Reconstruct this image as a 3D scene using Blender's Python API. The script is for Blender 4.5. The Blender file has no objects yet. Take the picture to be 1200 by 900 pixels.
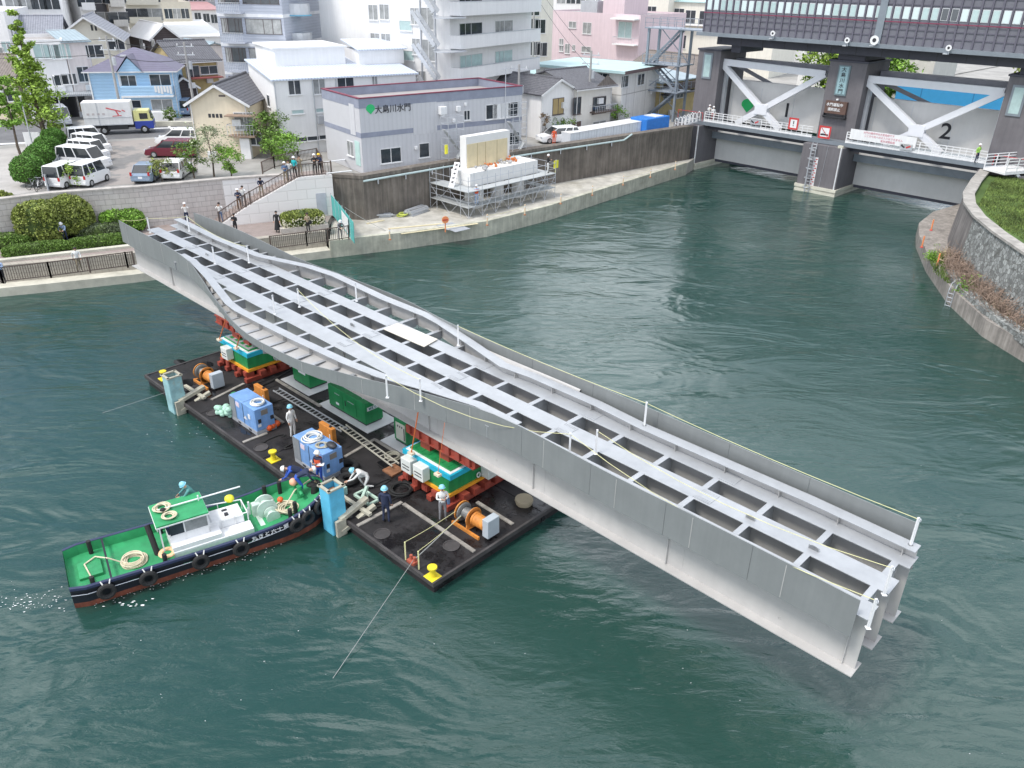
import bpy, bmesh, math, random
from mathutils import Vector, Matrix
from mathutils.noise import noise as pnoise
random.seed(7)
SC = bpy.context.scene
COL = SC.collection
PI = math.pi
R_ = math.radians
# ------------------------------------------------------------------ camera
F_, TH, ROLL, CAMH = 930.0, R_(27.4), R_(0.95), 20.5
_f = Vector((0, math.cos(TH), -math.sin(TH)))
_u = Vector((0, math.sin(TH), math.cos(TH)))
_r = Vector((1, 0, 0))
CR = _r * math.cos(ROLL) + _u * math.sin(ROLL)
CU = -_r * math.sin(ROLL) + _u * math.cos(ROLL)
CPOS = Vector((0, 0, CAMH))
cam = bpy.data.cameras.new('camera')
cam.sensor_width = 36; cam.lens = F_ / 1200 * 36; cam.clip_start = 0.5; cam.clip_end = 3000
co = bpy.data.objects.new('camera', cam); COL.objects.link(co)
co.matrix_world = Matrix.Translation(CPOS) @ Matrix((CR, CU, -_f)).transposed().to_4x4()
SC.camera = co
# ------------------------------------------------------------------ sky, sun, exposure
SUN_EL, SUN_AZ = R_(60), R_(-125)      # azimuth measured from +Y (beyond the camera) towards +X
w = bpy.data.worlds.new('World'); SC.world = w; w.use_nodes = True
nt = w.node_tree; nt.nodes.clear()
N = nt.nodes.new; LK = nt.links.new
out = N('ShaderNodeOutputWorld'); bg = N('ShaderNodeBackground')
sky = N('ShaderNodeTexSky'); sky.sky_type = 'NISHITA'; sky.sun_disc = False
sky.sun_elevation = SUN_EL; sky.sun_rotation = SUN_AZ; sky.air_density = 1.0; sky.dust_density = 2.0
tc = N('ShaderNodeTexCoord'); nz = N('ShaderNodeTexNoise'); nz.inputs['Scale'].default_value = 2.3
nz.inputs['Detail'].default_value = 6; nz.inputs['Roughness'].default_value = .6
mp = N('ShaderNodeMapping'); mp.inputs['Scale'].default_value = (1, 1, 2.2); mp.inputs['Location'].default_value = (3.1, .7, 0)
cr = N('ShaderNodeValToRGB'); cr.color_ramp.elements[0].position = .43; cr.color_ramp.elements[1].position = .60
mx = N('ShaderNodeMix'); mx.data_type = 'RGBA'
LK(tc.outputs['Generated'], mp.inputs[0]); LK(mp.outputs[0], nz.inputs['Vector']); LK(nz.outputs['Fac'], cr.inputs[0])
LK(cr.outputs['Color'], mx.inputs[0]); LK(sky.outputs[0], mx.inputs[6]); mx.inputs[7].default_value = (12.6, 13.2, 14.0, 1)
LK(mx.outputs[2], bg.inputs[0]); bg.inputs[1].default_value = .125; LK(bg.outputs[0], out.inputs[0])
sl = bpy.data.lights.new('sun', 'SUN'); sl.energy = 1.9; sl.angle = R_(11); sl.color = (1, .96, .9)
so = bpy.data.objects.new('sun', sl); COL.objects.link(so)
sd = Vector((math.sin(SUN_AZ) * math.cos(SUN_EL), math.cos(SUN_AZ) * math.cos(SUN_EL), math.sin(SUN_EL)))
so.rotation_euler = sd.to_track_quat('Z', 'Y').to_euler(); so.location = (0, 0, 60)
SC.view_settings.view_transform = 'Standard'; SC.view_settings.look = 'None'; SC.view_settings.gamma = 1
SC.view_settings.exposure = 0.48
SC.render.engine = 'CYCLES'; SC.cycles.max_bounces = 6; SC.cycles.use_denoising = True

# ------------------------------------------------------------------ photo pixel -> point at height z
def P(x, y, z=0.0):
    d = _f + CR * ((x - 600) / F_) - CU * ((y - 450) / F_)
    return CPOS + d * ((z - CAMH) / d.z)
def V(*a): return Vector(a)

# ------------------------------------------------------------------ materials
MATS = {}
def mat(name, col, rough=.7, metal=0.0, var=.12, scale=1.2, streak=0.0, bump=0.0, bscale=20, kind=None, kp=None, spec=None, alpha=None):
    if name in MATS: return MATS[name]
    m = bpy.data.materials.new(name); m.use_nodes = True
    t = m.node_tree; b = t.nodes['Principled BSDF']
    n = lambda k: t.nodes.new(k)
    l = t.links.new
    b.inputs['Roughness'].default_value = rough; b.inputs['Metallic'].default_value = metal
    if spec is not None: b.inputs['Specular IOR Level'].default_value = spec
    c = tuple(col) + (1,)
    tcn = n('ShaderNodeTexCoord')
    no = n('ShaderNodeTexNoise'); no.inputs['Scale'].default_value = scale; no.inputs['Detail'].default_value = 7; no.inputs['Roughness'].default_value = .65
    l(tcn.outputs['Object'], no.inputs['Vector'])
    rp = n('ShaderNodeValToRGB'); e = rp.color_ramp.elements
    e[0].position = .32; e[1].position = .68
    e[0].color = tuple(max(0, v * (1 - var)) for v in col) + (1,); e[1].color = tuple(min(1, v * (1 + var * .8)) for v in col) + (1,)
    l(no.outputs['Fac'], rp.inputs[0]); last = rp.outputs[0]
    if streak:
        mp = n('ShaderNodeMapping'); mp.inputs['Scale'].default_value = (2.2, 2.2, .12)
        n2 = n('ShaderNodeTexNoise'); n2.inputs['Scale'].default_value = 1.6; n2.inputs['Detail'].default_value = 6; n2.inputs['Roughness'].default_value = .7
        l(tcn.outputs['Object'], mp.inputs[0]); l(mp.outputs[0], n2.inputs['Vector'])
        r2 = n('ShaderNodeValToRGB'); r2.color_ramp.elements[0].position = .42; r2.color_ramp.elements[1].position = .62
        r2.color_ramp.elements[0].color = (1 - streak,) * 3 + (1,); r2.color_ramp.elements[1].color = (1, 1, 1, 1)
        l(n2.outputs['Fac'], r2.inputs[0])
        mm = n('ShaderNodeMix'); mm.data_type = 'RGBA'; mm.blend_type = 'MULTIPLY'; mm.inputs[0].default_value = 1
        l(last, mm.inputs[6]); l(r2.outputs[0], mm.inputs[7]); last = mm.outputs[2]
    bh = None
    if kind == 'brick':      # kp = (scale, width, height, mortar colour, second colour, vertical)
        s, bw, bhh, mc, c2, vert = kp
        br = n('ShaderNodeTexBrick'); br.inputs['Scale'].default_value = 1; br.inputs['Brick Width'].default_value = bw
        br.inputs['Row Height'].default_value = bhh; br.inputs['Mortar Size'].default_value = .06 * bhh; br.inputs['Mortar Smooth'].default_value = .3
        br.inputs['Color1'].default_value = c; br.inputs['Color2'].default_value = tuple(c2) + (1,); br.inputs['Mortar'].default_value = tuple(mc) + (1,)
        if vert:
            sx = n('ShaderNodeSeparateXYZ'); cx = n('ShaderNodeCombineXYZ'); ad = n('ShaderNodeMath'); ad.operation = 'ADD'
            l(tcn.outputs['Object'], sx.inputs[0]); l(sx.outputs[0], ad.inputs[0]); l(sx.outputs[1], ad.inputs[1]); ad.inputs[1].default_value = 0
            l(ad.outputs[0], cx.inputs[0]); l(sx.outputs[2], cx.inputs[1]); l(cx.outputs[0], br.inputs['Vector'])
        else: l(tcn.outputs['Object'], br.inputs['Vector'])
        mm = n('ShaderNodeMix'); mm.data_type = 'RGBA'; mm.blend_type = 'MIX'; mm.inputs[0].default_value = .62
        l(last, mm.inputs[6]); l(br.outputs['Color'], mm.inputs[7]); last = mm.outputs[2]; bh = br.outputs['Fac']
    if kind == 'rib':        # kp = (axis 0/1/2, spacing, depth, groove darkening)
        ax, sp, dep, dk = kp
        wv = n('ShaderNodeTexWave'); wv.wave_type = 'BANDS'; wv.bands_direction = 'XYZ'[ax]; wv.wave_profile = 'SIN'
        wv.inputs['Scale'].default_value = 1 / sp * .314; wv.inputs['Distortion'].default_value = 0
        l(tcn.outputs['Object'], wv.inputs['Vector'])
        r2 = n('ShaderNodeValToRGB'); r2.color_ramp.elements[0].position = .05; r2.color_ramp.elements[1].position = .35
        r2.color_ramp.elements[0].color = (1 - dk,) * 3 + (1,); r2.color_ramp.elements[1].color = (1, 1, 1, 1)
        l(wv.outputs['Fac'], r2.inputs[0])
        mm = n('ShaderNodeMix'); mm.data_type = 'RGBA'; mm.blend_type = 'MULTIPLY'; mm.inputs[0].default_value = 1
        l(last, mm.inputs[6]); l(r2.outputs[0], mm.inputs[7]); last = mm.outputs[2]; bh = wv.outputs['Fac']
    if kind == 'spots':      # kp = (scale, lo, hi, colour): patches of a second colour
        s, lo, hi, c2 = kp
        n2 = n('ShaderNodeTexNoise'); n2.inputs['Scale'].default_value = s; n2.inputs['Detail'].default_value = 9; n2.inputs['Roughness'].default_value = .68
        l(tcn.outputs['Object'], n2.inputs['Vector'])
        r2 = n('ShaderNodeValToRGB'); r2.color_ramp.elements[0].position = lo; r2.color_ramp.elements[1].position = hi
        l(n2.outputs['Fac'], r2.inputs[0])
        mm = n('ShaderNodeMix'); mm.data_type = 'RGBA'; l(r2.outputs[0], mm.inputs[0]); l(last, mm.inputs[6]); mm.inputs[7].default_value = tuple(c2) + (1,)
        last = mm.outputs[2]
    if kind == 'stone':      # kp = (scale, joint colour): irregular rubble stones
        v1 = n('ShaderNodeTexVoronoi'); v1.inputs['Scale'].default_value = kp[0]; v2 = n('ShaderNodeTexVoronoi'); v2.feature = 'DISTANCE_TO_EDGE'; v2.inputs['Scale'].default_value = kp[0]
        l(tcn.outputs['Object'], v1.inputs['Vector']); l(tcn.outputs['Object'], v2.inputs['Vector'])
        hs = n('ShaderNodeHueSaturation'); sp = n('ShaderNodeSeparateColor'); l(v1.outputs['Color'], sp.inputs[0]); mr = n('ShaderNodeMapRange'); mr.inputs[3].default_value = .6; mr.inputs[4].default_value = 1.45
        l(sp.outputs[0], mr.inputs[0]); l(mr.outputs[0], hs.inputs['Value']); l(last, hs.inputs['Color'])
        r2 = n('ShaderNodeValToRGB'); r2.color_ramp.elements[0].position = .02; r2.color_ramp.elements[1].position = .09; l(v2.outputs['Distance'], r2.inputs[0])
        mm = n('ShaderNodeMix'); mm.data_type = 'RGBA'; l(r2.outputs[0], mm.inputs[0]); mm.inputs[6].default_value = tuple(kp[1]) + (1,); l(hs.outputs[0], mm.inputs[7]); last = mm.outputs[2]; bh = r2.outputs[0]
    if kind == 'leaf':
        oi = n('ShaderNodeNewGeometry'); hs = n('ShaderNodeHueSaturation')
        mr = n('ShaderNodeMapRange'); mr.inputs[3].default_value = .55; mr.inputs[4].default_value = 1.6
        l(oi.outputs['Random Per Island'], mr.inputs[0]); l(mr.outputs[0], hs.inputs['Value']); l(last, hs.inputs['Color']); last = hs.outputs[0]
        b.inputs['Subsurface Weight'].default_value = 0
    l(last, b.inputs['Base Color'])
    if bump or bh is not None:
        bp = n('ShaderNodeBump'); bp.inputs['Strength'].default_value = bump or .4; bp.inputs['Distance'].default_value = .03
        if bh is not None:
            bp.invert = kind == 'brick'; l(bh, bp.inputs['Height'])
        else:
            n3 = n('ShaderNodeTexNoise'); n3.inputs['Scale'].default_value = bscale; n3.inputs['Detail'].default_value = 4
            l(tcn.outputs['Object'], n3.inputs['Vector']); l(n3.outputs['Fac'], bp.inputs['Height'])
        l(bp.outputs[0], b.inputs['Normal'])
    MATS[name] = m
    return m
def water_mat():
    m = bpy.data.materials.new('water'); m.use_nodes = True; t = m.node_tree; b = t.nodes['Principled BSDF']; n = t.nodes.new; l = t.links.new
    b.inputs['Roughness'].default_value = .06; b.inputs['IOR'].default_value = 1.42; b.inputs['Specular IOR Level'].default_value = .95
    g = n('ShaderNodeNewGeometry')
    n0 = n('ShaderNodeTexNoise'); n0.inputs['Scale'].default_value = .035; n0.inputs['Detail'].default_value = 5
    l(g.outputs['Position'], n0.inputs['Vector']); r = n('ShaderNodeValToRGB'); r.color_ramp.elements[0].position = .3; r.color_ramp.elements[1].position = .7
    r.color_ramp.elements[0].color = (.013, .046, .036, 1); r.color_ramp.elements[1].color = (.020, .062, .052, 1)
    l(n0.outputs['Fac'], r.inputs[0]); l(r.outputs[0], b.inputs['Base Color'])
    prev = None
    for sc, st, rot, stretch, det in ((.16, .30, .6, (1, 2.0, 1), 3), (.9, .24, -.45, (1, 2.6, 1), 5), (3.8, .24, .25, (1, 2.2, 1), 4)):
        mp = n('ShaderNodeMapping'); mp.inputs['Rotation'].default_value = (0, 0, rot); mp.inputs['Scale'].default_value = stretch
        nn = n('ShaderNodeTexNoise'); nn.inputs['Scale'].default_value = sc; nn.inputs['Detail'].default_value = det; nn.inputs['Roughness'].default_value = .6; nn.inputs['Distortion'].default_value = .6
        l(g.outputs['Position'], mp.inputs[0]); l(mp.outputs[0], nn.inputs['Vector'])
        bp = n('ShaderNodeBump'); bp.inputs['Strength'].default_value = st; bp.inputs['Distance'].default_value = .30 / sc * .5
        l(nn.outputs['Fac'], bp.inputs['Height'])
        if sc > .5:
            np_ = n('ShaderNodeTexNoise'); np_.inputs['Scale'].default_value = .05 * (1 + sc * .2); np_.inputs['Detail'].default_value = 3; l(g.outputs['Position'], np_.inputs['Vector'])
            mr = n('ShaderNodeMapRange'); mr.inputs[1].default_value = .40; mr.inputs[2].default_value = .62; mr.inputs[3].default_value = st * .3; mr.inputs[4].default_value = st * 1.5; l(np_.outputs['Fac'], mr.inputs[0]); l(mr.outputs[0], bp.inputs['Strength'])
        if prev: l(prev.outputs[0], bp.inputs['Normal'])
        prev = bp
    l(prev.outputs[0], b.inputs['Normal'])
    MATS['water'] = m
    return m

# ------------------------------------------------------------------ mesh builder
class MB:
    def __init__(s): s.v = []; s.f = []; s.mi = []; s.m = 0; s.T = None
    def add(s, vs, fs, T=None):
        b = len(s.v); T = T or s.T
        for p in vs:
            p = Vector(p); s.v.append(T @ p if T else p)
        for f in fs: s.f.append([b + i for i in f]); s.mi.append(s.m)
        return s
    def box(s, c, d, rz=0, T=None):
        x, y, z = d[0] / 2, d[1] / 2, d[2] / 2; c = Vector(c)
        q = Matrix.Rotation(rz, 3, 'Z') if rz else None
        vs = [(a * x, b_ * y, e * z) for e in (-1, 1) for a, b_ in ((-1, -1), (1, -1), (1, 1), (-1, 1))]
        vs = [(q @ Vector(p) if q else Vector(p)) + c for p in vs]
        return s.add(vs, [(3, 2, 1, 0), (4, 5, 6, 7), (0, 1, 5, 4), (1, 2, 6, 5), (2, 3, 7, 6), (3, 0, 4, 7)], T)
    def bx(s, x0, x1, y0, y1, z0, z1): return s.box(((x0 + x1) / 2, (y0 + y1) / 2, (z0 + z1) / 2), (abs(x1 - x0), abs(y1 - y0), abs(z1 - z0)))
    def bar(s, a, b, w=.1, h=None, up=(0, 0, 1)):
        a, b = Vector(a), Vector(b); h = h or w; d = (b - a)
        if d.length < 1e-6: return s
        d.normalize(); u = Vector(up)
        if abs(d.dot(u)) > .97: u = Vector((1, 0, 0))
        sd = d.cross(u).normalized(); u = sd.cross(d).normalized()
        vs = [p + sd * (i * w / 2) + u * (j * h / 2) for p in (a, b) for i, j in ((-1, -1), (1, -1), (1, 1), (-1, 1))]
        return s.add(vs, [(0, 1, 2, 3), (7, 6, 5, 4), (0, 4, 5, 1), (1, 5, 6, 2), (2, 6, 7, 3), (3, 7, 4, 0)])
    def cyl(s, a, b, r0, r1=None, n=10, caps=True):
        a, b = Vector(a), Vector(b); r1 = r0 if r1 is None else r1; d = (b - a).normalized()
        u = Vector((0, 0, 1)) if abs(d.z) < .95 else Vector((1, 0, 0)); x = d.cross(u).normalized(); y = d.cross(x)
        vs = [p + (x * math.cos(2 * PI * i / n) + y * math.sin(2 * PI * i / n)) * r for p, r in ((a, r0), (b, r1)) for i in range(n)]
        fs = [(i, (i + 1) % n, n + (i + 1) % n, n + i) for i in range(n)]
        if caps: fs += [tuple(range(n))[::-1], tuple(range(n, 2 * n))]
        return s.add(vs, fs)
    def tube(s, pts, r, n=6):
        for a, b in zip(pts, pts[1:]): s.cyl(a, b, r, r, n)
        return s
    def lathe(s, c, prof, n=14, axis='Z'):
        c = Vector(c); vs = []; k = len(prof)
        for (r, h) in prof:
            for i in range(n):
                a = 2 * PI * i / n; p = Vector((r * math.cos(a), r * math.sin(a), h))
                if axis == 'X': p = Vector((p.z, p.x, p.y))
                if axis == 'Y': p = Vector((p.x, p.z, p.y))
                vs.append(c + p)
        fs = [(j * n + i, j * n + (i + 1) % n, (j + 1) * n + (i + 1) % n, (j + 1) * n + i) for j in range(k - 1) for i in range(n)]
        fs += [tuple(range(n))[::-1], tuple(range((k - 1) * n, k * n))]
        return s.add(vs, fs)
    def torus(s, c, R, r, axis='Z', n=18, m=8, T=None, squash=1):
        vs = []; c = Vector(c)
        for i in range(n):
            a = 2 * PI * i / n
            for j in range(m):
                b = 2 * PI * j / m; q = R + r * math.cos(b); p = Vector((q * math.cos(a), q * math.sin(a) , r * math.sin(b) * squash))
                if axis == 'X': p = Vector((p.z, p.x, p.y))
                if axis == 'Y': p = Vector((p.x, p.z, p.y))
                vs.append(c + p)
        return s.add(vs, [(i * m + j, ((i + 1) % n) * m + j, ((i + 1) % n) * m + (j + 1) % m, i * m + (j + 1) % m) for i in range(n) for j in range(m)], T)
    def prism(s, poly, z0, z1):
        n = len(poly); vs = [(p[0], p[1], z0) for p in poly] + [(p[0], p[1], z1) for p in poly]
        ar = sum(poly[i][0] * poly[(i + 1) % n][1] - poly[(i + 1) % n][0] * poly[i][1] for i in range(n))
        fs = [tuple(range(n))[::-1], tuple(range(n, 2 * n))] + [(i, (i + 1) % n, n + (i + 1) % n, n + i) for i in range(n)]
        if ar < 0: fs = [f[::-1] for f in fs]
        return s.add(vs, fs)
    def loft(s, rings, close=True, caps=True):
        n = len(rings[0]); vs = [p for r in rings for p in r]
        m = n if close else n - 1
        fs = [(j * n + i, j * n + (i + 1) % n, (j + 1) * n + (i + 1) % n, (j + 1) * n + i) for j in range(len(rings) - 1) for i in range(m)]
        if caps and close: fs += [tuple(range(n))[::-1], tuple(range((len(rings) - 1) * n, len(rings) * n))]
        return s.add(vs, fs)
    def ribbon(s, top, bot, th):
        """vertical-ish plate following polylines top/bot (lists of Vector), thickness th sideways"""
        n = len(top); R = []
        for i in range(n):
            a = top[max(0, i - 1)]; b = top[min(n - 1, i + 1)]; d = Vector((b.x - a.x, b.y - a.y, 0)).normalized(); q = Vector((d.y, -d.x, 0)) * th / 2
            R.append([top[i] - q, top[i] + q, bot[i] + q, bot[i] - q])
        return s.loft(R)
    def sphere(s, c, r, n=10, m=7, sq=(1, 1, 1)):
        c = Vector(c); vs = []
        for j in range(m + 1):
            t = PI * j / m
            for i in range(n):
                a = 2 * PI * i / n; vs.append(c + Vector((r * sq[0] * math.sin(t) * math.cos(a), r * sq[1] * math.sin(t) * math.sin(a), r * sq[2] * math.cos(t))))
        return s.add(vs, [(j * n + i, (j + 1) * n + i, (j + 1) * n + (i + 1) % n, j * n + (i + 1) % n) for j in range(m) for i in range(n)])
    def mesh(s, name, mats, smooth=False):
        me = bpy.data.meshes.new(name); me.from_pydata([tuple(p) for p in s.v], [], s.f)
        mats = mats if isinstance(mats, (list, tuple)) else [mats]
        for m in mats: me.materials.append(m)
        if len(mats) > 1: me.polygons.foreach_set('material_index', [min(i, len(mats) - 1) for i in s.mi])
        bm = bmesh.new(); bm.from_mesh(me); bmesh.ops.recalc_face_normals(bm, faces=bm.faces); bm.to_mesh(me); bm.free()
        if smooth:
            me.polygons.foreach_set('use_smooth', [True] * len(me.polygons))
            try: me.set_sharp_from_angle(angle=R_(40))
            except Exception: pass
        me.update(); return me
def tag(o, label=None, cat=None, group=None, kind=None):
    if label: o['label'] = label
    if cat: o['category'] = cat
    if group: o['group'] = group
    if kind: o['kind'] = kind
    return o
def thing(name, label, cat, loc=(0, 0, 0), rz=0, group=None):
    o = bpy.data.objects.new(name, None); COL.objects.link(o); o.empty_display_size = .3
    o.location = loc; o.rotation_euler = (0, 0, rz); return tag(o, label, cat, group)
def part(name, mb, m, parent, smooth=False, label=None, kind=None, bevel=0):
    me = mb if isinstance(mb, bpy.types.Mesh) else mb.mesh(name, m, smooth)
    o = bpy.data.objects.new(name, me); COL.objects.link(o)
    if parent: o.parent = parent
    if bevel:
        b = o.modifiers.new('bevel', 'BEVEL'); b.width = bevel; b.segments = 2; b.limit_method = 'ANGLE'
    return tag(o, label=label, kind=kind)
def single(name, mb, m, label, cat, loc=(0, 0, 0), rz=0, group=None, smooth=False, bevel=0):
    o = part(name, mb, m, None, smooth, bevel=bevel); o.location = loc; o.rotation_euler = (0, 0, rz); return tag(o, label, cat, group)
def struct(name, mb, m, kind='structure', smooth=False):
    return tag(part(name, mb, m, None, smooth), kind=kind)
KIDS = {}
def kids(o): return [c for c in COL.objects if c.parent == o]
def dup(root, loc, rz=None, label=None, group=None, scale=None, _kids=None):
    r = root.copy(); COL.objects.link(r); r.location = loc
    if rz is not None: r.rotation_euler = (0, 0, rz)
    if scale: r.scale = scale
    if label: r['label'] = label
    if group: r['group'] = group
    key = root.name
    if key not in KIDS: KIDS[key] = [(c, kids(c)) for c in kids(root)]
    for c, gs in KIDS[key]:
        d = c.copy(); COL.objects.link(d); d.parent = r
        for g in gs:
            h = g.copy(); COL.objects.link(h); h.parent = d
    return r
FONT = None
def text_part(name, s, size, parent, m, loc, rx=PI / 2, rz=0, align='CENTER', depth=.01, kind=None, label=None, ry=0, spacing=1, sx=1):
    c = bpy.data.curves.new(name, 'FONT'); c.body = s; c.size = size; c.extrude = depth; c.align_x = align; c.align_y = 'CENTER'
    c.space_line = spacing; c.offset = size * .012
    o = bpy.data.objects.new(name, c); COL.objects.link(o)
    dg = bpy.context.evaluated_depsgraph_get(); me = bpy.data.meshes.new_from_object(o.evaluated_get(dg)); bpy.data.objects.remove(o)
    me.materials.clear(); me.materials.append(m)
    q = bpy.data.objects.new(name, me); COL.objects.link(q); q.parent = parent
    q.matrix_basis = Matrix.Translation(Vector(loc)) @ Matrix.Rotation(rz, 4, 'Z') @ Matrix.Rotation(rx, 4, 'X') @ Matrix.Rotation(ry, 4, 'Z') @ Matrix.Diagonal((sx, 1, 1, 1))
    return q
# ================================================================== common materials
M = mat
WHITE = M('white_paint', (.80, .80, .80), .5, var=.05, streak=.08)
WHITE_WALL = M('white_wall', (.82, .81, .80), .85, var=.03, streak=.05)
OFFWHITE = M('offwhite_wall', (.72, .69, .64), .85, var=.05, streak=.05)
CREAM = M('cream_wall', (.72, .63, .48), .85, var=.05, streak=.05)
LILAC = M('lilac_wall', (.56, .56, .58), .8, var=.03, streak=.0, kind='rib', kp=(0, .45, .01, .06))
CONC = M('concrete', (.40, .38, .34), .9, var=.2, scale=.6, bump=.3, bscale=8)
CONC_DARK = M('stained_concrete', (.20, .175, .15), .9, var=.3, scale=.5, streak=.35, bump=.3, bscale=6)
CONC_PALE = M('pale_concrete', (.52, .50, .42), .9, var=.22, scale=.9, bump=.2)
GREYM = M('galvanised_steel', (.55, .57, .60), .45, .5, var=.1)
DARKM = M('dark_metal', (.05, .05, .055), .5, .3, var=.2)
BLACK = M('black_rubber', (.02, .02, .02), .8, var=.3)
RED = M('red_paint', (.55, .05, .05), .5)
GLASS_D = M('dark_window_glass', (.04, .05, .06), .08, var=.4, scale=1.5, spec=.8)
GLASS_M = M('curtained_window_glass', (.30, .31, .31), .15, var=.35, scale=1.2, spec=.8)
GLASS_P = M('pale_window_glass', (.42, .55, .54), .15, var=.12, scale=2, spec=.8)
ALU = M('aluminium_frame', (.62, .63, .64), .4, .3, var=.05)
Z_UP, Z_PR, Z_WH = 4.4, 1.8, 1.3
xy = lambda p: (p[0], p[1])
def PX(pts, z): return [P(a, b, z) for a, b in pts]
# ------------------------------------------------------------------ water
m = MB(); m.add([(-400, -60, 0), (500, -60, 0), (500, 700, 0), (-400, 700, 0)], [(0, 1, 2, 3)]); struct('river_water', m, water_mat())
# ------------------------------------------------------------------ gate frame (origin: foot of middle pier)
GA = R_(-45); GO = P(932, 222, 0); gx = Vector((math.cos(GA), math.sin(GA), 0)); gy = Vector((-gx.y, gx.x, 0))
def GW(x, y, z=0): return GO * 1 + gx * x + gy * y + Vector((0, 0, z))
# ------------------------------------------------------------------ upper ground (town level)
wall_px = [(-120, 246), (10, 232), (60, 226), (165, 218.5), (260, 209.5), (324, 205), (384, 204.5), (425, 207), (520, 191), (640, 173), (730, 160), (812, 148)]
WT = PX(wall_px, 5.05)
far_left = [(-420, 40), (-420, 900), (700, 900)]
WB_ = [p + Vector((-(WT[min(11, i + 1)] - WT[max(0, i - 1)]).y, (WT[min(11, i + 1)] - WT[max(0, i - 1)]).x, 0)).normalized() * .3 for i, p in enumerate(WT)]
lp = [xy(p) for p in WB_] + [xy(GW(-16.5, 2)), xy(GW(-16.5, 260))]
m = MB(); m.prism(lp + [(700, 900), (-420, 900), (-420, WT[0].y - 20)], 3.9, Z_UP)
struct('town_ground', m, M('town_paving', (.34, .33, .31), .95, var=.25, scale=.3, bump=.2))
# ------------------------------------------------------------------ tall retaining walls
STONE = M('stone_block_wall', (.56, .51, .48), .95, var=.2, scale=.8, streak=.30, kind='brick', kp=(1, .95, .42, (.32, .29, .27), (.62, .58, .55), True))
def wallstrip(a, b, z0, z1, th, cap=0, capm=None):
    """closed wall whose front face is the line a..b, thickness th to the back"""
    top = WT[a:b + 1]; n = len(top); R = []; C = []
    for i in range(n):
        p0 = WT[max(0, a + i - 1)]; p1 = WT[min(len(WT) - 1, a + i + 1)]; d = Vector((p1.x - p0.x, p1.y - p0.y, 0)).normalized(); q = Vector((-d.y, d.x, 0))
        f = Vector((top[i].x, top[i].y, 0)); bk = f + q * th
        R.append([(f.x, f.y, z0), (bk.x, bk.y, z0), (bk.x, bk.y, z1), (f.x, f.y, z1)])
        f2 = f - q * .06; b2 = bk + q * .06
        C.append([(f2.x, f2.y, z1), (b2.x, b2.y, z1), (b2.x, b2.y, z1 + cap), (f2.x, f2.y, z1 + cap)])
    return MB().loft(R), MB().loft(C)
w1, c1 = wallstrip(0, 4, 1.0, 4.93, .5, .14)
t = thing('stone_flood_wall', 'long grey stone block flood wall with pale vertical stains behind the riverside bushes', 'wall')
part('wall_face', w1, STONE, t); part('coping', c1, M('coping_stone', (.42, .39, .36), .9, var=.25, scale=1.5), t)
w2, c2 = wallstrip(4, 6, 1.0, 4.93, .5, .14)
t = thing('white_flood_wall', 'clean white concrete flood wall behind the riverside stairs', 'wall')
part('wall_face', w2, M('white_block_wall', (.78, .76, .74), .9, var=.05, kind='brick', kp=(1, 1.8, .9, (.6, .58, .56), (.80, .78, .76), True)), t); part('coping', c2, MATS['coping_stone'], t)
w3, c3 = wallstrip(6, 11, .6, 4.86, .9, .26)
t = thing('concrete_flood_wall', 'tall dark stained concrete flood wall with a pale pipe running along its top', 'wall')
part('wall_face', w3, CONC_DARK, t); part('coping', c3, CONC_DARK, t)
pp = []
for i in range(7, 11):
    d = (WT[min(11, i + 1)] - WT[i - 1]); d.z = 0; d.normalize(); q = Vector((-d.y, d.x, 0)); pp.append(WT[i] - q * .17 + Vector((0, 0, -.35)))
m = MB().tube(pp + [pp[-1] + (pp[-1] - pp[-2]).normalized() * 1.2 + Vector((0, 0, .5))], .09, 8); part('pipe', m, M('pale_pipe', (.42, .52, .52), .5), t)
m = MB()
for i in range(7, 10):
    for k in range(3):
        q = pp[i - 7].lerp(pp[i - 6], (k + .5) / 3); m.box(q + Vector((0, 0, -.18)), (.08, .25, .5))
part('pipe_brackets', m, GREYM, t)
# ------------------------------------------------------------------ promenade, ledge and wharf
wl_px = [(-160, 369), (0, 348), (60, 342), (160, 331), (270, 317), (388, 302)]
WL = PX(wl_px, 0)
back = [WT[i] + Vector((0, 0, 0)) for i in range(0, 7)]
def offs(line, d):
    R = []
    for i in range(len(line)):
        a = line[max(0, i - 1)]; b = line[min(len(line) - 1, i + 1)]; t_ = Vector((b.x - a.x, b.y - a.y, 0)).normalized(); R.append(line[i] + Vector((-t_.y, t_.x, 0)) * d)
    return R
m = MB(); m.prism([xy(p) for p in WL] + [xy(p) for p in offs(WL, 1.6)][::-1], -1.5, .62); struct('quay_ledge', m, CONC_PALE)
L1 = offs(WL, 1.15)
m = MB(); m.prism([xy(p) for p in L1] + [xy(p) for p in offs(WL, 1.75)][::-1], .1, 1.86)
struct('quay_wall', m, M('quay_stone', (.36, .33, .28), .95, var=.3, scale=1.2, streak=.2, kind='brick', kp=(1, .6, .3, (.2, .18, .15), (.42, .38, .32), True)))
L2 = offs(WL, 1.75)
prom_end = P(388, 253, Z_PR)
m = MB(); m.prism([xy(p) for p in L2] + [xy(prom_end)] + [xy(p + Vector((0, .3, 0))) for p in back][::-1], 0, Z_PR)
struct('promenade_path', m, M('brown_paving', (.27, .22, .20), .95, var=.25, scale=1.5, kind='brick', kp=(1, .4, .2, (.2, .17, .15), (.31, .26, .24), False)))
wh_px = [(388, 302), (470, 292), (570, 277.5), (640, 259), (700, 239), (760, 219), (803, 205)]
WW = PX(wh_px, 0)
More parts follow.
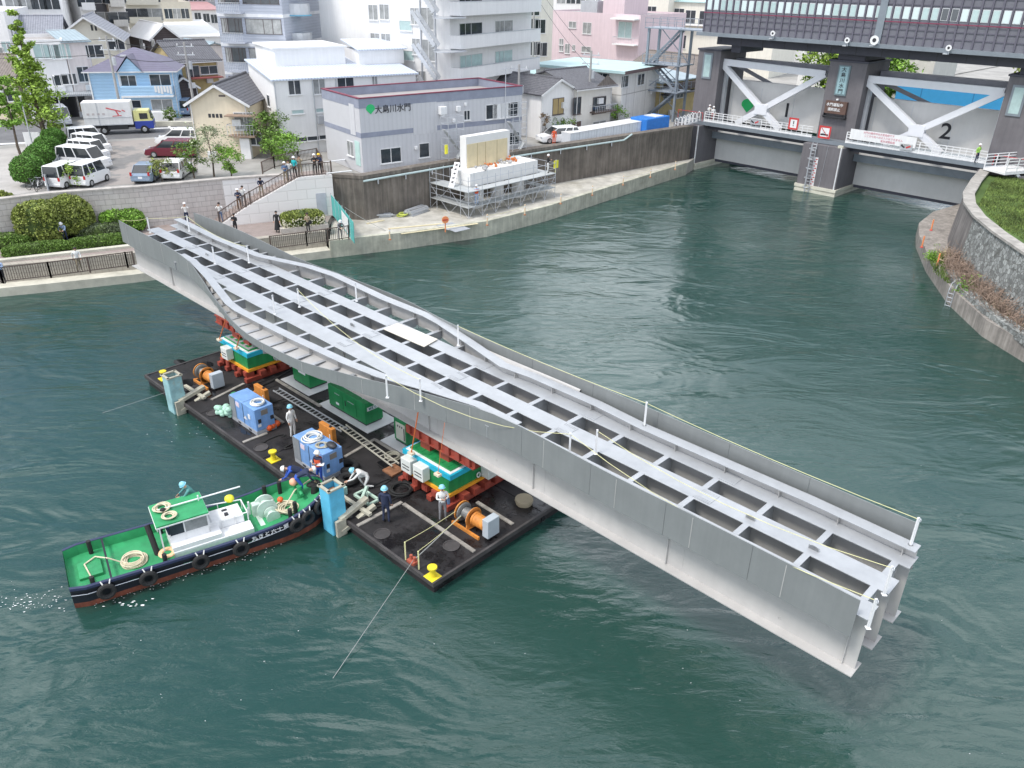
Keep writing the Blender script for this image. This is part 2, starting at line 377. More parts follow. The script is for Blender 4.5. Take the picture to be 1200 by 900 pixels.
m = MB(); m.prism([xy(p) for p in WW] + [xy(P(818, 195, 0)), xy(WT[11])] + [xy(WT[i] + Vector((0, .3, 0))) for i in (10, 9, 8, 7, 6)] + [xy(prom_end)], -1.5, Z_WH)
struct('wharf_pavement', m, M('wharf_concrete', (.46, .44, .39), .95, var=.28, scale=.7, bump=.25, kind='spots', kp=(.5, .50, .72, (.30, .28, .23))))
K = [p + Vector((0, 0, 0)) for p in WW]; m = MB(); R = []
for p, q in zip(offs(WW, -.05), offs(WW, .38)): R.append([(p.x, p.y, -.8), (q.x, q.y, -.8), (q.x, q.y, Z_WH + .10), (p.x, p.y, Z_WH + .10)])
m.loft(R); struct('wharf_kerb', m, M('kerb_concrete', (.50, .49, .40), .9, var=.25, scale=1.2, streak=.2))
m = MB()
for x0, y0, x1, y1 in ((455, 268, 520, 262), (470, 274, 560, 262), (430, 262, 450, 258)):
    a, b = P(x0, y0, Z_WH + .03), P(x1, y1, Z_WH + .03); m.bar(a, b, .25, .04)
single('timber_plank_row', m, M('pale_timber', (.62, .55, .36), .8, var=.2, scale=3), 'pale timber planks laid flat on the wharf beside the scaffold', 'planks')
# ------------------------------------------------------------------ street and parking lot on the left
RZ = Z_UP + .006
m = MB(); m.add([P(x, y, RZ) for x, y in ((-220, 190), (30, 168), (75, 166), (240, 158), (330, 153), (420, 140), (420, 133), (300, 143), (225, 146), (115, 150), (60, 142), (-220, 158))], [tuple(range(12))])
struct('asphalt_street', m, M('street_asphalt', (.15, .15, .155), .95, var=.2, scale=.5, bump=.2))
m = MB(); m.add([P(x, y, RZ + .004) for x, y in ((66, 214), (82, 172), (110, 167), (228, 160), (232, 202), (180, 214), (120, 218))], [tuple(range(7))])
struct('parking_lot', m, M('lot_asphalt', (.20, .195, .19), .95, var=.25, scale=.35, kind='spots', kp=(.16, .47, .52, (.30, .27, .25))))
m = MB(); m.add([P(x, y, RZ + .002) for x, y in ((-220, 230), (8, 229), (60, 222), (72, 180), (30, 172), (-220, 196))], [tuple(range(6))])
struct('park_pavement', m, M('park_paving', (.40, .38, .36), .95, var=.15, scale=.5))
# ------------------------------------------------------------------ right bank
rb_px = [(1090, 262), (1073, 276), (1073, 290), (1085, 319), (1110, 356), (1150, 394), (1200, 425), (1330, 500)]
RB = PX([(1100, 259)] + rb_px, 0)
cw_px = [(1150, 199), (1140, 210), (1130, 226), (1131, 238), (1142, 253), (1165, 272), (1200, 296), (1330, 380)]
CW = PX(cw_px, 5.05)
m = MB(); m.prism([xy(p) for p in RB] + [xy(RB[-1] + Vector((30, 0, 0))), xy(CW[0] + Vector((14, 6, 0))), xy(CW[0] + Vector((2, 4, 0)))], -1.5, 1.15)
struct('river_ledge', m, M('ledge_concrete', (.33, .30, .27), .95, var=.3, scale=1.1, streak=.3, bump=.3))
m = MB(); R = []
for p, q in zip(offs(RB, -.35)[2:], offs(RB, -.95)[2:]): R.append([(p.x, p.y, 1.1), (q.x, q.y, 1.1), (q.x, q.y, 1.5), (p.x, p.y, 1.5)])
CWo = offs(CW, -.55)
m = MB(); n = len(CW)
cwb = [Vector((p.x, p.y, 0)) + (Vector((p.x, p.y, 0)) - Vector((q.x, q.y, 0))).normalized() * .55 for p, q in zip(CW, offs(CW, 1.0))]
def side(line, d):  # to the land side (right bank: line runs towards the camera, land on its left = +x)
    R = []
    for i in range(len(line)):
        a = line[max(0, i - 1)]; b = line[min(len(line) - 1, i + 1)]; t_ = Vector((b.x - a.x, b.y - a.y, 0)).normalized(); R.append(line[i] + Vector((-t_.y, t_.x, 0)) * d)
    return R
t = thing('curved_river_wall', 'tall curving concrete and rubble stone wall holding back the grass on the right bank', 'wall')
A_, B_ = CW, side(CW, .6)
def wl(i0, i1, batter=.35):
    R = []
    for i in range(i0, i1 + 1):
        a, b = A_[i], B_[i]; q = (a - b); q.z = 0; q.normalize(); f = a + q * batter
        R.append([(f.x, f.y, .5), (b.x, b.y, .5), (b.x, b.y, 4.95), (a.x, a.y, 4.95)])
    return MB().loft(R)
part('concrete_wall_face', wl(0, 4), M('dark_river_wall', (.24, .22, .21), .9, var=.3, scale=.35, streak=.4), t)
part('rubble_wall_face', wl(4, 7, .3), M('rubble_stone', (.27, .28, .27), .95, var=.3, scale=2.2, kind='stone', kp=(3.6, (.12, .12, .11))), t)
R = []
for a, b in zip(side(CW, -.12), side(CW, .75)): R.append([(a.x, a.y, 4.95), (b.x, b.y, 4.95), (b.x, b.y, 5.12), (a.x, a.y, 5.12)])
part('coping', MB().loft(R), M('wall_coping', (.36, .34, .31), .9, var=.3, scale=1.4), t)
m = MB(); lawn = [xy(p) for p in side(CW, .6)]
m.prism(lawn + [(90, 30), (400, 60), (600, 250), xy(GW(20.5, 300)), xy(GW(20.5, 8)), xy(GW(19.5, 1))], 3.6, 4.75)
struct('grass_bank', m, M('lawn_soil', (.07, .12, .025), .95, var=.4, scale=.5))
def grass(name, poly_px, z, n, h, mt, label, w=.03, lean=.35):
    """scattered blades inside a pixel polygon on the plane z"""
    pts = PX(poly_px, z); xs = [p.x for p in pts]; ys = [p.y for p in pts]
    def inside(x, y):
        c = False; j = len(pts) - 1
        for i in range(len(pts)):
            if (pts[i].y > y) != (pts[j].y > y) and x < (pts[j].x - pts[i].x) * (y - pts[i].y) / (pts[j].y - pts[i].y) + pts[i].x: c = not c
            j = i
        return c
    m = MB(); k = 0; tries = 0
    while k < n and tries < n * 20:
        tries += 1; x, y = random.uniform(min(xs), max(xs)), random.uniform(min(ys), max(ys))
        if not inside(x, y): continue
        cl = pnoise(Vector((x * .5, y * .5, 3))); hh = h * random.uniform(.4, 1.2) * (1 + cl)
        a = random.uniform(0, 2 * PI); dx, dy = math.cos(a) * w, math.sin(a) * w; l = random.uniform(-lean, lean) * hh; l2 = random.uniform(-lean, lean) * hh
        m.add([(x - dx, y - dy, z), (x + dx, y + dy, z), (x + dx * .2 + l, y + dy * .2 + l2, z + hh)], [(0, 1, 2)]); k += 1
    o = struct(name, m, mt, 'stuff'); o['label'] = label; return o
LEAF_G = M('grass_green', (.13, .18, .045), .8, var=.55, scale=.45, kind='leaf')
grass('lawn_grass', [(1147, 240), (1160, 215), (1175, 200), (1215, 196), (1215, 290), (1172, 266)], 4.75, 9000, .16, LEAF_G, 'short green grass on the bank above the curved wall', .05)
grass('wild_grass', [(1086, 300), (1110, 300), (1150, 320), (1215, 335), (1215, 400), (1160, 372), (1115, 335), (1095, 322)], 1.15, 3500, .35, M('wild_green', (.12, .18, .04), .8, var=.35, kind='leaf'), 'wild green grass growing on the river ledge', .04)
grass('dry_grass', [(1098, 296), (1135, 296), (1170, 330), (1215, 350), (1215, 392), (1150, 352), (1115, 325)], 1.15, 2600, .55, M('dry_straw', (.42, .34, .20), .85, var=.3, kind='leaf'), 'pale dry grass tangled on the river ledge', .03, .9)
# low rubble kerb along the ledge
A2 = PX([(1108, 321), (1118, 337), (1150, 367), (1200, 402), (1330, 470)], 1.15)
R = []
for a, b in zip(A2, side(A2, .7)): R.append([(a.x, a.y, 1.0), (b.x, b.y, 1.0), (b.x, b.y, 1.55), (a.x, a.y, 1.5)])
single('rubble_kerb', MB().loft(R), MATS['rubble_stone'], 'low black and white rubble kerb running along the right bank ledge', 'kerb')
# ================================================================== bridge span
ZB, ZD = 3.2, 5.35
BO = P(995, 793, ZB); b_ = P(155, 312, ZB); BL_ = (b_ - BO).length
BO.z = 0; eu = (b_ - BO); eu.z = 0; eu.normalize(); ev = Vector((eu.y, -eu.x, 0)); BRZ = math.atan2(eu.y, eu.x)
def BW(u, v, z): return BO + eu * u + ev * v + Vector((0, 0, z))
def BUV(x, y, z):
    p = P(x, y, z) - BO; return (p.dot(eu), p.dot(ev))
def bl(u, v, z): return Vector((u, -v, z))           # local coordinates of the span
BLEN = BL_
STEEL = M('zinc_primed_steel', (.50, .49, .475), .45, .2, var=.08, scale=.9, streak=.03)
STEEL_T = M('deck_flange_steel', (.42, .435, .45), .40, .25, var=.10, scale=1.4)
FASC = M('fascia_grey_paint', (.235, .25, .25), .5, .1, var=.07, scale=.8, streak=.06)
bridge = thing('bridge_span', 'long pale grey steel bridge span with open deck grid lying across the barge', 'bridge span', BO, BRZ)
GV = [(0, .70), (1.41, 2.15), (2.93, 3.62)]
NB = 24; SP = 2.0; US = [.35 + SP * i for i in range(NB)]
for gi, (v0, v1) in enumerate(GV):
    c = (v0 + v1) / 2
    g = part('main_girder', MB().bx(0, BLEN, -(c + .012), -(c - .012), ZB + .03, ZD - .03), STEEL, bridge)
    part('bottom_flange', MB().bx(-.05, BLEN + .05, -v1, -v0, ZB, ZB + .035), STEEL, g)
    part('top_flange', MB().bx(-.05, BLEN + .05, -v1 - .02, -v0 + .02, ZD - .03, ZD), STEEL_T, g)
    for i in range(NB):
        u = US[i]
        if gi == 0: m = MB().bx(u - .01, u + .01, -v1 + .06, -c, ZB + .04, ZD - .04)
        else: m = MB().bx(u - .01, u + .01, -v1 + .06, -v0 - .06, ZB + .04, ZD - .04)
        if gi == 0 and i % 3 == 0: m.bx(u - .012, u + .012, -c, -c + .10, ZB + .04, ZD - .1)
        part('web_stiffener', m, STEEL, g)
    for i in range(1, 8):     # bolted splices of the top flange
        m = MB()
        u = i * 6.05; m.bx(u - .32, u + .32, -v1 + .05, -v0 - .05, ZD + .002, ZD + .016)
        for a in range(-3, 4):
            for b in (-.26, -.18, .18, .26): m.box((u + a * .08, -c + b, ZD + .022), (.03, .03, .02))
        part('splice_plate', m, STEEL_T, g)
        if gi == 0: part('splice_plate', MB().bx(u - .3, u + .3, -c, -c + .02, ZB + .15, ZD - .2), STEEL, g)
for u in US:
    cm = MB()
    for v in (.75, 2.2):
        for k in range(4):
            for j in range(3): cm.bx(u - .03, u + .012, -(v + .12 + j * .16), -(v + .06 + j * .16), ZD - .6 + k * .13, ZD - .54 + k * .13)
    cb = part('cross_beam', cm.bx(u - .012, u + .012, -2.93 - .3, -.36, ZD - .78, ZD - .03).bx(u - .10, u + .10, -1.40, -.715, ZD - .026, ZD + .004).bx(u - .10, u + .10, -2.92, -2.16, ZD - .026, ZD + .004)
              .bx(u - .09, u + .09, -1.40, -.715, ZD - .80, ZD - .78).bx(u - .09, u + .09, -2.92, -2.16, ZD - .80, ZD - .78), STEEL_T, bridge)
m = MB()
for i in range(NB - 1):
    a, b = US[i], US[i + 1]
    for v0, v1 in ((.36, 1.78), (1.78, 3.27)):
        m.bar(bl(a, v0 if i % 2 else v1, ZB + .35), bl(b, v1 if i % 2 else v0, ZB + .35), .09, .09)
part('lateral_bracing', m, STEEL, bridge)
part('flange_widening', MB().bx(16.5, 34.5, -.02, .24, ZD - .03, ZD - .001), STEEL_T, bridge)
# ---- raised edge girders (near and far) following their traced plan lines
def trace(px, dz):
    R = [BUV(x, y, ZD + dz) for x, y in px]; return sorted(R)
HN = .34
near_px = [(222, 306), (240, 325), (264, 356), (275, 364), (300, 377), (340, 397), (400, 425), (440, 441), (500, 458), (560, 474)]
near = [q for q in trace(near_px, HN)]
near = [(13.2, .30)] + [(u, min(.30, v + .2)) for u, v in near if u > 13.5] + [(max(q[0] for q in near) + 1.5, .30)]
far_px = [(218, 261), (255, 279.5), (303, 299), (314, 301.5), (361, 311.6), (392.5, 322), (450, 349), (500, 369), (515, 377), (550, 400), (590, 427.5), (625, 440), (700, 472.5), (755, 500), (950, 585), (1064, 638)]
far = trace(far_px, HN)
far = [(max(0, u), v) for u, v in far]; far[0] = (0, far[0][1]); far.append((BLEN, far[-1][1]))
def lineat(pl, u):
    for (a, va), (b, vb) in zip(pl, pl[1:]):
        if a <= u <= b: return va + (vb - va) * (u - a) / max(1e-6, b - a)
    return pl[0][1] if u < pl[0][0] else pl[-1][1]
def edge(pl, w, sgn, name):
    rin = [[bl(u, v - w / 2, ZD + HN), bl(u, v + w / 2, ZD + HN), bl(u, v + w / 2, ZD + HN - .03), bl(u, v - w / 2, ZD + HN - .03)] for u, v in pl]
    g = part(name, MB().loft([[bl(u, v - .012, ZD + HN - .03), bl(u, v + .012, ZD + HN - .03), bl(u, v + .012, ZD - .42), bl(u, v - .012, ZD - .42)] for u, v in pl]), STEEL, bridge)
    part('top_flange', MB().loft(rin), STEEL_T, g)
    for i in range(NB):
        u = US[i]; v = lineat(pl, u)
        if not pl[0][0] < u < pl[-1][0]: continue
        part('web_stiffener', MB().bx(u - .008, u + .008, -(v + w / 2 - .04), -(v - w / 2 + .04), ZD - .40, ZD + HN - .04), STEEL, g)
edge(near, .42, -1, 'edge_girder'); edge(far, .46, 1, 'edge_girder')
# ---- fascia panels
nf_px = [(139, 258), (170, 275), (207, 294), (222, 304), (233, 321), (247, 343), (260, 362), (273, 378), (290, 393), (323, 411.5), (352, 424), (393, 436), (423, 443), (453, 450), (487, 458), (528, 467.5), (578, 482), (612, 500), (723, 560), (846, 620), (1009, 704)]
nf = []
for i, (x, y) in enumerate(nf_px):
    s = max(0., min(1., (i - 2) / 5.)) * max(0., min(1., (16 - i) / 4.))
    lo, hi = ZD + .1, ZD + 1.6
    for _ in range(30):
        md = (lo + hi) / 2
        if BUV(x, y, md)[1] > -.16: lo = md
        else: hi = md
    zz = lo + (ZD + .28 - lo) * s if not 3 <= i < 16 else ZD + .28 + (lo - ZD - .28) * (1 - s) ** 2 * (lo < ZD + 1)
    u, v = BUV(x, y, zz); nf.append((u, v, zz))
nf.sort()
def nb(u):   # height of the fascia panel below its top edge
    pts = [(0, 1.30), (12, 1.25), (18, .95), (22, .60), (26, .38), (30, .34), (34, .40), (37, .85), (41, 1.3), (46, 1.4), (60, 1.3)]
    for (a, va), (b, vb) in zip(pts, pts[1:]):
        if a <= u <= b: return va + (vb - va) * (u - a) / (b - a)
    return 1.3
def dense(pl, step=.9):
    R = []
    for p, q in zip(pl, pl[1:]):
        k = max(1, int((q[0] - p[0]) / step))
        for i in range(k): R.append(tuple(p[j] + (q[j] - p[j]) * i / k for j in range(len(p))))
    R.append(pl[-1]); return R
def smooth(pl, n=2):
    for _ in range(n):
        pl = [pl[0]] + [(pl[i][0],) + tuple((pl[i - 1][j] + 2 * pl[i][j] + pl[i + 1][j]) / 4 for j in range(1, len(pl[0]))) for i in range(1, len(pl) - 1)] + [pl[-1]]
    return pl
nfd = smooth(dense(nf), 3)
# panels: one part per painted length between joints
def panels(fd, hfun, name, inset, label=None):
    us = [fd[0][0]]
    cur = [fd[0]]; groups = []
    nxt = fd[0][0] + 3.02
    for p in fd[1:]:
        cur.append(p)
        if p[0] >= nxt: groups.append(cur); cur = [p]; nxt += 3.02
    if len(cur) > 1: groups.append(cur)
    for g in groups:
        top = [bl(u + (.012 if i == 0 else 0), v, z) for i, (u, v, z) in enumerate(g)]
        bot = [bl(u + (.012 if i == 0 else 0), v + inset(u), z - hfun(u)) for i, (u, v, z) in enumerate(g)]
        part(name, MB().ribbon(top, bot, .03), FASC, bridge, label=label)
        k = len(g) // 2; u, v, z = g[k]; s_ = -1 if fd is nfd else 1; a_, b_ = top[k] + Vector((0, -.019 * s_, -.08)), bot[k] + Vector((0, -.019 * s_, .05))
        part('weld_seam', MB().bar(a_, b_, .022, .008, (0, 1, 0)), STEEL, bridge)
panels(nfd, nb, 'fascia_panel', lambda u: max(0.0, .0))
# web skin below the near fascia where it flares away from the girder
m = MB(); R = []
for (u, v, z) in nfd:
    if 16 < u < 44:
        d = max(.02, .30 - v)
        R.append([bl(u, v + .02, z - nb(u) + .02), bl(u, v + .05, z - nb(u)), bl(u, .30, ZB + .9 + .3 * 0), bl(u, .27, ZB + .92)])
# brackets carrying the flared fascia
for pl, fd, sg in ((near, nfd, 1), (far, None, -1)):
    pass
ff_px = [(226.6, 249), (273, 266), (317, 287), (343, 300.5), (361, 308), (400, 321.5), (435, 335), (475, 350), (512, 371), (550, 389), (600, 411), (650, 430), (800, 495), (950, 560), (1078, 614)]
ff = []
for i, (x, y) in enumerate(ff_px):
    s = max(0., min(1., (i - 1) / 2.5)) * max(0., min(1., (11 - i) / 4.))
    dz = .78 - .48 * s; u, v = BUV(x, y, ZD + dz); ff.append((max(0, u), v, ZD + dz))
ff.sort(); ffd = smooth(dense(ff), 3)
panels(ffd, lambda u: 1.3 if u < 14 or u > 40 else (.5 if 20 < u < 34 else .9), 'fascia_panel', lambda u: -.0)
def fdat(fd, u):
    for p, q in zip(fd, fd[1:]):
        if p[0] <= u <= q[0]:
            k = (u - p[0]) / max(1e-6, q[0] - p[0]); return tuple(p[j] + (q[j] - p[j]) * k for j in range(3))
    return fd[-1] if u > fd[-1][0] else fd[0]
for pl, fd, gv, sg in ((near, nfd, -.2, -1), (far, ffd, 3.6, 1)):
    for u in [US[0] + SP / 2 * i for i in range(2 * NB - 1)]:
        ve = lineat(pl, u); vf = fdat(fd, u)[1]; 
        if abs(vf - ve) > .35 and 13 < u < 42:                        # outrigger between edge girder and fascia
            a, b = ve + sg * .1, vf - sg * .03
            part('outrigger', MB().add([bl(u - .01, a, ZD), bl(u - .01, b, ZD), bl(u - .01, b, ZD - .30), bl(u - .01, a, ZD - .62), bl(u + .01, a, ZD), bl(u + .01, b, ZD), bl(u + .01, b, ZD - .30), bl(u + .01, a, ZD - .62)],
                 [(0, 1, 2, 3), (7, 6, 5, 4), (0, 4, 5, 1), (1, 5, 6, 2), (2, 6, 7, 3), (3, 7, 4, 0)]).bx(u - .09, u + .09, -max(a, b), -min(a, b), ZD - .02, ZD + .0), STEEL_T, bridge)
        if not 13 < u < 42: continue
        if abs(ve - gv) > .28 and abs((u - US[0]) % SP) < .01:
            a, b = gv, ve - sg * .05
            part('bracket_beam', MB().bx(u - .01, u + .01, -max(a, b), -min(a, b), ZD - .5, ZD - .03).bx(u - .10, u + .10, -max(a, b) , -min(a, b), ZD - .028, ZD - .002), STEEL_T, bridge)
# inner wall panels seen through the near outriggers
m = MB(); R = []
for u in [12 + .8 * i for i in range(38)]:
    ve = lineat(near, u); vf = fdat(nfd, u)
    if vf[1] < ve - .2: R.append([bl(u, ve - .02, ZD - .05), bl(u, ve, ZD - .08), bl(u, vf[1] + .10, vf[2] - nb(u) + .0), bl(u, vf[1] + .04, vf[2] - nb(u) + .04)])
if len(R) > 1: part('soffit_plate', MB().loft(R), STEEL, bridge)
m = MB(); R = []
for u in [11 + .8 * i for i in range(42)]:
    ve = lineat(far, u); vf = fdat(ffd, u)
    if vf[1] > ve + .2 and 13 < u < 37: R.append([bl(u, ve + .02, ZD - .35), bl(u, ve, ZD - .38), bl(u, vf[1] - .10, vf[2] - .5), bl(u, vf[1] - .04, vf[2] - .46)])
if len(R) > 1: part('soffit_plate', MB().loft(R), STEEL, bridge)
# lifting lugs on the centre girder, end frames
m = MB()
for u in (2.3, 4.4, 25.6, 40.2): m.cyl(bl(u, 1.70, ZD + .01), bl(u, 1.72, ZD + .01), .16, .16, 12); m.bx(u - .17, u + .17, -1.73, -1.70, ZD, ZD + .14)
part('lifting_lug', m, STEEL_T, bridge)
# temporary handrail posts, one thing each, and their ropes
post_px = [(168, 273, ZD), (208, 272, ZD), (231, 299, ZD), (251, 304, ZD + .3), (322, 368, ZD), (349, 362, ZD), (500, 455, ZD), (431, 433, ZD), (563, 425, ZD), (403, 350, ZD), (365, 341, ZD), (696, 533, ZD), (753, 499, ZD + .3), (667, 546, ZD), (1025, 726, ZD), (1047, 702, ZD), (1070, 638, ZD + .3)]
proto = None; posts = []
for x, y, z in [(222, 271, ZD + .3), (292, 308, ZD + .3), (322, 368, ZD), (351, 360, ZD), (454, 466, ZD), (493, 470, ZD), (537, 405, ZD + .3), (418, 353, ZD), (252, 309, ZD), (176, 273, ZD), (698, 532, ZD), (755, 499, ZD + .32), (667, 536, ZD), (1017, 736, ZD), (1036, 697, ZD), (1067, 639, ZD + .32)]:
    p = P(x, y, z)
    if proto is None:
        proto = thing('safety_post', 'x', 'post', p, 0, 'temporary safety posts on the bridge span')
        part('pole', MB().box((0, 0, .5), (.065, .065, 1.0)), WHITE, proto); part('foot_plate', MB().box((0, 0, .01), (.13, .13, .02)), WHITE, proto)
        part('hook', MB().torus((.0, -.08, .98), .05, .012, 'X'), GREYM, proto); o = proto
    else: o = dup(proto, p)
    posts.append(o)
for o, s in zip(posts, ['at the far left corner of the span', 'on the far edge girder near the left end above the promenade railing', 'on the near deck flange above the blue compressors', 'on the centre flange left of the plywood board', 'on the near deck flange just right of the deck kink', 'on the centre flange just below the plywood board', 'on the far edge girder where it bends back inward', 'on the far side between the water-showing holes', 'on the near side of the centre flange at the left end', 'at the near left corner of the bridge span', 'on the centre flange in the right half of the span', 'on the far edge girder in the right half of the span', 'short post on the near edge right of the middle', 'at the near right corner of the bridge span', 'on the centre girder at the right end of the span', 'at the far right corner of the bridge span']):
    o['label'] = 'white safety post ' + s if not s.startswith('short') else 'white safety ' + s[6:] + ''
ROPEY = M('yellow_rope', (.66, .64, .34), .7, var=.1)
def sag(a, b, s=.15, n=6): return [a.lerp(b, i / n) + Vector((0, 0, -s * 4 * (i / n) * (1 - i / n))) for i in range(n + 1)]
def rope(a, b, label, s=.1, r=.011, mt=None, name='safety_rope', cat='rope', group='yellow safety ropes on the bridge span'):
    m = MB().tube(sag(a, b, s), r, 5); return single(name, m, mt or ROPEY, label, cat, group=group)
T_ = Vector((0, 0, .95)); pz = [Vector(o.location) + T_ for o in posts]
rope(pz[11], pz[15], 'yellow rope along the far edge at the right end of the bridge span')
rope(pz[6], pz[11], 'yellow rope along the far edge in the middle of the bridge span')
rope(pz[10], pz[14], 'yellow rope over the centre flange at the right end of the span', .5)
rope(pz[12], pz[13], 'yellow rope over the near hole row at the right end of the span', .55)
rope(pz[4], pz[12], 'yellow rope over the near hole row in the middle of the span', .6)
rope(pz[3], pz[5], 'pale yellow rope left of the plywood board on the deck', .5)
rope(pz[9], BW(BLEN + .3, -.0, ZD + .85), 'yellow rope at the near left tip of the fascia')
rope(pz[0], pz[1], 'yellow rope along the far edge at the left end of the span', .3)
rope(pz[9], pz[0], 'yellow rope across the left end of the bridge span', .05)
b = [P(449, 386, ZD + .04), P(497, 407, ZD + .04), P(513, 398, ZD + .04), P(466, 379, ZD + .04)]
m = MB(); m.add([tuple(q) for q in b] + [tuple(q + Vector((0, 0, .03))) for q in b], [(3, 2, 1, 0), (4, 5, 6, 7), (0, 1, 5, 4), (1, 2, 6, 5), (2, 3, 7, 6), (3, 0, 4, 7)])
single('plywood_board', m, M('plywood', (.62, .58, .50), .8, var=.08, scale=2), 'beige plywood board lying over the holes in the middle of the bridge deck', 'board')
# ================================================================== barge
DZ = .55
QO = P(508, 682, DZ); q_ = P(172, 440, DZ); QL = (q_ - QO).length; du = (q_ - QO).normalized(); dv = Vector((du.y, -du.x, 0)); QRZ = math.atan2(du.y, du.x)
QO.z = 0; QWID = 12.0
def QW(a, b, z=DZ): return QO + du * a + dv * b + Vector((0, 0, z))
def QAB(x, y, z=DZ): p = P(x, y, z) - QO; return p.dot(du), p.dot(dv)
def ql(a, b, z=DZ): return Vector((a, -b, z))
DECKM = M('black_barge_deck', (.018, .016, .017), .55, var=.6, scale=.9, bump=.3, bscale=5, kind='spots', kp=(.55, .52, .60, (.012, .011, .012)))
bd = DECKM.node_tree; pb = bd.nodes['Principled BSDF']
n2 = bd.nodes.new('ShaderNodeTexNoise'); n2.inputs['Scale'].default_value = .55; n2.inputs['Detail'].default_value = 9; n2.inputs['Roughness'].default_value = .68
tcn = bd.nodes.new('ShaderNodeTexCoord'); bd.links.new(tcn.outputs['Object'], n2.inputs['Vector'])
rr = bd.nodes.new('ShaderNodeMapRange'); rr.inputs[1].default_value = .5; rr.inputs[2].default_value = .62; rr.inputs[3].default_value = .8; rr.inputs[4].default_value = .12
bd.links.new(n2.outputs['Fac'], rr.inputs[0]); bd.links.new(rr.outputs[0], pb.inputs['Roughness'])
DECKS = M('deck_strip_steel', (.30, .28, .25), .7, var=.35, scale=3)
HULLM = M('barge_hull_paint', (.06, .055, .055), .7, var=.4, scale=1.2)
barge = thing('deck_barge', 'flat black work barge with a wet dirty deck floating under the bridge span', 'barge', QO, QRZ)
secs = [(0, 5.9), (5.9, 11.8), (11.8, 17.7), (17.7, QL)]
for a0, a1 in secs:
    for b0, b1 in ((0, 6.0), (6.0, 12.0)):
        part('pontoon', MB().bx(a0 + .02, a1 - .02, -b1 + .02, -b0 - .02, -.8, DZ), DECKM, barge)
m = MB().bx(-.10, -.0, -QWID, 0, DZ - .16, DZ + .03); m.bx(-.1, QL + .1, 0, .10, DZ - .16, DZ + .03); m.bx(QL, QL + .1, -QWID, 0, DZ - .16, DZ + .03); m.bx(-.1, QL + .1, -QWID - .1, -QWID, DZ - .16, DZ + .03)
part('rubbing_strip', m, HULLM, barge)
def strip(x0, y0, x1, y1, w=.16):
    a, b = QAB(x0, y0), QAB(x1, y1); part('deck_strip', MB().bar(ql(*a, DZ + .03), ql(*b, DZ + .03), w, .05), DECKS, barge)
for s in ((419, 617, 471, 589), (473, 591, 556, 647), (559, 589, 601, 615), (285, 519, 313, 508), (319, 487, 332, 496), (404, 536, 440, 515), (440, 516, 476, 538), (323, 445, 376, 477), (252, 444, 262, 450), (248, 469, 286, 450)): strip(*s)
for x, y in ((448, 626), (529, 640), (306, 525), (250, 484)):
    a, b = QAB(x, y); part('hatch', MB().cyl(ql(a, b, DZ), ql(a, b, DZ + .02), .32, .32, 18).torus(ql(a, b, DZ + .03), .32, .025), HULLM, barge)
for x, y, r in ((210.5, 424.5, .30), (243, 427, .3), (254.5, 436.7, .3), (222, 448, .32), (219, 457, .25), (242, 460, .42), (286, 495, .3), (290, 505, .3), (268, 477, .3), (452, 545, .3)):
    a, b = QAB(x, y); part('deck_puddle', MB().add([ql(a + r * 1.5 * math.cos(t * PI / 8) * (1 + .2 * math.sin(3 * t)), b + r * math.sin(t * PI / 8), DZ + .006) for t in range(16)], [tuple(range(16))]), M('puddle_water', (.01, .01, .012), .05), barge)
# ---- bollards
YEL = M('yellow_paint', (.75, .60, .03), .5, var=.1, scale=4)
bo = None
for (x, y), s in zip(((192.5, 444), (320.7, 539), (507, 676)), ('at the far left corner of the barge', 'on the barge edge between the two blue compressors', 'at the nearest corner of the barge')):
    p = QW(*QAB(x, y))
    if bo is None:
        bo = thing('bollard', '', 'bollard', p, QRZ, 'yellow bollards along the barge edge')
        part('post', MB().lathe((0, 0, 0), [(.14, 0), (.13, .1), (.10, .28), (.11, .36), (.19, .42), (.19, .48), (.1, .5)], 12), YEL, bo, True); part('base_plate', MB().box((0, 0, .015), (.5, .5, .04)), YEL, bo); o = bo
    else: o = dup(bo, p, QRZ)
    o['label'] = 'yellow mushroom bollard ' + s
# ---- winches
ORA = M('orange_paint', (.68, .26, .05), .55, var=.25, scale=4, streak=.2)
def winch(a, b, label, first):
    if first: return dup(first, QW(a, b), QRZ, label)
    t = thing('winch', label, 'winch', QW(a, b), QRZ, 'orange mooring winches on the barge')
    part('frame', MB().bx(-1.0, .55, -.42, -.34, 0, .14).bx(-1.0, .55, .34, .42, 0, .14).bx(.35, .47, -.4, .4, .1, .16).bx(-.35, -.25, -.4, .4, .1, .16).add([(-.32, -.42, .1), (-.32, .42, .1), (-.32, .25, .85), (-.32, -.25, .85), (-.26, -.42, .1), (-.26, .42, .1), (-.26, .25, .85), (-.26, -.25, .85)], [(0, 1, 2, 3), (7, 6, 5, 4), (0, 4, 5, 1), (1, 5, 6, 2), (2, 6, 7, 3), (3, 7, 4, 0)]), ORA, t)
    part('drum', MB().lathe((0, 0, .55), [(.40, -.28), (.40, -.23), (.22, -.2), (.24, 0), (.22, .2), (.40, .23), (.40, .28)], 18, 'X'), M('wire_rope_drum', (.30, .30, .29), .5, .5, kind='rib', kp=(0, .04, .01, .5)), t, True)
    part('drum_flange', MB().lathe((.36, 0, .55), [(.43, -.03), (.43, .03)], 18, 'X').lathe((-.30, 0, .55), [(.43, -.02), (.43, .02)], 18, 'X'), ORA, t)
    part('motor', MB().lathe((-.70, 0, .55), [(.22, -.35), (.27, -.32), (.27, .2), (.30, .22), (.30, .30)], 14, 'X'), ORA, t, True)
    part('control_box', MB().bx(-1.35, -1.02, -.42, .22, .12, .95), M('winch_box_grey', (.45, .50, .54), .5), t, bevel=.02)
    return t
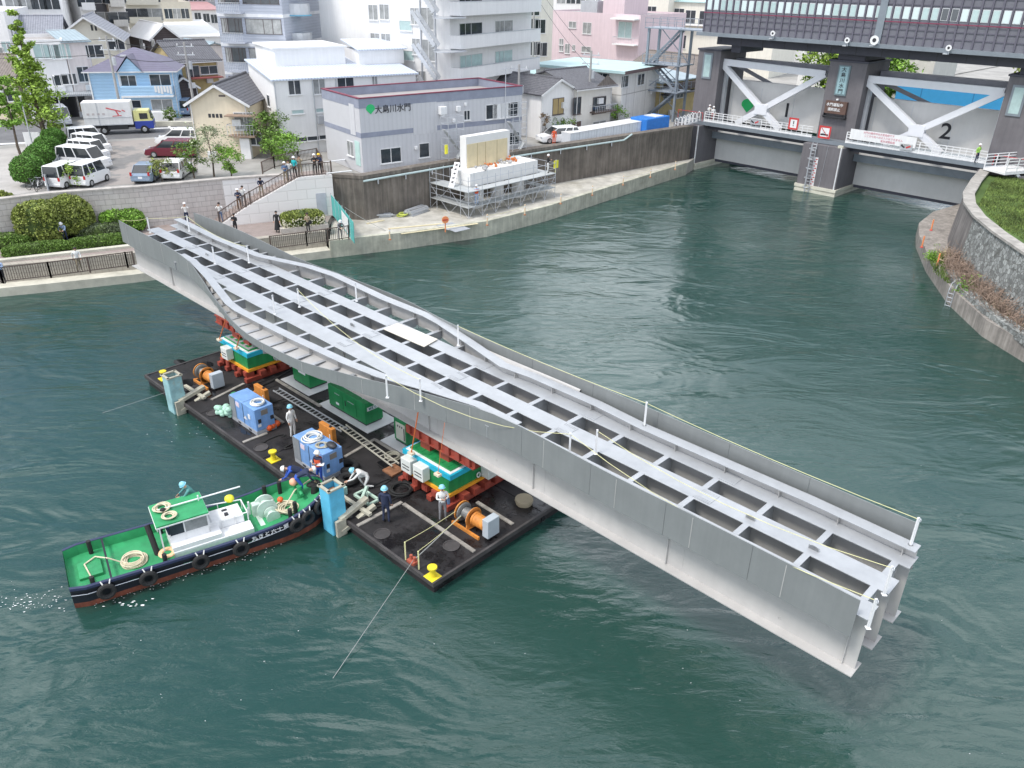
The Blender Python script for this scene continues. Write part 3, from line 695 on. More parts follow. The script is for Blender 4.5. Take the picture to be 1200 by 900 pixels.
wn = winch(20.75, 1.9, 'orange mooring winch with grey box at the far left end of the barge', None)
winch(1.55, 3.25, 'orange mooring winch with grey box near the right corner of the barge', wn)
# ---- spud piles with guides
PILE = M('light_blue_pile_paint', (.30, .50, .52), .6, var=.25, scale=2, kind='spots', kp=(1.3, .56, .66, (.38, .36, .25)))
PILB = M('bright_blue_pile_paint', (.12, .50, .72), .55, var=.15, scale=2, kind='spots', kp=(1.0, .62, .72, (.30, .42, .42)))
RUST = M('rusty_steel', (.26, .12, .06), .85, var=.4, scale=3)
BEIG = M('weathered_beige_steel', (.42, .40, .32), .75, var=.3, scale=2)
for (x, y), zt, mt, lb in (((209, 484), 2.05, PILE, 'rusty pale blue square mooring pile with open top at the far left barge edge'), ((395, 625), 2.15, PILB, 'bright blue square mooring pile with open top beside the tug bow')):
    a, b = QAB(x, y, 0); p = QW(a + .3, b + .15, 0); t = thing('mooring_pile', lb, 'pile', p, QRZ, 'square mooring piles beside the barge')
    m = MB(); s = .33
    for dx, dy, ww, hh in ((0, -s, 2 * s, .05), (0, s, 2 * s, .05), (-s, 0, .05, 2 * s), (s, 0, .05, 2 * s)): m.box((dx, dy, (zt - 1.5) / 2), (ww, hh, zt + 1.5))
    part('casing', m, mt, t)
    m = MB()
    for dx, dy, ww, hh in ((0, -s, .82, .12), (0, s, .82, .12), (-s, 0, .12, .82), (s, 0, .12, .82)): m.box((dx, dy, zt), (ww, hh, .07))
    part('top_rim', m, BEIG, t); part('inner_pipe', MB().box((0, 0, zt - .35), (.5, .5, .1)), RUST, t)
    part('ladder_rungs', MB().bar((-.2, -.40, -.5), (-.2, -.40, 1.0), .05).bar((.1, -.40, -.5), (.1, -.40, 1.0), .05).bar((-.2, -.4, 0.1), (.1, -.4, .1), .05).bar((-.2, -.4, .45), (.1, -.4, .45), .05).bar((-.2, -.4, .8), (.1, -.4, .8), .05), mt, t)
    g = thing('pile_guide', 'weathered beige steel guide arms holding the ' + ('rusty pale blue pile at the left' if zt < 2.1 else 'bright blue pile beside the tug bow'), 'pile guide', p, QRZ, 'pile guides on the barge edge')
    part('guide_arm', MB().bar((-.55, .1, DZ - .35), (-.75, -1.5, DZ + .22), .22, .16), BEIG, g); part('guide_arm', MB().bar((-.45, .05, DZ + .15), (-.35, -1.4, DZ + .45), .26, .16), BEIG, g)
    part('guide_plate', MB().bx(-.60, -.46, -.15, .30, DZ - .8, DZ + .2), BEIG, g); part('cross_arm', MB().bar((-1.1, -1.0, DZ + .2), (.9, -.95, DZ + .2), .16, .12), BEIG, g)
# ---- blue compressors
BLU = M('blue_machine_paint', (.20, .37, .68), .45, var=.14, scale=2.2, streak=.12)
GRYB = M('machine_base_grey', (.35, .36, .38), .6, var=.15)
HOSE = M('white_hose', (.72, .72, .68), .6, var=.1)
def coil(m, c, r, n, th, jit=.06):
    for k in range(n): m.torus((c[0] + random.uniform(-jit, jit), c[1] + random.uniform(-jit, jit), c[2] + k * th * .7), r * random.uniform(.8, 1.05), th, n=20, m=5)
    return m
def compressor():
    t = thing('compressor', '', 'compressor', QW(13.75, .9), QRZ, 'blue compressors on the barge')
    part('body', MB().bx(.02, 2.34, -1.02, -.02, .20, 1.38), BLU, t, bevel=.03); part('skid_base', MB().bx(0, 2.38, -1.05, 0, 0, .2), GRYB, t)
    part('end_grille', MB().bx(1.85, 2.38, -1.045, .005, .2, 1.30), M('grille_grey', (.28, .30, .32), .5, kind='rib', kp=(2, .06, .01, .5)), t)
    m = MB()
    for i in range(3):
        for j in range(2): m.bx(1.93 + j * .22, 2.11 + j * .22, -.98 + i * .33, -.72 + i * .33, 1.301, 1.315)
    m = MB().bx(1.85, 2.38, -1.045, .005, 1.302, 1.33); part('top_grating', m, M('top_grating', (.25, .27, .28), .5, kind='rib', kp=(0, .12, .01, .8)), t)
    part('control_panel', MB().bx(-.004, .02, -.70, -.35, .98, 1.25), M('panel_grey', (.22, .20, .18), .4), t)
    part('warning_label', MB().bx(-.004, .02, -.28, -.12, .42, .56), WHITE, t)
    part('warning_label', MB().bx(1.45, 1.75, -.024, .0, .98, 1.22).bx(1.44, 1.76, -.022, .002, 1.05, 1.12), M('pink_label', (.75, .62, .68), .5), t)
    part('warning_label', MB().bx(.50, .68, -.018, .0, .70, .94).add([(.78, .002, .55), (1.12, .002, .55), (.95, .002, .75)], [(0, 1, 2)]), WHITE, t)
    part('vent_louvre', MB().bx(-.004, .02, -.98, -.80, .6, .8).bx(-.004, .02, -.3, -.15, .62, .82), DARKM, t)
    part('fork_slot', MB().bx(.5, .75, -.002, .004, .04, .15).bx(1.5, 1.75, -.002, .004, .04, .15), DARKM, t)
    part('door_seam', MB().bx(1.12, 1.13, -.02, .0, .22, 1.35).bx(1.12, 1.13, -1.02, -.02, 1.382, 1.388), DARKM, t)
    return t
c1 = compressor(); c1['label'] = 'blue compressor with a neat white hose coil on top, left one'
c2 = dup(c1, QW(8.2, .95), QRZ, 'blue compressor with tangled hoses on top, behind the tug bow')
single('hose_coil', coil(MB(), (0, 0, .02), .30, 6, .035), HOSE, 'white hose coiled in a neat ring on the left compressor', 'hose', QW(14.25, 1.42, DZ + 1.39), group='hose coils')
single('hose_coil', coil(MB(), (0, 0, .02), .36, 6, .03, .12), HOSE, 'loose white hose heap on the compressor behind the tug bow', 'hose', QW(9.65, 1.45, DZ + 1.39), group='hose coils')
single('hose_coil', coil(MB(), (0, 0, .02), .24, 4, .025, .08), BEIG, 'small beige hose coil beside the loose white hose heap', 'hose', QW(8.85, 1.42, DZ + 1.39), group='hose coils')
single('tool_bag', MB().sphere((0, 0, .12), .25, sq=(1.2, .8, .5)), DARKM, 'black bag lying on the compressor behind the tug bow', 'bag', QW(8.45, 1.6, DZ + 1.39), QRZ, smooth=True)
ob = None
for (x, y), s in (((308, 472), 'beside the left compressor'), ((385, 518), 'beside the compressor behind the tug bow')):
    a, b = QAB(x, y)
    if ob is None:
        ob = thing('fuel_tank', 'orange upright fuel tank ' + s, 'fuel tank', QW(a, b), QRZ, 'orange fuel tanks on the barge')
        part('body', MB().bx(-.55, .5, -.12, .12, .05, .95), ORA, ob, bevel=.03); part('foot', MB().bx(-.55, .6, -.25, .25, 0, .06).bx(.3, .62, -.12, .12, .05, .5), ORA, ob)
        part('fill_cap', MB().cyl((-.3, 0, .95), (-.3, 0, 1.02), .06), DARKM, ob); part('latch', MB().bx(-.4, -.33, .12, .14, .35, .62), WHITE, ob)
    else: dup(ob, QW(a, b), QRZ, 'orange upright fuel tank ' + s)
# ---- ladders
def ladder(x0, y0, x1, y1, label, mt, z=DZ + .1):
    a = Vector(QW(*QAB(x0, y0), z)); b = Vector(QW(*QAB(x1, y1), z)); L = (b - a).length; d = (b - a).normalized()
    t = thing('ladder', label, 'ladder', a, math.atan2(d.y, d.x), 'ladders lying on the barge')
    part('side_rail', MB().bx(0, L, -.2, -.16, 0, .07), mt, t); part('side_rail', MB().bx(0, L, .16, .2, 0, .07), mt, t)
    m = MB().bx(.14, .18, -.16, .16, .02, .05); me = m.mesh('rung', mt)
    for i in range(int(L / .3)):
        o = part('rung', me, mt, t); o.location = (i * .3, 0, 0)
ladder(324, 459, 404, 507, 'aluminium ladder lying on the barge deck beside the left compressor', GREYM)
ladder(402, 504, 464, 550, 'weathered ladder lying on the deck between compressor and right jack unit', M('ladder_beige', (.52, .50, .42), .6), DZ + .2)
# ---- generators on white mats
GRN = M('generator_green', (.014, .25, .075), .45, var=.2, scale=2, streak=.15)
MAT_W = M('white_drip_tray', (.68, .68, .68), .7, var=.1)
def generator(a, b, L, W, H, label, pad, variant):
    t = thing('generator', label, 'generator', QW(a, b), QRZ, 'green generators on white drip trays')
    part('body', MB().bx(0, L, -W, 0, .12, H), GRN, t, bevel=.03); part('skid', MB().bx(.05, L - .05, -W + .05, -.03, 0, .12), DARKM, t)
    if variant == 2:
        part('door_panel', MB().bx(1.85, 2.9, -.004, .012, .25, H - .1), GRN, t); part('door_panel', MB().bx(.75, 1.78, -.004, .012, .25, H - .1), GRN, t)
        part('handle', MB().bx(1.6, 1.66, .0, .03, .55, .85), DARKM, t); part('name_plate', MB().bx(2.2, 2.45, .012, .02, .35, .48), WHITE, t); part('name_plate', MB().bx(-.012, .0, -.75, -.12, .82, 1.02), WHITE, t)
        part('grab_rail', MB().bar((.9, .02, .92), (1.4, .02, .92), .03).bar((2.1, .02, .97), (2.5, .02, .97), .03), GREYM, t)
        text_part('lettering', 'Mえつ', .17, t, M('teal_ink', (.02, .18, .2), .6), (-.016, -.44, .92), rz=-PI / 2)
        part('lifting_eye', MB().torus((.5, -.3, H + .03), .05, .015, 'X').torus((L - .5, -.3, H + .03), .05, .015, 'X'), GREYM, t)
    elif variant == 1:
        part('name_plate', MB().bx(.35, 1.0, .0, .015, .75, .92), WHITE, t); m = MB()
        for i in range(5):
            for j in range(2): m.bx(-.01, .0, -.35 - i * .12, -.29 - i * .12, .7 + j * .13, .76 + j * .13)
        part('socket_panel', m, WHITE, t); part('gauge', MB().cyl((-.02, -.15, .95), (0, -.15, .95), .09), GREYM, t)
    else:
        part('control_panel', MB().bx(.12, .80, -.004, .02, .22, H - .12), M('switchboard_cream', (.62, .62, .52), .5), t)
        part('switch', MB().bx(.3, .36, .02, .03, H - .35, H - .25).bx(.45, .51, .02, .03, H - .35, H - .25).bx(.6, .66, .02, .03, H - .35, H - .25).bx(.16, .2, .02, .04, .3, H - .3), DARKM, t)
    part('drip_tray', MB().bx(*pad), MAT_W, None); o = COL.objects[-1]; o.location = QW(a, b); o.rotation_euler = (0, 0, QRZ)
    tag(o, 'white drip tray under the ' + label.split(' with ')[0], 'drip tray', 'white drip trays')
generator(15.95, 5.35, 1.6, 1.15, 1.30, 'small green generator with round gauge, nearest the left jack unit', (-.5, 2.2, -1.6, .45, -.004, .035), 1)
generator(10.75, 5.1, 3.1, 1.05, 1.28, 'long green generator with double doors in the middle of the barge', (-.55, 3.6, -1.5, .35, -.004, .035), 2)
generator(7.85, 5.3, .95, 1.0, 1.25, 'small green generator with cream control panel beside the right jack unit', (-.6, 1.4, -1.5, .52, -.004, .035), 3)
# ---- jack units and grillages
REDP = M('red_oxide_paint', (.30, .055, .035), .6, var=.15, scale=2)
CYAN = M('cyan_paint', (.02, .42, .58), .5); ORL = M('orange_beam_paint', (.80, .36, .03), .5)
def jack(a, b, side):
    base = QW(a, b)
    t = thing('support_grillage', f'red oxide steel grillage of beams and blocks under the {side} jack unit', 'grillage', base, QRZ, 'red steel grillages under the jack units')
    for k in range(3): part('beam', MB().bx(.0 + k * 1.05, .28 + k * 1.05, -5.4, 0, .03, .26).bx(.1 + k * 1.05, .18 + k * 1.05, -5.4, 0, .0, .06), REDP, t)
    part('beam', MB().bx(2.95, 3.2, -5.4, 0, .03, .26), REDP, t)
    me = MB().bx(-.17, .17, -.24, .24, 0, .30).bx(-.10, .10, -.26, .26, .05, .25).mesh('block', REDP)
    for i in range(5):
        o = part('block', me, REDP, t); o.location = (.35 + i * .62, -.35, .262)
    me2 = MB().bx(-.24, .24, -.17, .17, 0, .30).bx(-.26, .26, -.1, .1, .05, .25).mesh('block', REDP)
    for i in range(7):
        o = part('block', me2, REDP, t); o.location = (.05, -.95 - i * .62, .262)
    j = thing('jack_unit', 'green jack unit with cyan rim and ' + ('grey striped lid at the left barge end' if side == 'left' else 'plain lid at the right barge end'), 'jack unit', base + Vector((0, 0, .565)), QRZ, 'green hydraulic jack units')
    j.scale = (1, 1, 1.25)
    part('base_frame', MB().bx(.12, 3.08, -3.1, -.22, 0, .12), ORL, j)
    part('tank', MB().bx(.2, 3.0, -3.0, -.30, .12, .72), GRN, j)
    part('rim', MB().bx(.08, 3.12, -.36, -.26, .68, .86).bx(.08, .18, -3.1, -.36, .68, .86).bx(3.02, 3.12, -3.1, -.36, .68, .86), CYAN, j)
    part('white_edge', MB().bx(.18, 3.02, -.50, -.36, .78, .875).bx(.18, .32, -3.1, -.5, .78, .875).bx(2.9, 3.02, -3.1, -.5, .78, .875), WHITE, j)
    lid = part('lid', MB().bx(.32, 2.9, -2.9, -.5, .78, .93), GRN, j)
    if side == 'left':
        for k in range(5): part('lid_strip', MB().bx(.42 + k * .56, .62 + k * .56, -2.0, -.62, .932, .945), GREYM, lid)
        part('lid_strip', MB().bx(.36, 2.86, -.66, -.54, .934, .95), GREYM, lid)
    else:
        for k in range(6): part('lid_rib', MB().bx(.55 + k * .42, .57 + k * .42, -2.6, -.6, .932, .945), GRN, lid)
    for x0 in ((1.75, 2.55) if side == 'right' else (2.0,)):
        cbx = part('control_box', MB().bx(x0 - .38, x0 + .25, -.28, .12, .25, .78), M('box_cream', (.66, .68, .64), .5), j, bevel=.02)
        part('button_row', MB().bx(x0 - .3, x0 + .15, .12, .125, .4, .44).bx(x0 - .3, x0 + .15, .12, .125, .52, .56), DARKM, cbx)
    part('side_box', MB().bx(-.30, .18, -2.6, -2.1, .15, .75), MATS['box_cream'], j, bevel=.02)
    part('tow_ring', MB().torus((.1, -1.9, .3), .09, .025, 'X'), WHITE, j)
    u = thing('saddle_beam', f'dark red steel saddle beam under the bridge on the {side} jack unit', 'saddle beam', base, QRZ, 'red saddle beams under the bridge')
    xa, xb = (-.7, 4.1) if side == 'left' else (-.85, 3.1)
    for y0 in (-.78, -3.1, -4.6):
        part('beam', MB().bx(xa, xb, y0 - .25, y0 + .0, 2.2, ZB - DZ - .02).bx(xa, xb, y0 - .34, y0 + .09, 2.17, 2.22).bx(xa, xb, y0 - .34, y0 + .09, ZB - DZ - .045, ZB - DZ - .012), REDP, u)
    for k in range(7): part('stiffener', MB().bx(xa + .2 + k * .62, xa + .45 + k * .62, -.78, -.66, 2.23, ZB - DZ - .05), REDP, u)
    part('post', MB().bx(.8, 1.4, -2.9, -.85, 1.49, 2.168), REDP, u); part('post', MB().bx(2.0, 2.6, -2.9, -.85, 1.49, 2.168), REDP, u)
jack(18.95, 3.35, 'left'); jack(2.75, 3.2, 'right')
ORS = M('orange_strap', (.75, .20, .06), .7)
for (x0, y0, x1, y1, s) in ((490, 483, 482, 531, 'left strap of the right jack unit'), (521, 496, 513, 556, 'right strap of the right jack unit'), (265, 373, 257, 398, 'left strap of the left jack unit'), (282.5, 389, 277, 408, 'right strap of the left jack unit')):
    lo = P(x1, y1, 2.4); uv = BUV(x0, y0, ZD - .6); hi = P(x0, y0, 4.0)
    t = thing('lashing_strap', 'orange lashing strap, ' + s, 'strap', lo, 0, 'orange lashing straps between bridge and jack units')
    # keep the strap in the vertical plane of its foot
    d = hi - CPOS; k = ((lo - CPOS).dot(dv)) / d.dot(dv); hi = CPOS + d * k
    part('webbing', MB().bar((0, 0, 0), hi - lo, .055, .02), ORS, t); part('ratchet', MB().box((0, 0, .0), (.28, .2, .10), QRZ), M('ratchet_cream', (.7, .62, .48), .6), t)
# ---- loose gear
def gear(name, m, mt, label, cat, x, y, z=DZ, rz=QRZ, smooth=True, group=None): return single(name, m, mt, label, cat, P(x, y, z), rz, group, smooth)
gear('spare_tyre', MB().torus((0, 0, .16), .36, .16, squash=1), BLACK, 'black tyre lying flat on deck beside the crouching white worker', 'tyre', 408, 550, group='tyres on the barge deck')
gear('spare_tyre', MB().torus((0, 0, .16), .34, .15), BLACK, 'second black tyre on deck just below the first one', 'tyre', 408, 565, group='tyres on the barge deck')
gear('hose_coil', coil(MB(), (0, 0, .03), .5, 7, .035, .1), BLACK, 'black cable coil on the deck left of the right grillage', 'cable', 470, 575)
gear('rope_coil', coil(MB(), (0, 0, .03), .33, 5, .03, .08), BEIG, 'beige rope coil at the foot of the lower ladder', 'rope', 461, 536, group='rope coils on the barge')
gear('wooden_mat', MB().box((0, 0, .04), (.7, .7, .08)), RUST, 'brown square mat beside the lower ladder end', 'mat', 461, 552, smooth=False)
gear('round_basket', MB().lathe((0, 0, 0), [(.34, 0), (.40, .18), (.38, .26), (.28, .24)], 16), M('straw_basket', (.38, .32, .22), .9), 'round straw coloured basket on the deck under the bridge edge', 'basket', 614, 590)
for i, (x, y) in enumerate(((316, 504.5), (320, 502), (325, 499.5))):
    gear('float_ball', MB().sphere((0, 0, .16), .17), M('float_orange', (.80, .13, .03), .5), ('left', 'middle', 'right')[i] + ' of three orange floats beside the left compressor', 'float', x, y, group='orange floats on the barge')
m = MB()
for i in range(26): m.sphere((random.gauss(0, .22), random.gauss(0, .14), .12 + abs(random.gauss(0, .18))), random.uniform(.12, .22), 7, 5, (1, 1, .8))
gear('net_bag', m, M('mint_net', (.38, .60, .48), .8, var=.3, scale=9), 'pale mint green net heap beside the left compressor', 'net', 266, 487)
gear('green_sack', MB().sphere((0, 0, .2), .28, sq=(1.1, .8, .8)), GRN, 'dark green sack on top of the deck behind the net heap', 'sack', 276, 468)
m = MB().bar((-.5, 0, .1), (.5, 0, .1), .1).bar((-.5, -.5, .1), (.5, -.5, .1), .1).bar((-.5, 0, .1), (-.5, -.5, .1), .1).bar((.5, 0, .1), (.5, -.5, .1), .1).bar((0, 0, .1), (.1, -.4, .55), .12).bar((-.3, -.1, .1), (-.3, -.1, .6), .05)
gear('cutting_jig', m, M('mint_steel', (.45, .60, .50), .6, var=.2), 'pale green steel jig on deck behind the bright blue pile', 'jig', 424, 588, smooth=False)
gear('cutter_box', MB().box((0, 0, .18), (.5, .4, .36)), M('mint_box', (.40, .62, .56), .5), 'small mint green box behind the bright blue pile top', 'box', 399, 578, DZ, smooth=False)
for i in range(7):
    x, y = ((330, 512), (350, 520), (444, 590), (300, 447), (440, 568), (330, 470), (395, 500))[i]
    a = P(x, y, DZ + .03); pts = [a + Vector((math.cos(t * .5 + i) * .35 * t * .35, math.sin(t * .7 + i) * .3 * t * .3, 0)) for t in range(9)]
    single('black_cable', MB().tube(pts, .03, 5), BLACK, ('black cable loop left of the compressor behind the bow', 'black cable curl beside the white worker with blue helmet', 'black cable beside the navy clad worker', 'black cable crossing from the left grillage to the generators', 'black cable curl next to the crouching worker', 'black cable curl between the left compressor and ladder', 'black cable beside the upper ladder end')[i], 'cable', group='black cables on the barge deck')
single('supply_cable', MB().tube([P(x, y, DZ + .05) for x, y in ((306, 452), (318, 447), (328, 441), (345, 430))], .05, 6), BLACK, 'thick black supply cable curving from the left grillage', 'cable')
m = MB().tube([P(475, 655, DZ + .02), P(475, 636, DZ + .02) + Vector((0, 0, 0))], .02)
for (x, y), s in (((475.5, 656), 'left'), ((491, 667), 'right')):
    single('yellow_post', MB().bar((0, 0, 0), (0, 0, .85), .05), ROPEY, f'short yellow post at the nearest barge edge, the {s} of two', 'post', P(x, y, DZ), group='short yellow posts at the barge edge')
rope(P(475.5, 656, DZ) + Vector((0, 0, .85)), QW(1.9, 3.0, DZ + .7), 'yellow rope from the left short post to the right winch', .05, group='yellow ropes at the right barge end')
rope(P(491, 667, DZ) + Vector((0, 0, .85)), QW(1.6, 2.9, DZ + .6), 'yellow rope from the right short post to the right winch', .05, group='yellow ropes at the right barge end')
rope(P(484, 657, DZ + .15), P(390, 795, 0), 'grey mooring line running from the barge corner down into the water', 0, .012, M('grey_line', (.30, .31, .30), .6), 'mooring_line', 'line', None)
rope(P(484, 657, DZ + .15), QW(1.7, 3.0, DZ + .55), 'grey wire from the barge corner roller to the right winch', .03, .02, MATS['grey_line'], 'winch_wire', 'wire', None)
rope(P(200, 458, DZ), P(120, 484, 0), 'pale mooring line from the left pile into the water', 0, .009, MATS['grey_line'], 'mooring_line', 'line', None)
gear('fairlead_roller', MB().box((0, 0, .06), (.4, .3, .12)).cyl((-.1, 0, .1), (-.1, 0, .3), .06).cyl((.1, 0, .1), (.1, 0, .3), .06), M('dull_red', (.40, .10, .06), .6), 'small red fairlead roller at the barge corner where the line leaves', 'roller', 484, 659, smooth=False)
# ================================================================== tug boat
TO = P(81, 690, .95); TO.z = 0; TRZ = R_(32.2); TLN, TBM = 9.75, 2.75
tug = thing('work_boat', 'small green decked work boat with white cabin pushing its bow against the barge', 'boat', TO, TRZ)
TGR = M('boat_deck_green', (.03, .29, .11), .6, var=.25, scale=1.6, kind='spots', kp=(2.2, .60, .72, (.10, .24, .13)))
TBL = M('boat_hull_black', (.014, .016, .024), .45, var=.3, scale=2)
TRED = M('antifouling_red', (.24, .07, .04), .75, var=.25, scale=2, streak=.3)
def hw(x):          # half width along the boat
    t = x / TLN
    if t < .04: return 1.22 + .15 * (t / .04)
    if t < .72: return 1.38
    k = (t - .72) / .28; return 1.38 * math.sqrt(max(0, 1 - k ** 2.4)) + .03
def sheer(x): t = x / TLN; return .88 + .10 * (1 - t) ** 3 + .62 * max(0, (t - .55) / .45) ** 2
C_Y = 1.12
xs = [0, .12, .5, 1.5, 3, 4.5, 6, 7, 7.6, 8.1, 8.6, 9.0, 9.3, 9.55, 9.7, TLN]
def ring(f): return [f(x, s) for s in (-1, 1) for x in (xs if s < 0 else xs[::-1])]
def lvl(off, z): return [Vector((min(x, TLN - off * .6) if off else x, C_Y + s * max(.02, hw(x) - off), z(x))) for s in (-1, 1) for x in (xs if s < 0 else xs[::-1])]
part('hull_bottom', MB().loft([lvl(.35, lambda x: -.5), lvl(.16, lambda x: .0), lvl(.10, lambda x: .28 + .12 * max(0, x / TLN - .6))]), TRED, tug, True)
part('hull', MB().loft([lvl(.10, lambda x: .26 + .12 * max(0, x / TLN - .6)), lvl(.02, lambda x: sheer(x) - .12), lvl(0, lambda x: sheer(x) - .05), lvl(0, lambda x: sheer(x) + .02)], caps=False), TBL, tug, True)
part('rub_rail', MB().loft([lvl(-.05, lambda x: sheer(x) + .05), lvl(-.05, lambda x: sheer(x) - .05), lvl(.08, lambda x: sheer(x) - .05), lvl(.08, lambda x: sheer(x) + .05), lvl(-.05, lambda x: sheer(x) + .05)], caps=False), M('navy_rail', (.03, .04, .09), .5), tug)
part('hull_stripe', MB().loft([lvl(.0, lambda x: sheer(x) - .28), lvl(-.012, lambda x: sheer(x) - .30), lvl(.03, lambda x: sheer(x) - .33)], caps=False), GREYM, tug)
part('bulwark', MB().loft([lvl(.08, lambda x: sheer(x) + .03), lvl(.12, lambda x: sheer(x) - .38)], caps=False), TGR, tug)
dk = lvl(.10, lambda x: sheer(x) - .36); m = MB(); n = len(xs)
m.add(dk, [(i, i + 1, 2 * n - 2 - i, 2 * n - 1 - i) for i in range(n - 1)]); part('deck', m, TGR, tug)
def tl(x, y, z): return Vector((x, C_Y + y, z))
# scuppers, crossbar, hatch
for x in (1.9, 3.75, 5.75): part('scupper', MB().bx(x, x + .75, C_Y - 1.335, C_Y - 1.325, .60, .70), TGR, tug)
part('crossbar', MB().bar(tl(1.35, -1.3, .95), tl(1.35, 1.3, .95), .07), TBL, tug)
part('stern_hatch', MB().bx(.35, 1.15, C_Y - .45, C_Y + .55, .5, .72), TGR, tug, bevel=.02)
for x, y in ((.75, -1.15), (.9, 1.1), (3.2, -1.1), (3.4, 1.1), (8.0, -1.0), (7.6, 1.2), (8.2, 1.05), (8.3, -.72)):
    part('bitt', MB().cyl(tl(x, y, .5), tl(x, y, sheer(x) + .22), .085, .085, 10), BLACK, tug)
# cabin
cab = part('cabin', MB().bx(3.55, 5.35, C_Y - .95, C_Y + .62, .5, 1.15), WHITE, tug)
CX0, CX1, CY0, CY1, CT = 3.25, 5.0, C_Y - .62, C_Y + .78, 2.05
part('roof', MB().bx(CX0 - .08, CX1 + .05, CY0 - .08, CY1 + .08, CT, CT + .06), TGR, cab); part('roof_edge', MB().bx(CX0 - .1, CX1 + .07, CY0 - .1, CY1 + .1, CT - .05, CT - .001), WHITE, cab)
for x in (CX0, CX0 + .85, CX1 - .04):
    for y in (CY0, CY1 - .05): part('corner_post', MB().bx(x, x + .05, y, y + .05, .9, CT - .05), WHITE, cab)
part('side_panel', MB().bx(CX0 + .3, CX1, CY0 - .0, CY0 + .03, 1.1, 1.45), WHITE, cab); part('side_window', MB().bx(CX0 + .9, CX1 - .05, CY0 + .01, CY0 + .02, 1.47, CT - .1), GLASS_M, cab)
part('side_window', MB().bx(CX0 + .35, CX0 + .86, CY0 + .01, CY0 + .02, 1.47, CT - .1), GLASS_D, cab)
part('window_bar', MB().bx(CX0 + .86, CX0 + .90, CY0 - .01, CY0 + .035, 1.4, CT - .05).bx(CX0 + .3, CX1, CY0 - .01, CY0 + .035, 1.43, 1.47), WHITE, cab)
part('front_window', MB().bx(CX1 - .01, CX1, CY0 + .05, CY1 - .05, 1.35, CT - .08), GLASS_D, cab); part('front_panel', MB().bx(CX1 - .03, CX1, CY0, CY1, 1.1, 1.35), WHITE, cab)
part('far_panel', MB().bx(CX0 + .3, CX1, CY1 - .03, CY1, 1.1, 1.45), WHITE, cab)
part('engine_casing', MB().bx(5.0, 6.35, C_Y - .35, C_Y + .55, .5, 1.28), WHITE, tug, bevel=.03); part('side_deck_casing', MB().bx(3.55, 6.55, C_Y - .98, C_Y - .36, .5, .95), WHITE, tug, bevel=.02)
part('casing_hatch', MB().bx(5.15, 6.25, C_Y - .25, C_Y + .45, 1.282, 1.31), WHITE, tug); part('casing_vent', MB().box(tl(5.75, -.1, 1.36), (.14, .12, .1)).box(tl(5.75, .25, 1.33), (.2, .1, .04)), DARKM, tug)
m = MB(); hr = [tl(5.1, -.38, 1.35), tl(6.5, -.38, 1.35), tl(6.5, .6, 1.35), tl(5.1, .75, 1.45), tl(3.9, .75, 1.5)]; m.tube(hr, .025, 6)
for p in (tl(5.5, -.38, 1.35), tl(6.0, -.38, 1.35), tl(6.5, -.38, 1.35), tl(6.5, .6, 1.35), tl(5.6, .7, 1.4)): m.cyl(p, (p.x, p.y, .9), .02, .02, 6)
part('handrail', m, WHITE, tug); part('mast', MB().cyl(tl(3.4, .25, 2.2), tl(6.5, .25, 2.2), .03, .03, 6).cyl(tl(4.9, .25, 2.1), tl(4.9, .25, 2.35), .03), WHITE, tug)
part('funnel', MB().cyl(tl(3.05, -.2, .5), tl(2.95, .45, 1.55), .11, .11, 10), BLACK, tug)
# winch
wm = part('deck_winch', MB().bx(6.9, 7.9, C_Y - .55, C_Y + .6, .5, .62), M('winch_mint', (.55, .66, .58), .55, var=.15, scale=4), tug)
part('winch_drum', MB().lathe(tl(7.35, .2, .95), [(.42, -.26), (.42, -.2), (.2, -.18), (.2, .18), (.42, .2), (.42, .26)], 18, 'Y'), MATS['winch_mint'], wm, True)
part('winch_drum', MB().lathe(tl(7.45, -.3, .80), [(.28, -.2), (.28, -.15), (.14, -.12), (.14, .12), (.28, .15), (.28, .2)], 16, 'Y'), MATS['winch_mint'], wm, True)
part('gear_case', MB().box(tl(7.0, .35, .85), (.35, .3, .6)).box(tl(7.6, .45, .8), (.25, .2, .5)), MATS['winch_mint'], wm, bevel=.03)
part('winch_arm', MB().bar(tl(6.75, .5, .5), tl(6.75, .5, 1.2), .07).bar(tl(6.6, .25, .5), tl(6.65, .25, 1.1), .06), WHITE, wm)
part('towing_bitt', MB().cyl(tl(8.8, .2, .8), tl(8.8, .2, 1.45), .12).cyl(tl(8.8, -.15, 1.2), tl(8.8, .55, 1.2), .08).cyl(tl(8.75, .6, .8), tl(8.75, .6, 1.35), .1), TGR, tug, True)
part('bow_fender', MB().cyl(tl(9.35, .05, .9), tl(9.45, .05, 1.35), .16).sphere(tl(9.5, .25, 1.3), .3, sq=(1.3, .7, .4)), BLACK, tug, True)
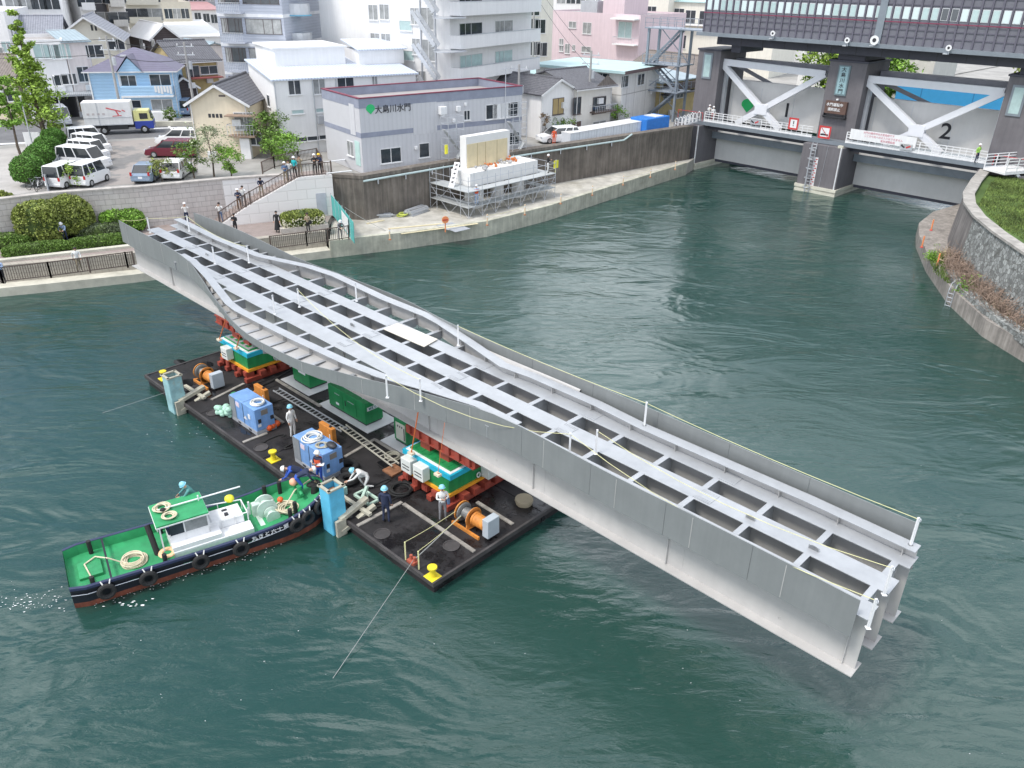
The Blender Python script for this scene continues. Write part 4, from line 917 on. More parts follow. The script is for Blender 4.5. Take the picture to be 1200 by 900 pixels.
# writing on the bow side
nt_ = '第十六とき丸'
for i, ch in enumerate(nt_):
    x = 7.68 - i * .25; z = sheer(x) - .17; y = C_Y - hw(x) - .012; sl_ = math.atan2(hw(x - .15) - hw(x + .15), .3)
    text_part('name_character', ch, .235, tug, M('white_lettering', (.85, .85, .85), .5), (x, y, z), rz=sl_, depth=.006)
ty = None
for i, (x, y) in enumerate(((1.1, 0), (2.5, 0), (4.35, 0), (5.85, 0), (8.1, 0), (8.6, 0), (9.2, 0))):
    yy = C_Y - hw(x) - .13; rz = math.atan2(hw(x - .1) - hw(x + .1), .2) * 1.0
    p = Matrix.Rotation(TRZ, 4, 'Z') @ Vector((x, yy, sheer(x) - .33)) + TO
    lab = ['nearest the stern', 'second from the stern', 'below the cabin', 'below the deck name lettering start', 'first at the bow curve', 'second at the bow curve', 'foremost at the bow tip'][i]
    if ty is None:
        ty = thing('fender_tyre', '', 'tyre', p, TRZ + rz, 'tyre fenders hanging along the boat side')
        part('tyre', MB().torus((0, 0, 0), .235, .095, 'Y', 18, 8), BLACK, ty, True); part('tie_rope', MB().tube([(-.05, .0, .25), (-.12, .1, .42)], .025).tube([(.12, 0, .22), (.2, .1, .42)], .025), HOSE, ty); o = ty
    else: o = dup(ty, p, TRZ + rz)
    o['label'] = 'black tyre fender on the green boat, ' + lab
# ropes and small gear
def tw(x, y, z): return Matrix.Rotation(TRZ, 4, 'Z') @ tl(x, y, z) + TO
RP = M('manila_rope', (.62, .55, .40), .85, var=.15, scale=6)
single('rope_coil', coil(MB(), (0, 0, .03), .42, 9, .03, .1), RP, 'big manila rope coil on the green stern deck of the boat', 'rope', tw(2.2, -.2, .53), group='rope coils on the boat')
single('rope_coil', coil(MB(), (0, 0, .03), .28, 5, .025, .1), RP, 'tangled rope coil at the rear of the green cabin roof', 'rope', tw(3.6, .35, 2.13), group='rope coils on the boat')
single('rope_coil', coil(MB(), (0, 0, .03), .22, 4, .025, .1), RP, 'small rope coil at the near edge of the cabin roof', 'rope', tw(3.75, -.35, 2.13), group='rope coils on the boat')
single('rope_coil', coil(MB(), (0, 0, .03), .36, 9, .03, .16), RP, 'messy rope pile on the bow deck beside the orange float', 'rope', tw(8.1, -.15, .75), group='rope coils on the boat')
single('stern_rope', MB().tube([tw(.7, -1.15, 1.0), tw(.75, -.7, .75), tw(.6, .3, .76), tw(1.0, .55, .78), tw(1.4, -.1, 1.0), tw(2.0, -.3, .6)], .028, 6), RP, 'loose manila rope running over the stern hatch of the boat', 'rope')
single('bow_rope', MB().tube([tw(8.0, -.1, .8), tw(8.6, .2, 1.3), tw(9.4, .5, 1.4), QW(7.9, .7, DZ + .1)], .03, 6), RP, 'mooring rope from the boat bow to the barge', 'rope')
single('round_float', MB().sphere((0, 0, 0), .17), M('pale_orange_float', (.80, .40, .25), .5), 'pale orange round float at the boat bow', 'float', tw(8.65, .45, 1.55), smooth=True)
single('orange_float', MB().sphere((0, 0, 0), .13), MATS['float_orange'], 'small bright orange float on the bow deck', 'float', tw(8.0, .35, .95), smooth=True)
single('yellow_float', MB().sphere((0, 0, 0), .2, sq=(1, 1, .8)), M('lemon_float', (.80, .75, .05), .5), 'yellow round float beside the white engine casing of the boat', 'float', tw(6.1, .75, 1.45), smooth=True)
single('life_ring', MB().torus((0, 0, 0), .24, .09, squash=.7), M('ring_orange', (.80, .50, .28), .6), 'faded orange life ring on deck behind the cabin', 'life ring', tw(3.35, -.75, .9), smooth=True)
# foam on the water near the boat
m = MB(); random.seed(11)
def fleck(x, y, s):
    p = P(x, y, .02); k = random.randint(5, 8); m.add([(p.x + math.cos(2 * PI * i / k) * s * random.uniform(.5, 1.6), p.y + math.sin(2 * PI * i / k) * s * random.uniform(.3, .8), .02) for i in range(k)], [tuple(range(k))])
for i in range(170): x_ = random.uniform(110, 330); fleck(x_, 712 - (x_ - 90) * .30 + random.gauss(0, 3), random.uniform(.008, .03))
for i in range(26): fleck(random.gauss(135, 22), random.gauss(706, 3), random.uniform(.02, .07))
for i in range(80): fleck(random.uniform(0, 78), random.gauss(705, 7), random.uniform(.01, .04))
for i in range(24): fleck(random.gauss(225, 22), random.gauss(505, 9), random.uniform(.01, .035))
for i in range(70): fleck(random.uniform(120, 1190), random.uniform(440, 890), random.uniform(.008, .02))
o = struct('foam_flecks', m, M('white_foam', (.75, .78, .78), .7), 'stuff'); o['label'] = 'small white foam flecks on the water around the boat and barge'
# ================================================================== sluice gate
def GR(x, y, y0):
    """pixel -> (x, z) on the vertical plane y = y0 of the gate frame"""
    d = _f + CR * ((x - 600) / F_) - CU * ((y - 450) / F_); o = CPOS - GO
    k = (y0 - o.dot(gy)) / d.dot(gy); p = o + d * k; return p.dot(gx), p.z
PIER = M('purple_grey_render', (.165, .155, .165), .85, var=.12, scale=.6, streak=.12, bump=.25, bscale=12)
HALL = M('hall_cladding', (.155, .155, .18), .6, var=.06)
HALL_D = M('dark_girder_paint', (.06, .06, .08), .6, var=.15)
LEDGE = M('ledge_metal', (.22, .25, .28), .5, .2)
GATEW = M('gate_leaf_paint', (.64, .63, .61), .7, var=.07, scale=.4, streak=.03)
TRUSS = M('truss_white', (.74, .75, .78), .55, var=.04)
COLL = M('pier_collar', (.62, .60, .50), .8, var=.15, scale=1.5)
gate = thing('sluice_gate', 'tall dark grey river sluice with three piers and a long machine hall above two gates', 'sluice gate', GO, GA)
YP = 2.4
cx0 = (GR(959, 150, YP)[0] + GR(973, 70, YP)[0]) / 2; cx1 = (GR(1002, 158, YP)[0] + GR(1015, 75, YP)[0]) / 2; ztop = GR(994, 73, YP)[1]
rx0 = (GR(1188, 90, YP)[0] + GR(1154, 178, YP)[0]) / 2
lx1 = (GR(845, 57, YP)[0] + GR(836, 140, YP)[0]) / 2; lx0 = lx1 - (cx1 - cx0) * .75
print('gate', cx0, cx1, ztop, rx0, lx0, lx1)
def pier(x0, x1, lx0_, lx1_, name_):
    g = part('pier', MB().bx(x0, x1, YP, YP + 5.5, 4.9, ztop), PIER, gate)
    part('pier_foot', MB().bx(lx0_, lx1_, 0, 4.6 + 3, -2, 4.95), PIER, g); part('foot_collar', MB().bx(lx0_ - .12, lx1_ + .12, -.12, 7.7, -.1, .28).bx(lx0_ - .16, lx1_ + .16, -.16, 7.74, .42, .72).bx(lx0_ - .05, lx1_ + .05, -.05, 7.6, .28, .42), COLL, g)
    part('pier_cap', MB().bx(x0 - .12, x1 + .12, YP - .12, YP + 5.6, ztop, ztop + .18), HALL_D, g)
    part('guide_rail', MB().bx(x1 + .02, x1 + .35, YP + 1.2, YP + 1.7, 4.9, ztop - 2).bx(x0 - .35, x0 - .02, YP + 1.2, YP + 1.7, 4.9, ztop - 2), GREYM, g)
    return g
gc = pier(cx0, cx1, .0, 4.35, 'c'); gl = pier(lx0, lx1, lx0 - .8, -13.0, 'l'); gr = pier(rx0, rx0 + 3.6, 17.2, rx0 + 4.4, 'r')
part('corner_pipe', MB().cyl((4.2, -.06, .5), (4.2, -.06, 5.0), .07), WHITE, gc); part('corner_pipe', MB().cyl((-13.1, -.06, .5), (-13.1, -.06, 5.0), .07), WHITE, gl)
part('bolt_cap', MB().box((4.0, .2, 5.05), (.5, .4, .25)), COLL, gc)
# ladder and gauge board on the middle pier
m = MB()
for x in (1.15, 1.6): m.cyl((x, -.25, -.4), (x, -.25, 5.2), .04, n=6)
for i in range(16): m.cyl((1.15, -.25, .2 + i * .32), (1.6, -.25, .2 + i * .32), .025, n=6)
for z in (.6, 1.6, 2.6, 3.6, 4.6): m.torus((1.37, -.45, z), .38, .03, n=14, m=5)
m.cyl((1.37, -.83, .4), (1.37, -.83, 5.1), .06)
part('ladder_cage', m, GREYM, gc)
x0, z0 = GR(958, 186, -.05)
gb = part('gauge_board', MB().bx(x0 - .32, x0 + .1, -.07, -.02, .25, 3.7), WHITE, gc)
m = MB()
for i in range(14): m.bx(x0 - .3 + (i % 2) * .16, x0 - .1 + (i % 2) * .16, -.085, -.071, .4 + i * .235, .50 + i * .235)
part('gauge_marks', m, RED, gb); part('gauge_foot', MB().bx(x0 - .36, x0 + .14, -.09, -.01, -.1, .25), PILB, gb)
part('rope_line', MB().cyl((2.55, -.03, .6), (2.75, -.03, 5.0), .02, n=5), GREYM, gc)
# name plate, notice board
PLT = M('teal_plate', (.30, .45, .48), .5, var=.06); INK = M('ink', (.02, .02, .025), .6)
def plate(px, y0, name, parent, z=None):
    (xa, za), (xb, zb) = GR(px[0], px[1], y0), GR(px[2], px[3], y0); return xa, za, xb, zb
xc = (GR(992, 79, YP - .1)[0] + GR(983, 108, YP - .1)[0]) / 2; zt_, zb_ = GR(994, 77, YP - .1)[1], GR(984, 112, YP - .1)[1]
pl = part('name_plate', MB().bx(xc - .62, xc + .62, YP - .14, YP - .002, zb_, zt_), M('plate_frame', (.16, .22, .24), .5), gc); part('plate_face', MB().bx(xc - .48, xc + .48, YP - .16, YP - .142, zb_ + .15, zt_ - .12), PLT, pl)
for i, ch in enumerate('大島川水門'): text_part('plate_character', ch, (zt_ - zb_) / 6.2, pl, INK, (xc, YP - .165, zt_ - (zt_ - zb_) * (.14 + .18 * i)), sx=1.15)
xc, zc = GR(980, 126, YP - .15)
nb_ = part('notice_board', MB().bx(xc - 1.15, xc + 1.15, YP - .35, YP - .01, zc - .62, zc + .62), M('notice_brown', (.12, .07, .055), .6, var=.2), gc)
part('board_shelf', MB().bx(xc - 1.25, xc + 1.25, YP - .5, YP - .02, zc - .95, zc - .85).bx(xc - 1.2, xc - 1.1, YP - .4, YP, zc - 1.1, zc - .6).bx(xc + 1.1, xc + 1.2, YP - .4, YP, zc - 1.1, zc - .6), DARKM, nb_)
text_part('board_text', '水門運転中', .36, nb_, WHITE, (xc - .12, YP - .36, zc + .25)); text_part('board_text', '通航禁止', .34, nb_, WHITE, (xc - .12, YP - .36, zc - .22))
part('board_lamp', MB().box((xc, YP - .2, zc + .8), (.2, .2, .16)), WHITE, nb_)
for (x0_, pr) in ((None, gl), (None, gr)):
    a, b_2, c_2, d_2 = ((832, 62, 826, 92) if pr is gl else (1197, 100, 1186, 136))
    (xa, za), (xb, zb2) = GR(a, b_2, YP - .05), GR(c_2, d_2, YP - .05); xm = (xa + xb) / 2
    f_ = part('slot_window', MB().bx(xm - .62, xm + .62, YP - .1, YP - .002, zb2, za), LEDGE, pr); part('pane', MB().bx(xm - .42, xm + .42, YP - .115, YP - .101, zb2 + .2, za - .2), GLASS_P, f_)
# machine hall
HY = 1.2
hl = (GR(817, 38, HY)[0] + GR(834, 5, HY)[0]) / 2; hr = rx0 + 14; hz0 = GR(1000, 53, HY)[1]; print('hall', hl, hr, hz0, [GR(x, y, HY)[1] for x, y in ((830, 28), (830, 22), (840, 15), (860, 3), (1010, 36), (1010, 28), (1010, 8))])
hall = part('machine_hall', MB().bx(hl, hr, HY, HY + 9, hz0 + .3, hz0 + 7.2), HALL, gate)
part('hall_ledge', MB().bx(hl - .3, hr, HY - .8, HY + 9.4, hz0 - .05, hz0 + .3), LEDGE, hall)
part('hall_roof', MB().bx(hl - .2, hr, HY - .3, HY + 9.2, hz0 + 7.2, hz0 + 7.5), M('hall_roof_blue', (.20, .26, .32), .5), hall)
gdr = part('hall_girder', MB().bx(hl + 1.5, hr, HY + .8, HY + 7.6, ztop + .75, hz0 - .06).bx(hl + 3, hl + 4.2, HY + 1.5, HY + 6.5, ztop - .01, ztop + .75).bx(cx0 + .6, cx1 - .5, HY + 1.5, HY + 6.5, ztop + .19, ztop + .75).bx(rx0 + .6, rx0 + 3, HY + 1.5, HY + 6.5, ztop + .19, ztop + .75), HALL_D, gate)
x = hl + 2
while x < hr: part('girder_seam', MB().bx(x - .03, x + .03, HY + .78, HY + .8, ztop + .8, hz0 - .1), DARKM, gdr); x += 2.6
m = MB(); x = hl; k = 0
while x < hr - .1: m.bx(x, x + .16, HY - .12, HY, hz0 + .35, hz0 + 6.9); x += .86
part('hall_mullions', m, M('mullion_paint', (.115, .11, .14), .55), hall)
m = MB()
for z in (1.0, 1.62, 3.75, 4.4, 5.05, 5.7, 6.35): m.bx(hl, hr, HY - .06, HY, hz0 + z, hz0 + z + .10)
part('hall_transoms', m, MATS['mullion_paint'], hall)
part('red_stripe', MB().bx(hl, hr, HY - .15, HY - .125, hz0 + 2.25, hz0 + 2.34), M('stripe_red', (.22, .04, .08), .5), hall)
x = hl + .22; k = 0; fm = MB().bx(0, .62, -.045, 0, 0, 1.05).mesh('hall_window', ALU); pm = MB().bx(.05, .57, -.06, -.046, .05, 1.0)
pms = [pm.mesh('pane', g_) for g_ in (GLASS_P, M('bright_pane', (.62, .72, .72), .2, var=.05), GLASS_D)]
while x < hr - .6:
    if abs(x - (cx1 + 3.2)) > .2:
        o = part('hall_window', fm, ALU, hall); o.location = (x, HY - .0, hz0 + 2.55)
        i = 2 if cx1 + 6.2 < x < cx1 + 7.9 else (1 if (k % 5) in (0, 1) else 0)
        part('pane', pms[i], None, o)
    x += .86; k += 1
part('downpipe', MB().bx(cx1 + .6, cx1 + 1.3, HY - .16, HY - .13, hz0 + .3, hz0 + 7), LEDGE, hall)
def onhall(px, py, y): x, z = GR(px, py, y); return Vector((x, y, z))
for i, (px, py) in enumerate(((907, 39), (994, 47), (1026, 47), (1113, 56))):
    p = onhall(px, py, HY - .9); w_ = GO + gx * p.x + gy * p.y + Vector((0, 0, p.z))
    sp_ = thing('loudspeaker' if i != 3 else 'warning_lamp', ['small white loudspeaker on the sluice ledge above the left gate', 'small white loudspeaker on the ledge above the middle pier', 'large white loudspeaker horn on the ledge right of the middle pier', 'white warning lamp on the sluice ledge above the right gate'][i], 'loudspeaker' if i != 3 else 'lamp', w_ - Vector((0, 0, .45)), GA, 'devices on the sluice ledge')
    r_ = .42 if i == 2 else .26
    part('horn', MB().lathe((0, 0, .45), [(r_ * .25, .35), (r_ * .3, .1), (r_ * .6, -.1), (r_, -.25), (r_ * 1.02, -.27)], 16, 'Y'), WHITE, sp_, True); part('horn_mouth', MB().lathe((0, 0, .45), [(r_ * .45, -.285), (r_ * .45, -.275)], 14, 'Y'), DARKM, sp_)
    part('bracket', MB().bx(-.04, .04, .0, .08, -.1, .45).bx(-.45, -.05, -.1, .2, -.12, -.02), GREYM, sp_)
# gates: leaves, horizontal girders, trusses
for k, (xa, xb, tl_, tr_, xx, num, npx) in enumerate((((-12.95), -.05, (845, 72), (968, 87), (893, 128), '1', (922, 131)), (4.4, 17.15, (1013, 92), (1178, 108), (1075, 153), '2', (1108, 156)))):
    ua, ub = (lx1 + .3, cx0 - .3) if k == 0 else (cx1 + .3, rx0 - .3)
    t = part('gate_leaf', MB().bx(ua, ub, 5.0, 5.6, 5.2, GR(*((900, 97) if k == 0 else (1090, 121)), 5.0)[1]), GATEW, gate)
    part('lower_leaf', MB().bx(xa, xb, 4.0, 4.6, .75, 4.4), GATEW, t); part('bottom_seal', MB().bx(xa, xb, 4.05, 4.5, .45, .75), HALL_D, t)
    part('leaf_girder', MB().bx(xa, xb, 2.9, 4.0, 3.75, 3.85).bx(xa, xb, 2.85, 2.95, 3.35, 4.1), LEDGE, t)
    for f in (.03, .33, .66, .97): part('leaf_joint', MB().bx(ua + (ub - ua) * f - .02, ua + (ub - ua) * f + .02, 4.98, 5.0, 5.2, 9.2), GREYM, t)
    TY = 3.4; A, B, X = GR(*tl_, TY), GR(*tr_, TY), GR(*xx, TY)
    a, b, x_ = (Vector((q[0], TY, q[1])) for q in (A, B, X)); zb2 = 5.3
    a1 = x_ + (x_ - a).normalized() * ((x_.z - zb2) / abs((x_ - a).normalized().z)); b1 = x_ + (x_ - b).normalized() * ((x_.z - zb2) / abs((x_ - b).normalized().z))
    part('truss', MB().bar(a, b, .7, .42, (0, 1, 0)).bar(a, a1, .6, .52, (0, 1, 0)).bar(b, b1 + Vector((0, .004, 0)), .6, .52, (0, 1, 0)), TRUSS, t)
    part('truss_node', MB().box(x_ + Vector((0, -.01, 0)), (1.5, .64, 1.1)), TRUSS, t)
    part('top_beam', MB().bx(ua, ub, 5.3, 6.4, ztop - 1.9 + .25, ztop - 1.9 + 1.1), M('beam_grey', (.22, .22, .25), .6), t)
    part('back_strut', MB().bar(a + Vector((1.0, .6, 0)), Vector((x_.x - .3, 7.5, 9.0)), .5, .4), MATS['beam_grey'], t)
    x_n, z_n = GR(*npx, 4.98); text_part('gate_number', num, 2.1, t, INK, (x_n, 4.97, z_n + .1), sx=1.1)
x_n, z_n = GR(876, 124, 4.98)
m = MB(); pts = [(x_n, 4.96, z_n - .75)] + [(x_n + .8 * math.cos(a), 4.96, z_n + .15 + .62 * math.sin(a)) for a in [R_(-20 + 10 * i) for i in range(23)]]
m.add(pts, [tuple(range(len(pts)))]); EMB = M('emblem_green', (.02, .42, .12), .6)
part('fan_emblem', m, EMB, gate)
# walkway
wk = thing('sluice_walkway', 'grey walkway with white railings running along the front of the sluice', 'walkway', GO, GA)
part('deck', MB().bx(lx0 - 1.2, 1.2, .9, 2.35, 5.15, 5.35).bx(lx0 - 1.2, 1.2, .85, .95, 5.0, 5.4), LEDGE, wk); part('deck', MB().bx(1.2, 18.6, .9, 2.35, 5.15, 5.35).bx(1.2, 18.6, .85, .95, 5.0, 5.4), LEDGE, wk)
part('deck_girder', MB().bx(lx1, cx0, 1.6, 2.3, 4.55, 5.14), HALL_D, wk); part('deck_girder', MB().bx(cx1, rx0, 1.6, 2.3, 4.55, 5.14), HALL_D, wk)
rp = None
for xa, xb in ((-13.1, .3), (4.0, 17.4)):
    n = 11; L = (xb - xa) / n
    for i in range(n):
        m = MB(); x = xa + i * L
        m.bx(x, x + .09, .93, 1.0, 5.4, 6.5)
        for z in (5.42, 5.66, 5.95, 6.22, 6.46): m.bx(x + .09, x + L, .94, .98, z, z + (.20 if z < 5.5 else .07))
        m.bx(x + L * .5, x + L * .5 + .05, .945, .975, 5.5, 6.45)
        part('railing', m, WHITE, wk)
def sign(px, py, w_, h_, label, cat, kind):
    x, z = GR(px, py, .8); s = thing('warning_sign' if kind < 3 else 'banner', label, cat, GW(x, .8, z), GA)
    part('board', MB().bx(-w_ / 2, w_ / 2, -.02, .02, -h_ / 2, h_ / 2), WHITE, s)
    if kind < 3:
        part('border', MB().bx(-w_ / 2 - .08, w_ / 2 + .08, -.03, -.021, h_ / 2 - .1, h_ / 2 + .08).bx(-w_ / 2 - .08, w_ / 2 + .08, -.03, -.021, -h_ / 2 - .08, -h_ / 2 + .1).bx(-w_ / 2 - .08, -w_ / 2 + .1, -.032, -.021, -h_ / 2, h_ / 2).bx(w_ / 2 - .1, w_ / 2 + .08, -.032, -.021, -h_ / 2, h_ / 2), RED, s)
    if kind == 1: part('symbol', MB().bx(-.05, .05, -.03, -.021, -.05, .3).lathe((0, -.028, -.2), [(.06, -.004), (.06, .004)], 10, 'Y'), INK, s)
    if kind == 2:
        part('symbol', MB().bx(-.42, .42, -.03, -.021, -.32, -.16).bar((-.35, -.026, -.22), (.1, -.026, .05), .06, .01), INK, s); part('slash', MB().bar((-.42, -.035, .45), (.42, -.035, -.45), .012, .06, (0, 0, 1)), RED, s)
    return s
sign(930, 145, .95, 1.05, 'white sign with red border and black exclamation symbol on the left railing', 'sign', 1)
sign(966.5, 155, 1.15, 1.1, 'white sign with red border and crossed out boat on the middle pier', 'sign', 2)
bn = sign(1034, 162, 6.6, 1.0, 'long white banner with small faint writing on the right railing', 'banner', 3)
for i, tx in enumerate(('水門の操作中は大変危険です', 'ここから先への立入りはできません', '東京都建設局')):
    text_part('banner_text', tx, .24, bn, M('faded_red_ink', (.62, .30, .34), .7), (-.4 + i * .5, -.024, .30 - i * .3))
for i, (px, py) in enumerate(((885, 143), (1062, 172))):
    x, z = GR(px, py, .8); s = thing('stripe_panel', ('small red and black wavy panel on the left railing', 'small red and black wavy panel on the right railing')[i], 'sign', GW(x, .8, z), GA); part('board', MB().bx(-.6, .6, -.02, .02, -.3, .25), GREYM, s)
    part('wave', MB().bar((-.5, -.03, .1), (-.15, -.03, -.1), .02, .14), INK, s); part('wave', MB().bar((0, -.03, -.1), (.4, -.03, .1), .02, .14), RED, s)
for i, (px, py) in enumerate(((813, 137), (1166, 192))):
    x, y = 0, 0; w_ = P(px, py, 5.4); s = thing('cable_drum', ('black cable drum on the left end of the sluice walkway', 'black cable drum on the right end of the sluice walkway')[i], 'cable drum', w_, GA, 'cable drums on the walkway')
    part('drum', MB().lathe((0, 0, .38), [(.38, -.2), (.38, -.15), (.2, -.14), (.2, .14), (.38, .15), (.38, .2)], 16, 'X'), BLACK, s, True)
single('red_barrier_line', MB().cyl((0, 0, .9), (4.6, 0, .9), .03, n=6).cyl((0, 0, 0), (0, 0, .95), .03, n=6).cyl((4.6, 0, 0), (4.6, 0, 1.0), .07, n=6), RED, 'thin red barrier bar at the right end of the walkway', 'barrier', GW(18.0, 1.2, 5.36), GA)
single('red_barrier_line', MB().cyl((0, 0, .9), (3.4, 0, .9), .03, n=6).cyl((0, 0, 0), (0, 0, .95), .03, n=6).cyl((3.4, 0, 0), (3.4, 0, .95), .03, n=6), RED, 'thin red barrier bar at the left end of the walkway', 'barrier', GW(-16.9, 1.2, 5.36), GA)
# white ramp stair on the right bank and curved stair rails on the left
t = thing('white_ramp', 'white railed steel ramp at the right edge going down to the grass', 'ramp', P(1176, 205, 5.2), R_(20))
part('deck', MB().bx(0, 9, -.1, 2.2, .0, .18), WHITE, t); part('leg', MB().bar((1.6, .1, 0), (3.4, .1, -1.4), .25), TRUSS, t); part('leg', MB().bar((3.4, .1, .0), (3.4, .1, -1.5), .22), TRUSS, t)
for y in (-.1, 2.15):
    for i in range(7):
        m = MB().bx(i * 1.3, i * 1.3 + .08, y, y + .06, .18, 1.4)
        for z in (.2, .5, .8, 1.1, 1.34): m.bx(i * 1.3 + .08, i * 1.3 + 1.3, y + .01, y + .05, z, z + .07)
        part('railing', m, WHITE, t)
t = thing('white_stair', 'white stair with curved hoop rails at the left end of the walkway', 'stair', P(789, 152, Z_UP), GA)
for i in range(7): part('tread', MB().bx(i * .35, i * .35 + .33, 0, 1.3, .14 + i * .15, .17 + i * .15), GREYM, t)
for y in (-.05, 1.35):
    for k in range(5):
        x = .2 + k * .5; z = .2 + k * .22; part('hoop_rail', MB().tube([(x, y, z), (x, y, z + .95), (x + .18, y, z + 1.15), (x + .36, y, z + 1.0), (x + .36, y, z + .1)], .035, 6).tube([(x, y, z + .5), (x + .36, y, z + .5)], .03, 5), WHITE, t)
# steel stair tower left of the gate
tb = P(752, 138, Z_UP); t = thing('steel_stair_tower', 'grey steel stair tower standing left of the sluice beside the left pier', 'stair tower', tb, GA + R_(6))
H0 = hz0 + .3 - Z_UP
for x in (0, 4.4):
    for y in (0, 2.6): part('column', MB().bx(x - .13, x + .13, y - .13, y + .13, 0, H0), M('tower_steel', (.28, .32, .37), .5, .3), t)
for z in (H0 * .33, H0 * .62, H0):
    part('platform', MB().bx(-.4, 4.9 + (3.4 if z == H0 else 0), -.4, 3.0, z - .12, z), MATS['tower_steel'], t)
    m = MB()
    for y in (-.38, 2.98): m.bx(-.4, 4.9, y - .02, y + .02, z + 1.0, z + 1.05).bx(-.4, 4.9, y - .02, y + .02, z + .5, z + .54)
    for i in range(6):
        for y in (-.38, 2.98): m.bx(-.4 + i * 1.05, -.35 + i * 1.05, y - .02, y + .02, z, z + 1.05)
    part('railing', m, MATS['tower_steel'], t)
for i, z in enumerate((0, H0 * .33, H0 * .62)):
    z1 = (H0 * .33, H0 * .62, H0)[i]; a, b = ((.2, 4.2), (4.2, .2), (.2, 4.2))[i]
    m = MB()
    for y in (.3, 1.4): m.bar((a, y, z), (b, y, z1), .06, .25)
    for k in range(12): f = (k + .5) / 12; m.box((a + (b - a) * f, .85, z + (z1 - z) * f), (.28, 1.1, .04))
    part('flight', m, MATS['tower_steel'], t); part('brace', MB().bar((0, 0, z), (4.4, 0, z1), .08).bar((4.4, 2.6, z), (0, 2.6, z1), .08), MATS['tower_steel'], t)
# ================================================================== buildings
TILE = M('dark_roof_tiles', (.13, .13, .145), .65, var=.35, scale=4, kind='rib', kp=(0, .28, .04, .45))
TILE_G = M('grey_roof_tiles', (.26, .27, .31), .6, var=.2, scale=3, kind='rib', kp=(0, .28, .04, .3))
TILE_B = M('brown_roof_tiles', (.20, .17, .15), .7, var=.25, scale=3, kind='rib', kp=(0, .3, .04, .35))
PURP = M('purple_slate', (.16, .15, .21), .6, var=.1, kind='rib', kp=(1, .4, .02, .2))
CORR = M('corrugated_roof', (.62, .68, .78), .5, .1, var=.06, kind='rib', kp=(0, .30, .05, .25))
ROOF_W = M('white_roof', (.80, .80, .79), .6, var=.05)
ROOF_TEAL = M('teal_metal_roof', (.42, .58, .58), .5, var=.08, scale=.6)
ROOF_BG = M('blue_grey_roof', (.34, .42, .46), .5, var=.1, scale=.8, kind='rib', kp=(0, .45, .02, .2))
ROOF_C = M('roof_concrete', (.36, .34, .33), .9, var=.12, scale=.5)
TRIM_D = M('dark_trim', (.10, .08, .08), .6)
GL = [GLASS_D, GLASS_M, GLASS_P]
FRW = M('window_frame_white', (.70, .70, .70), .5)
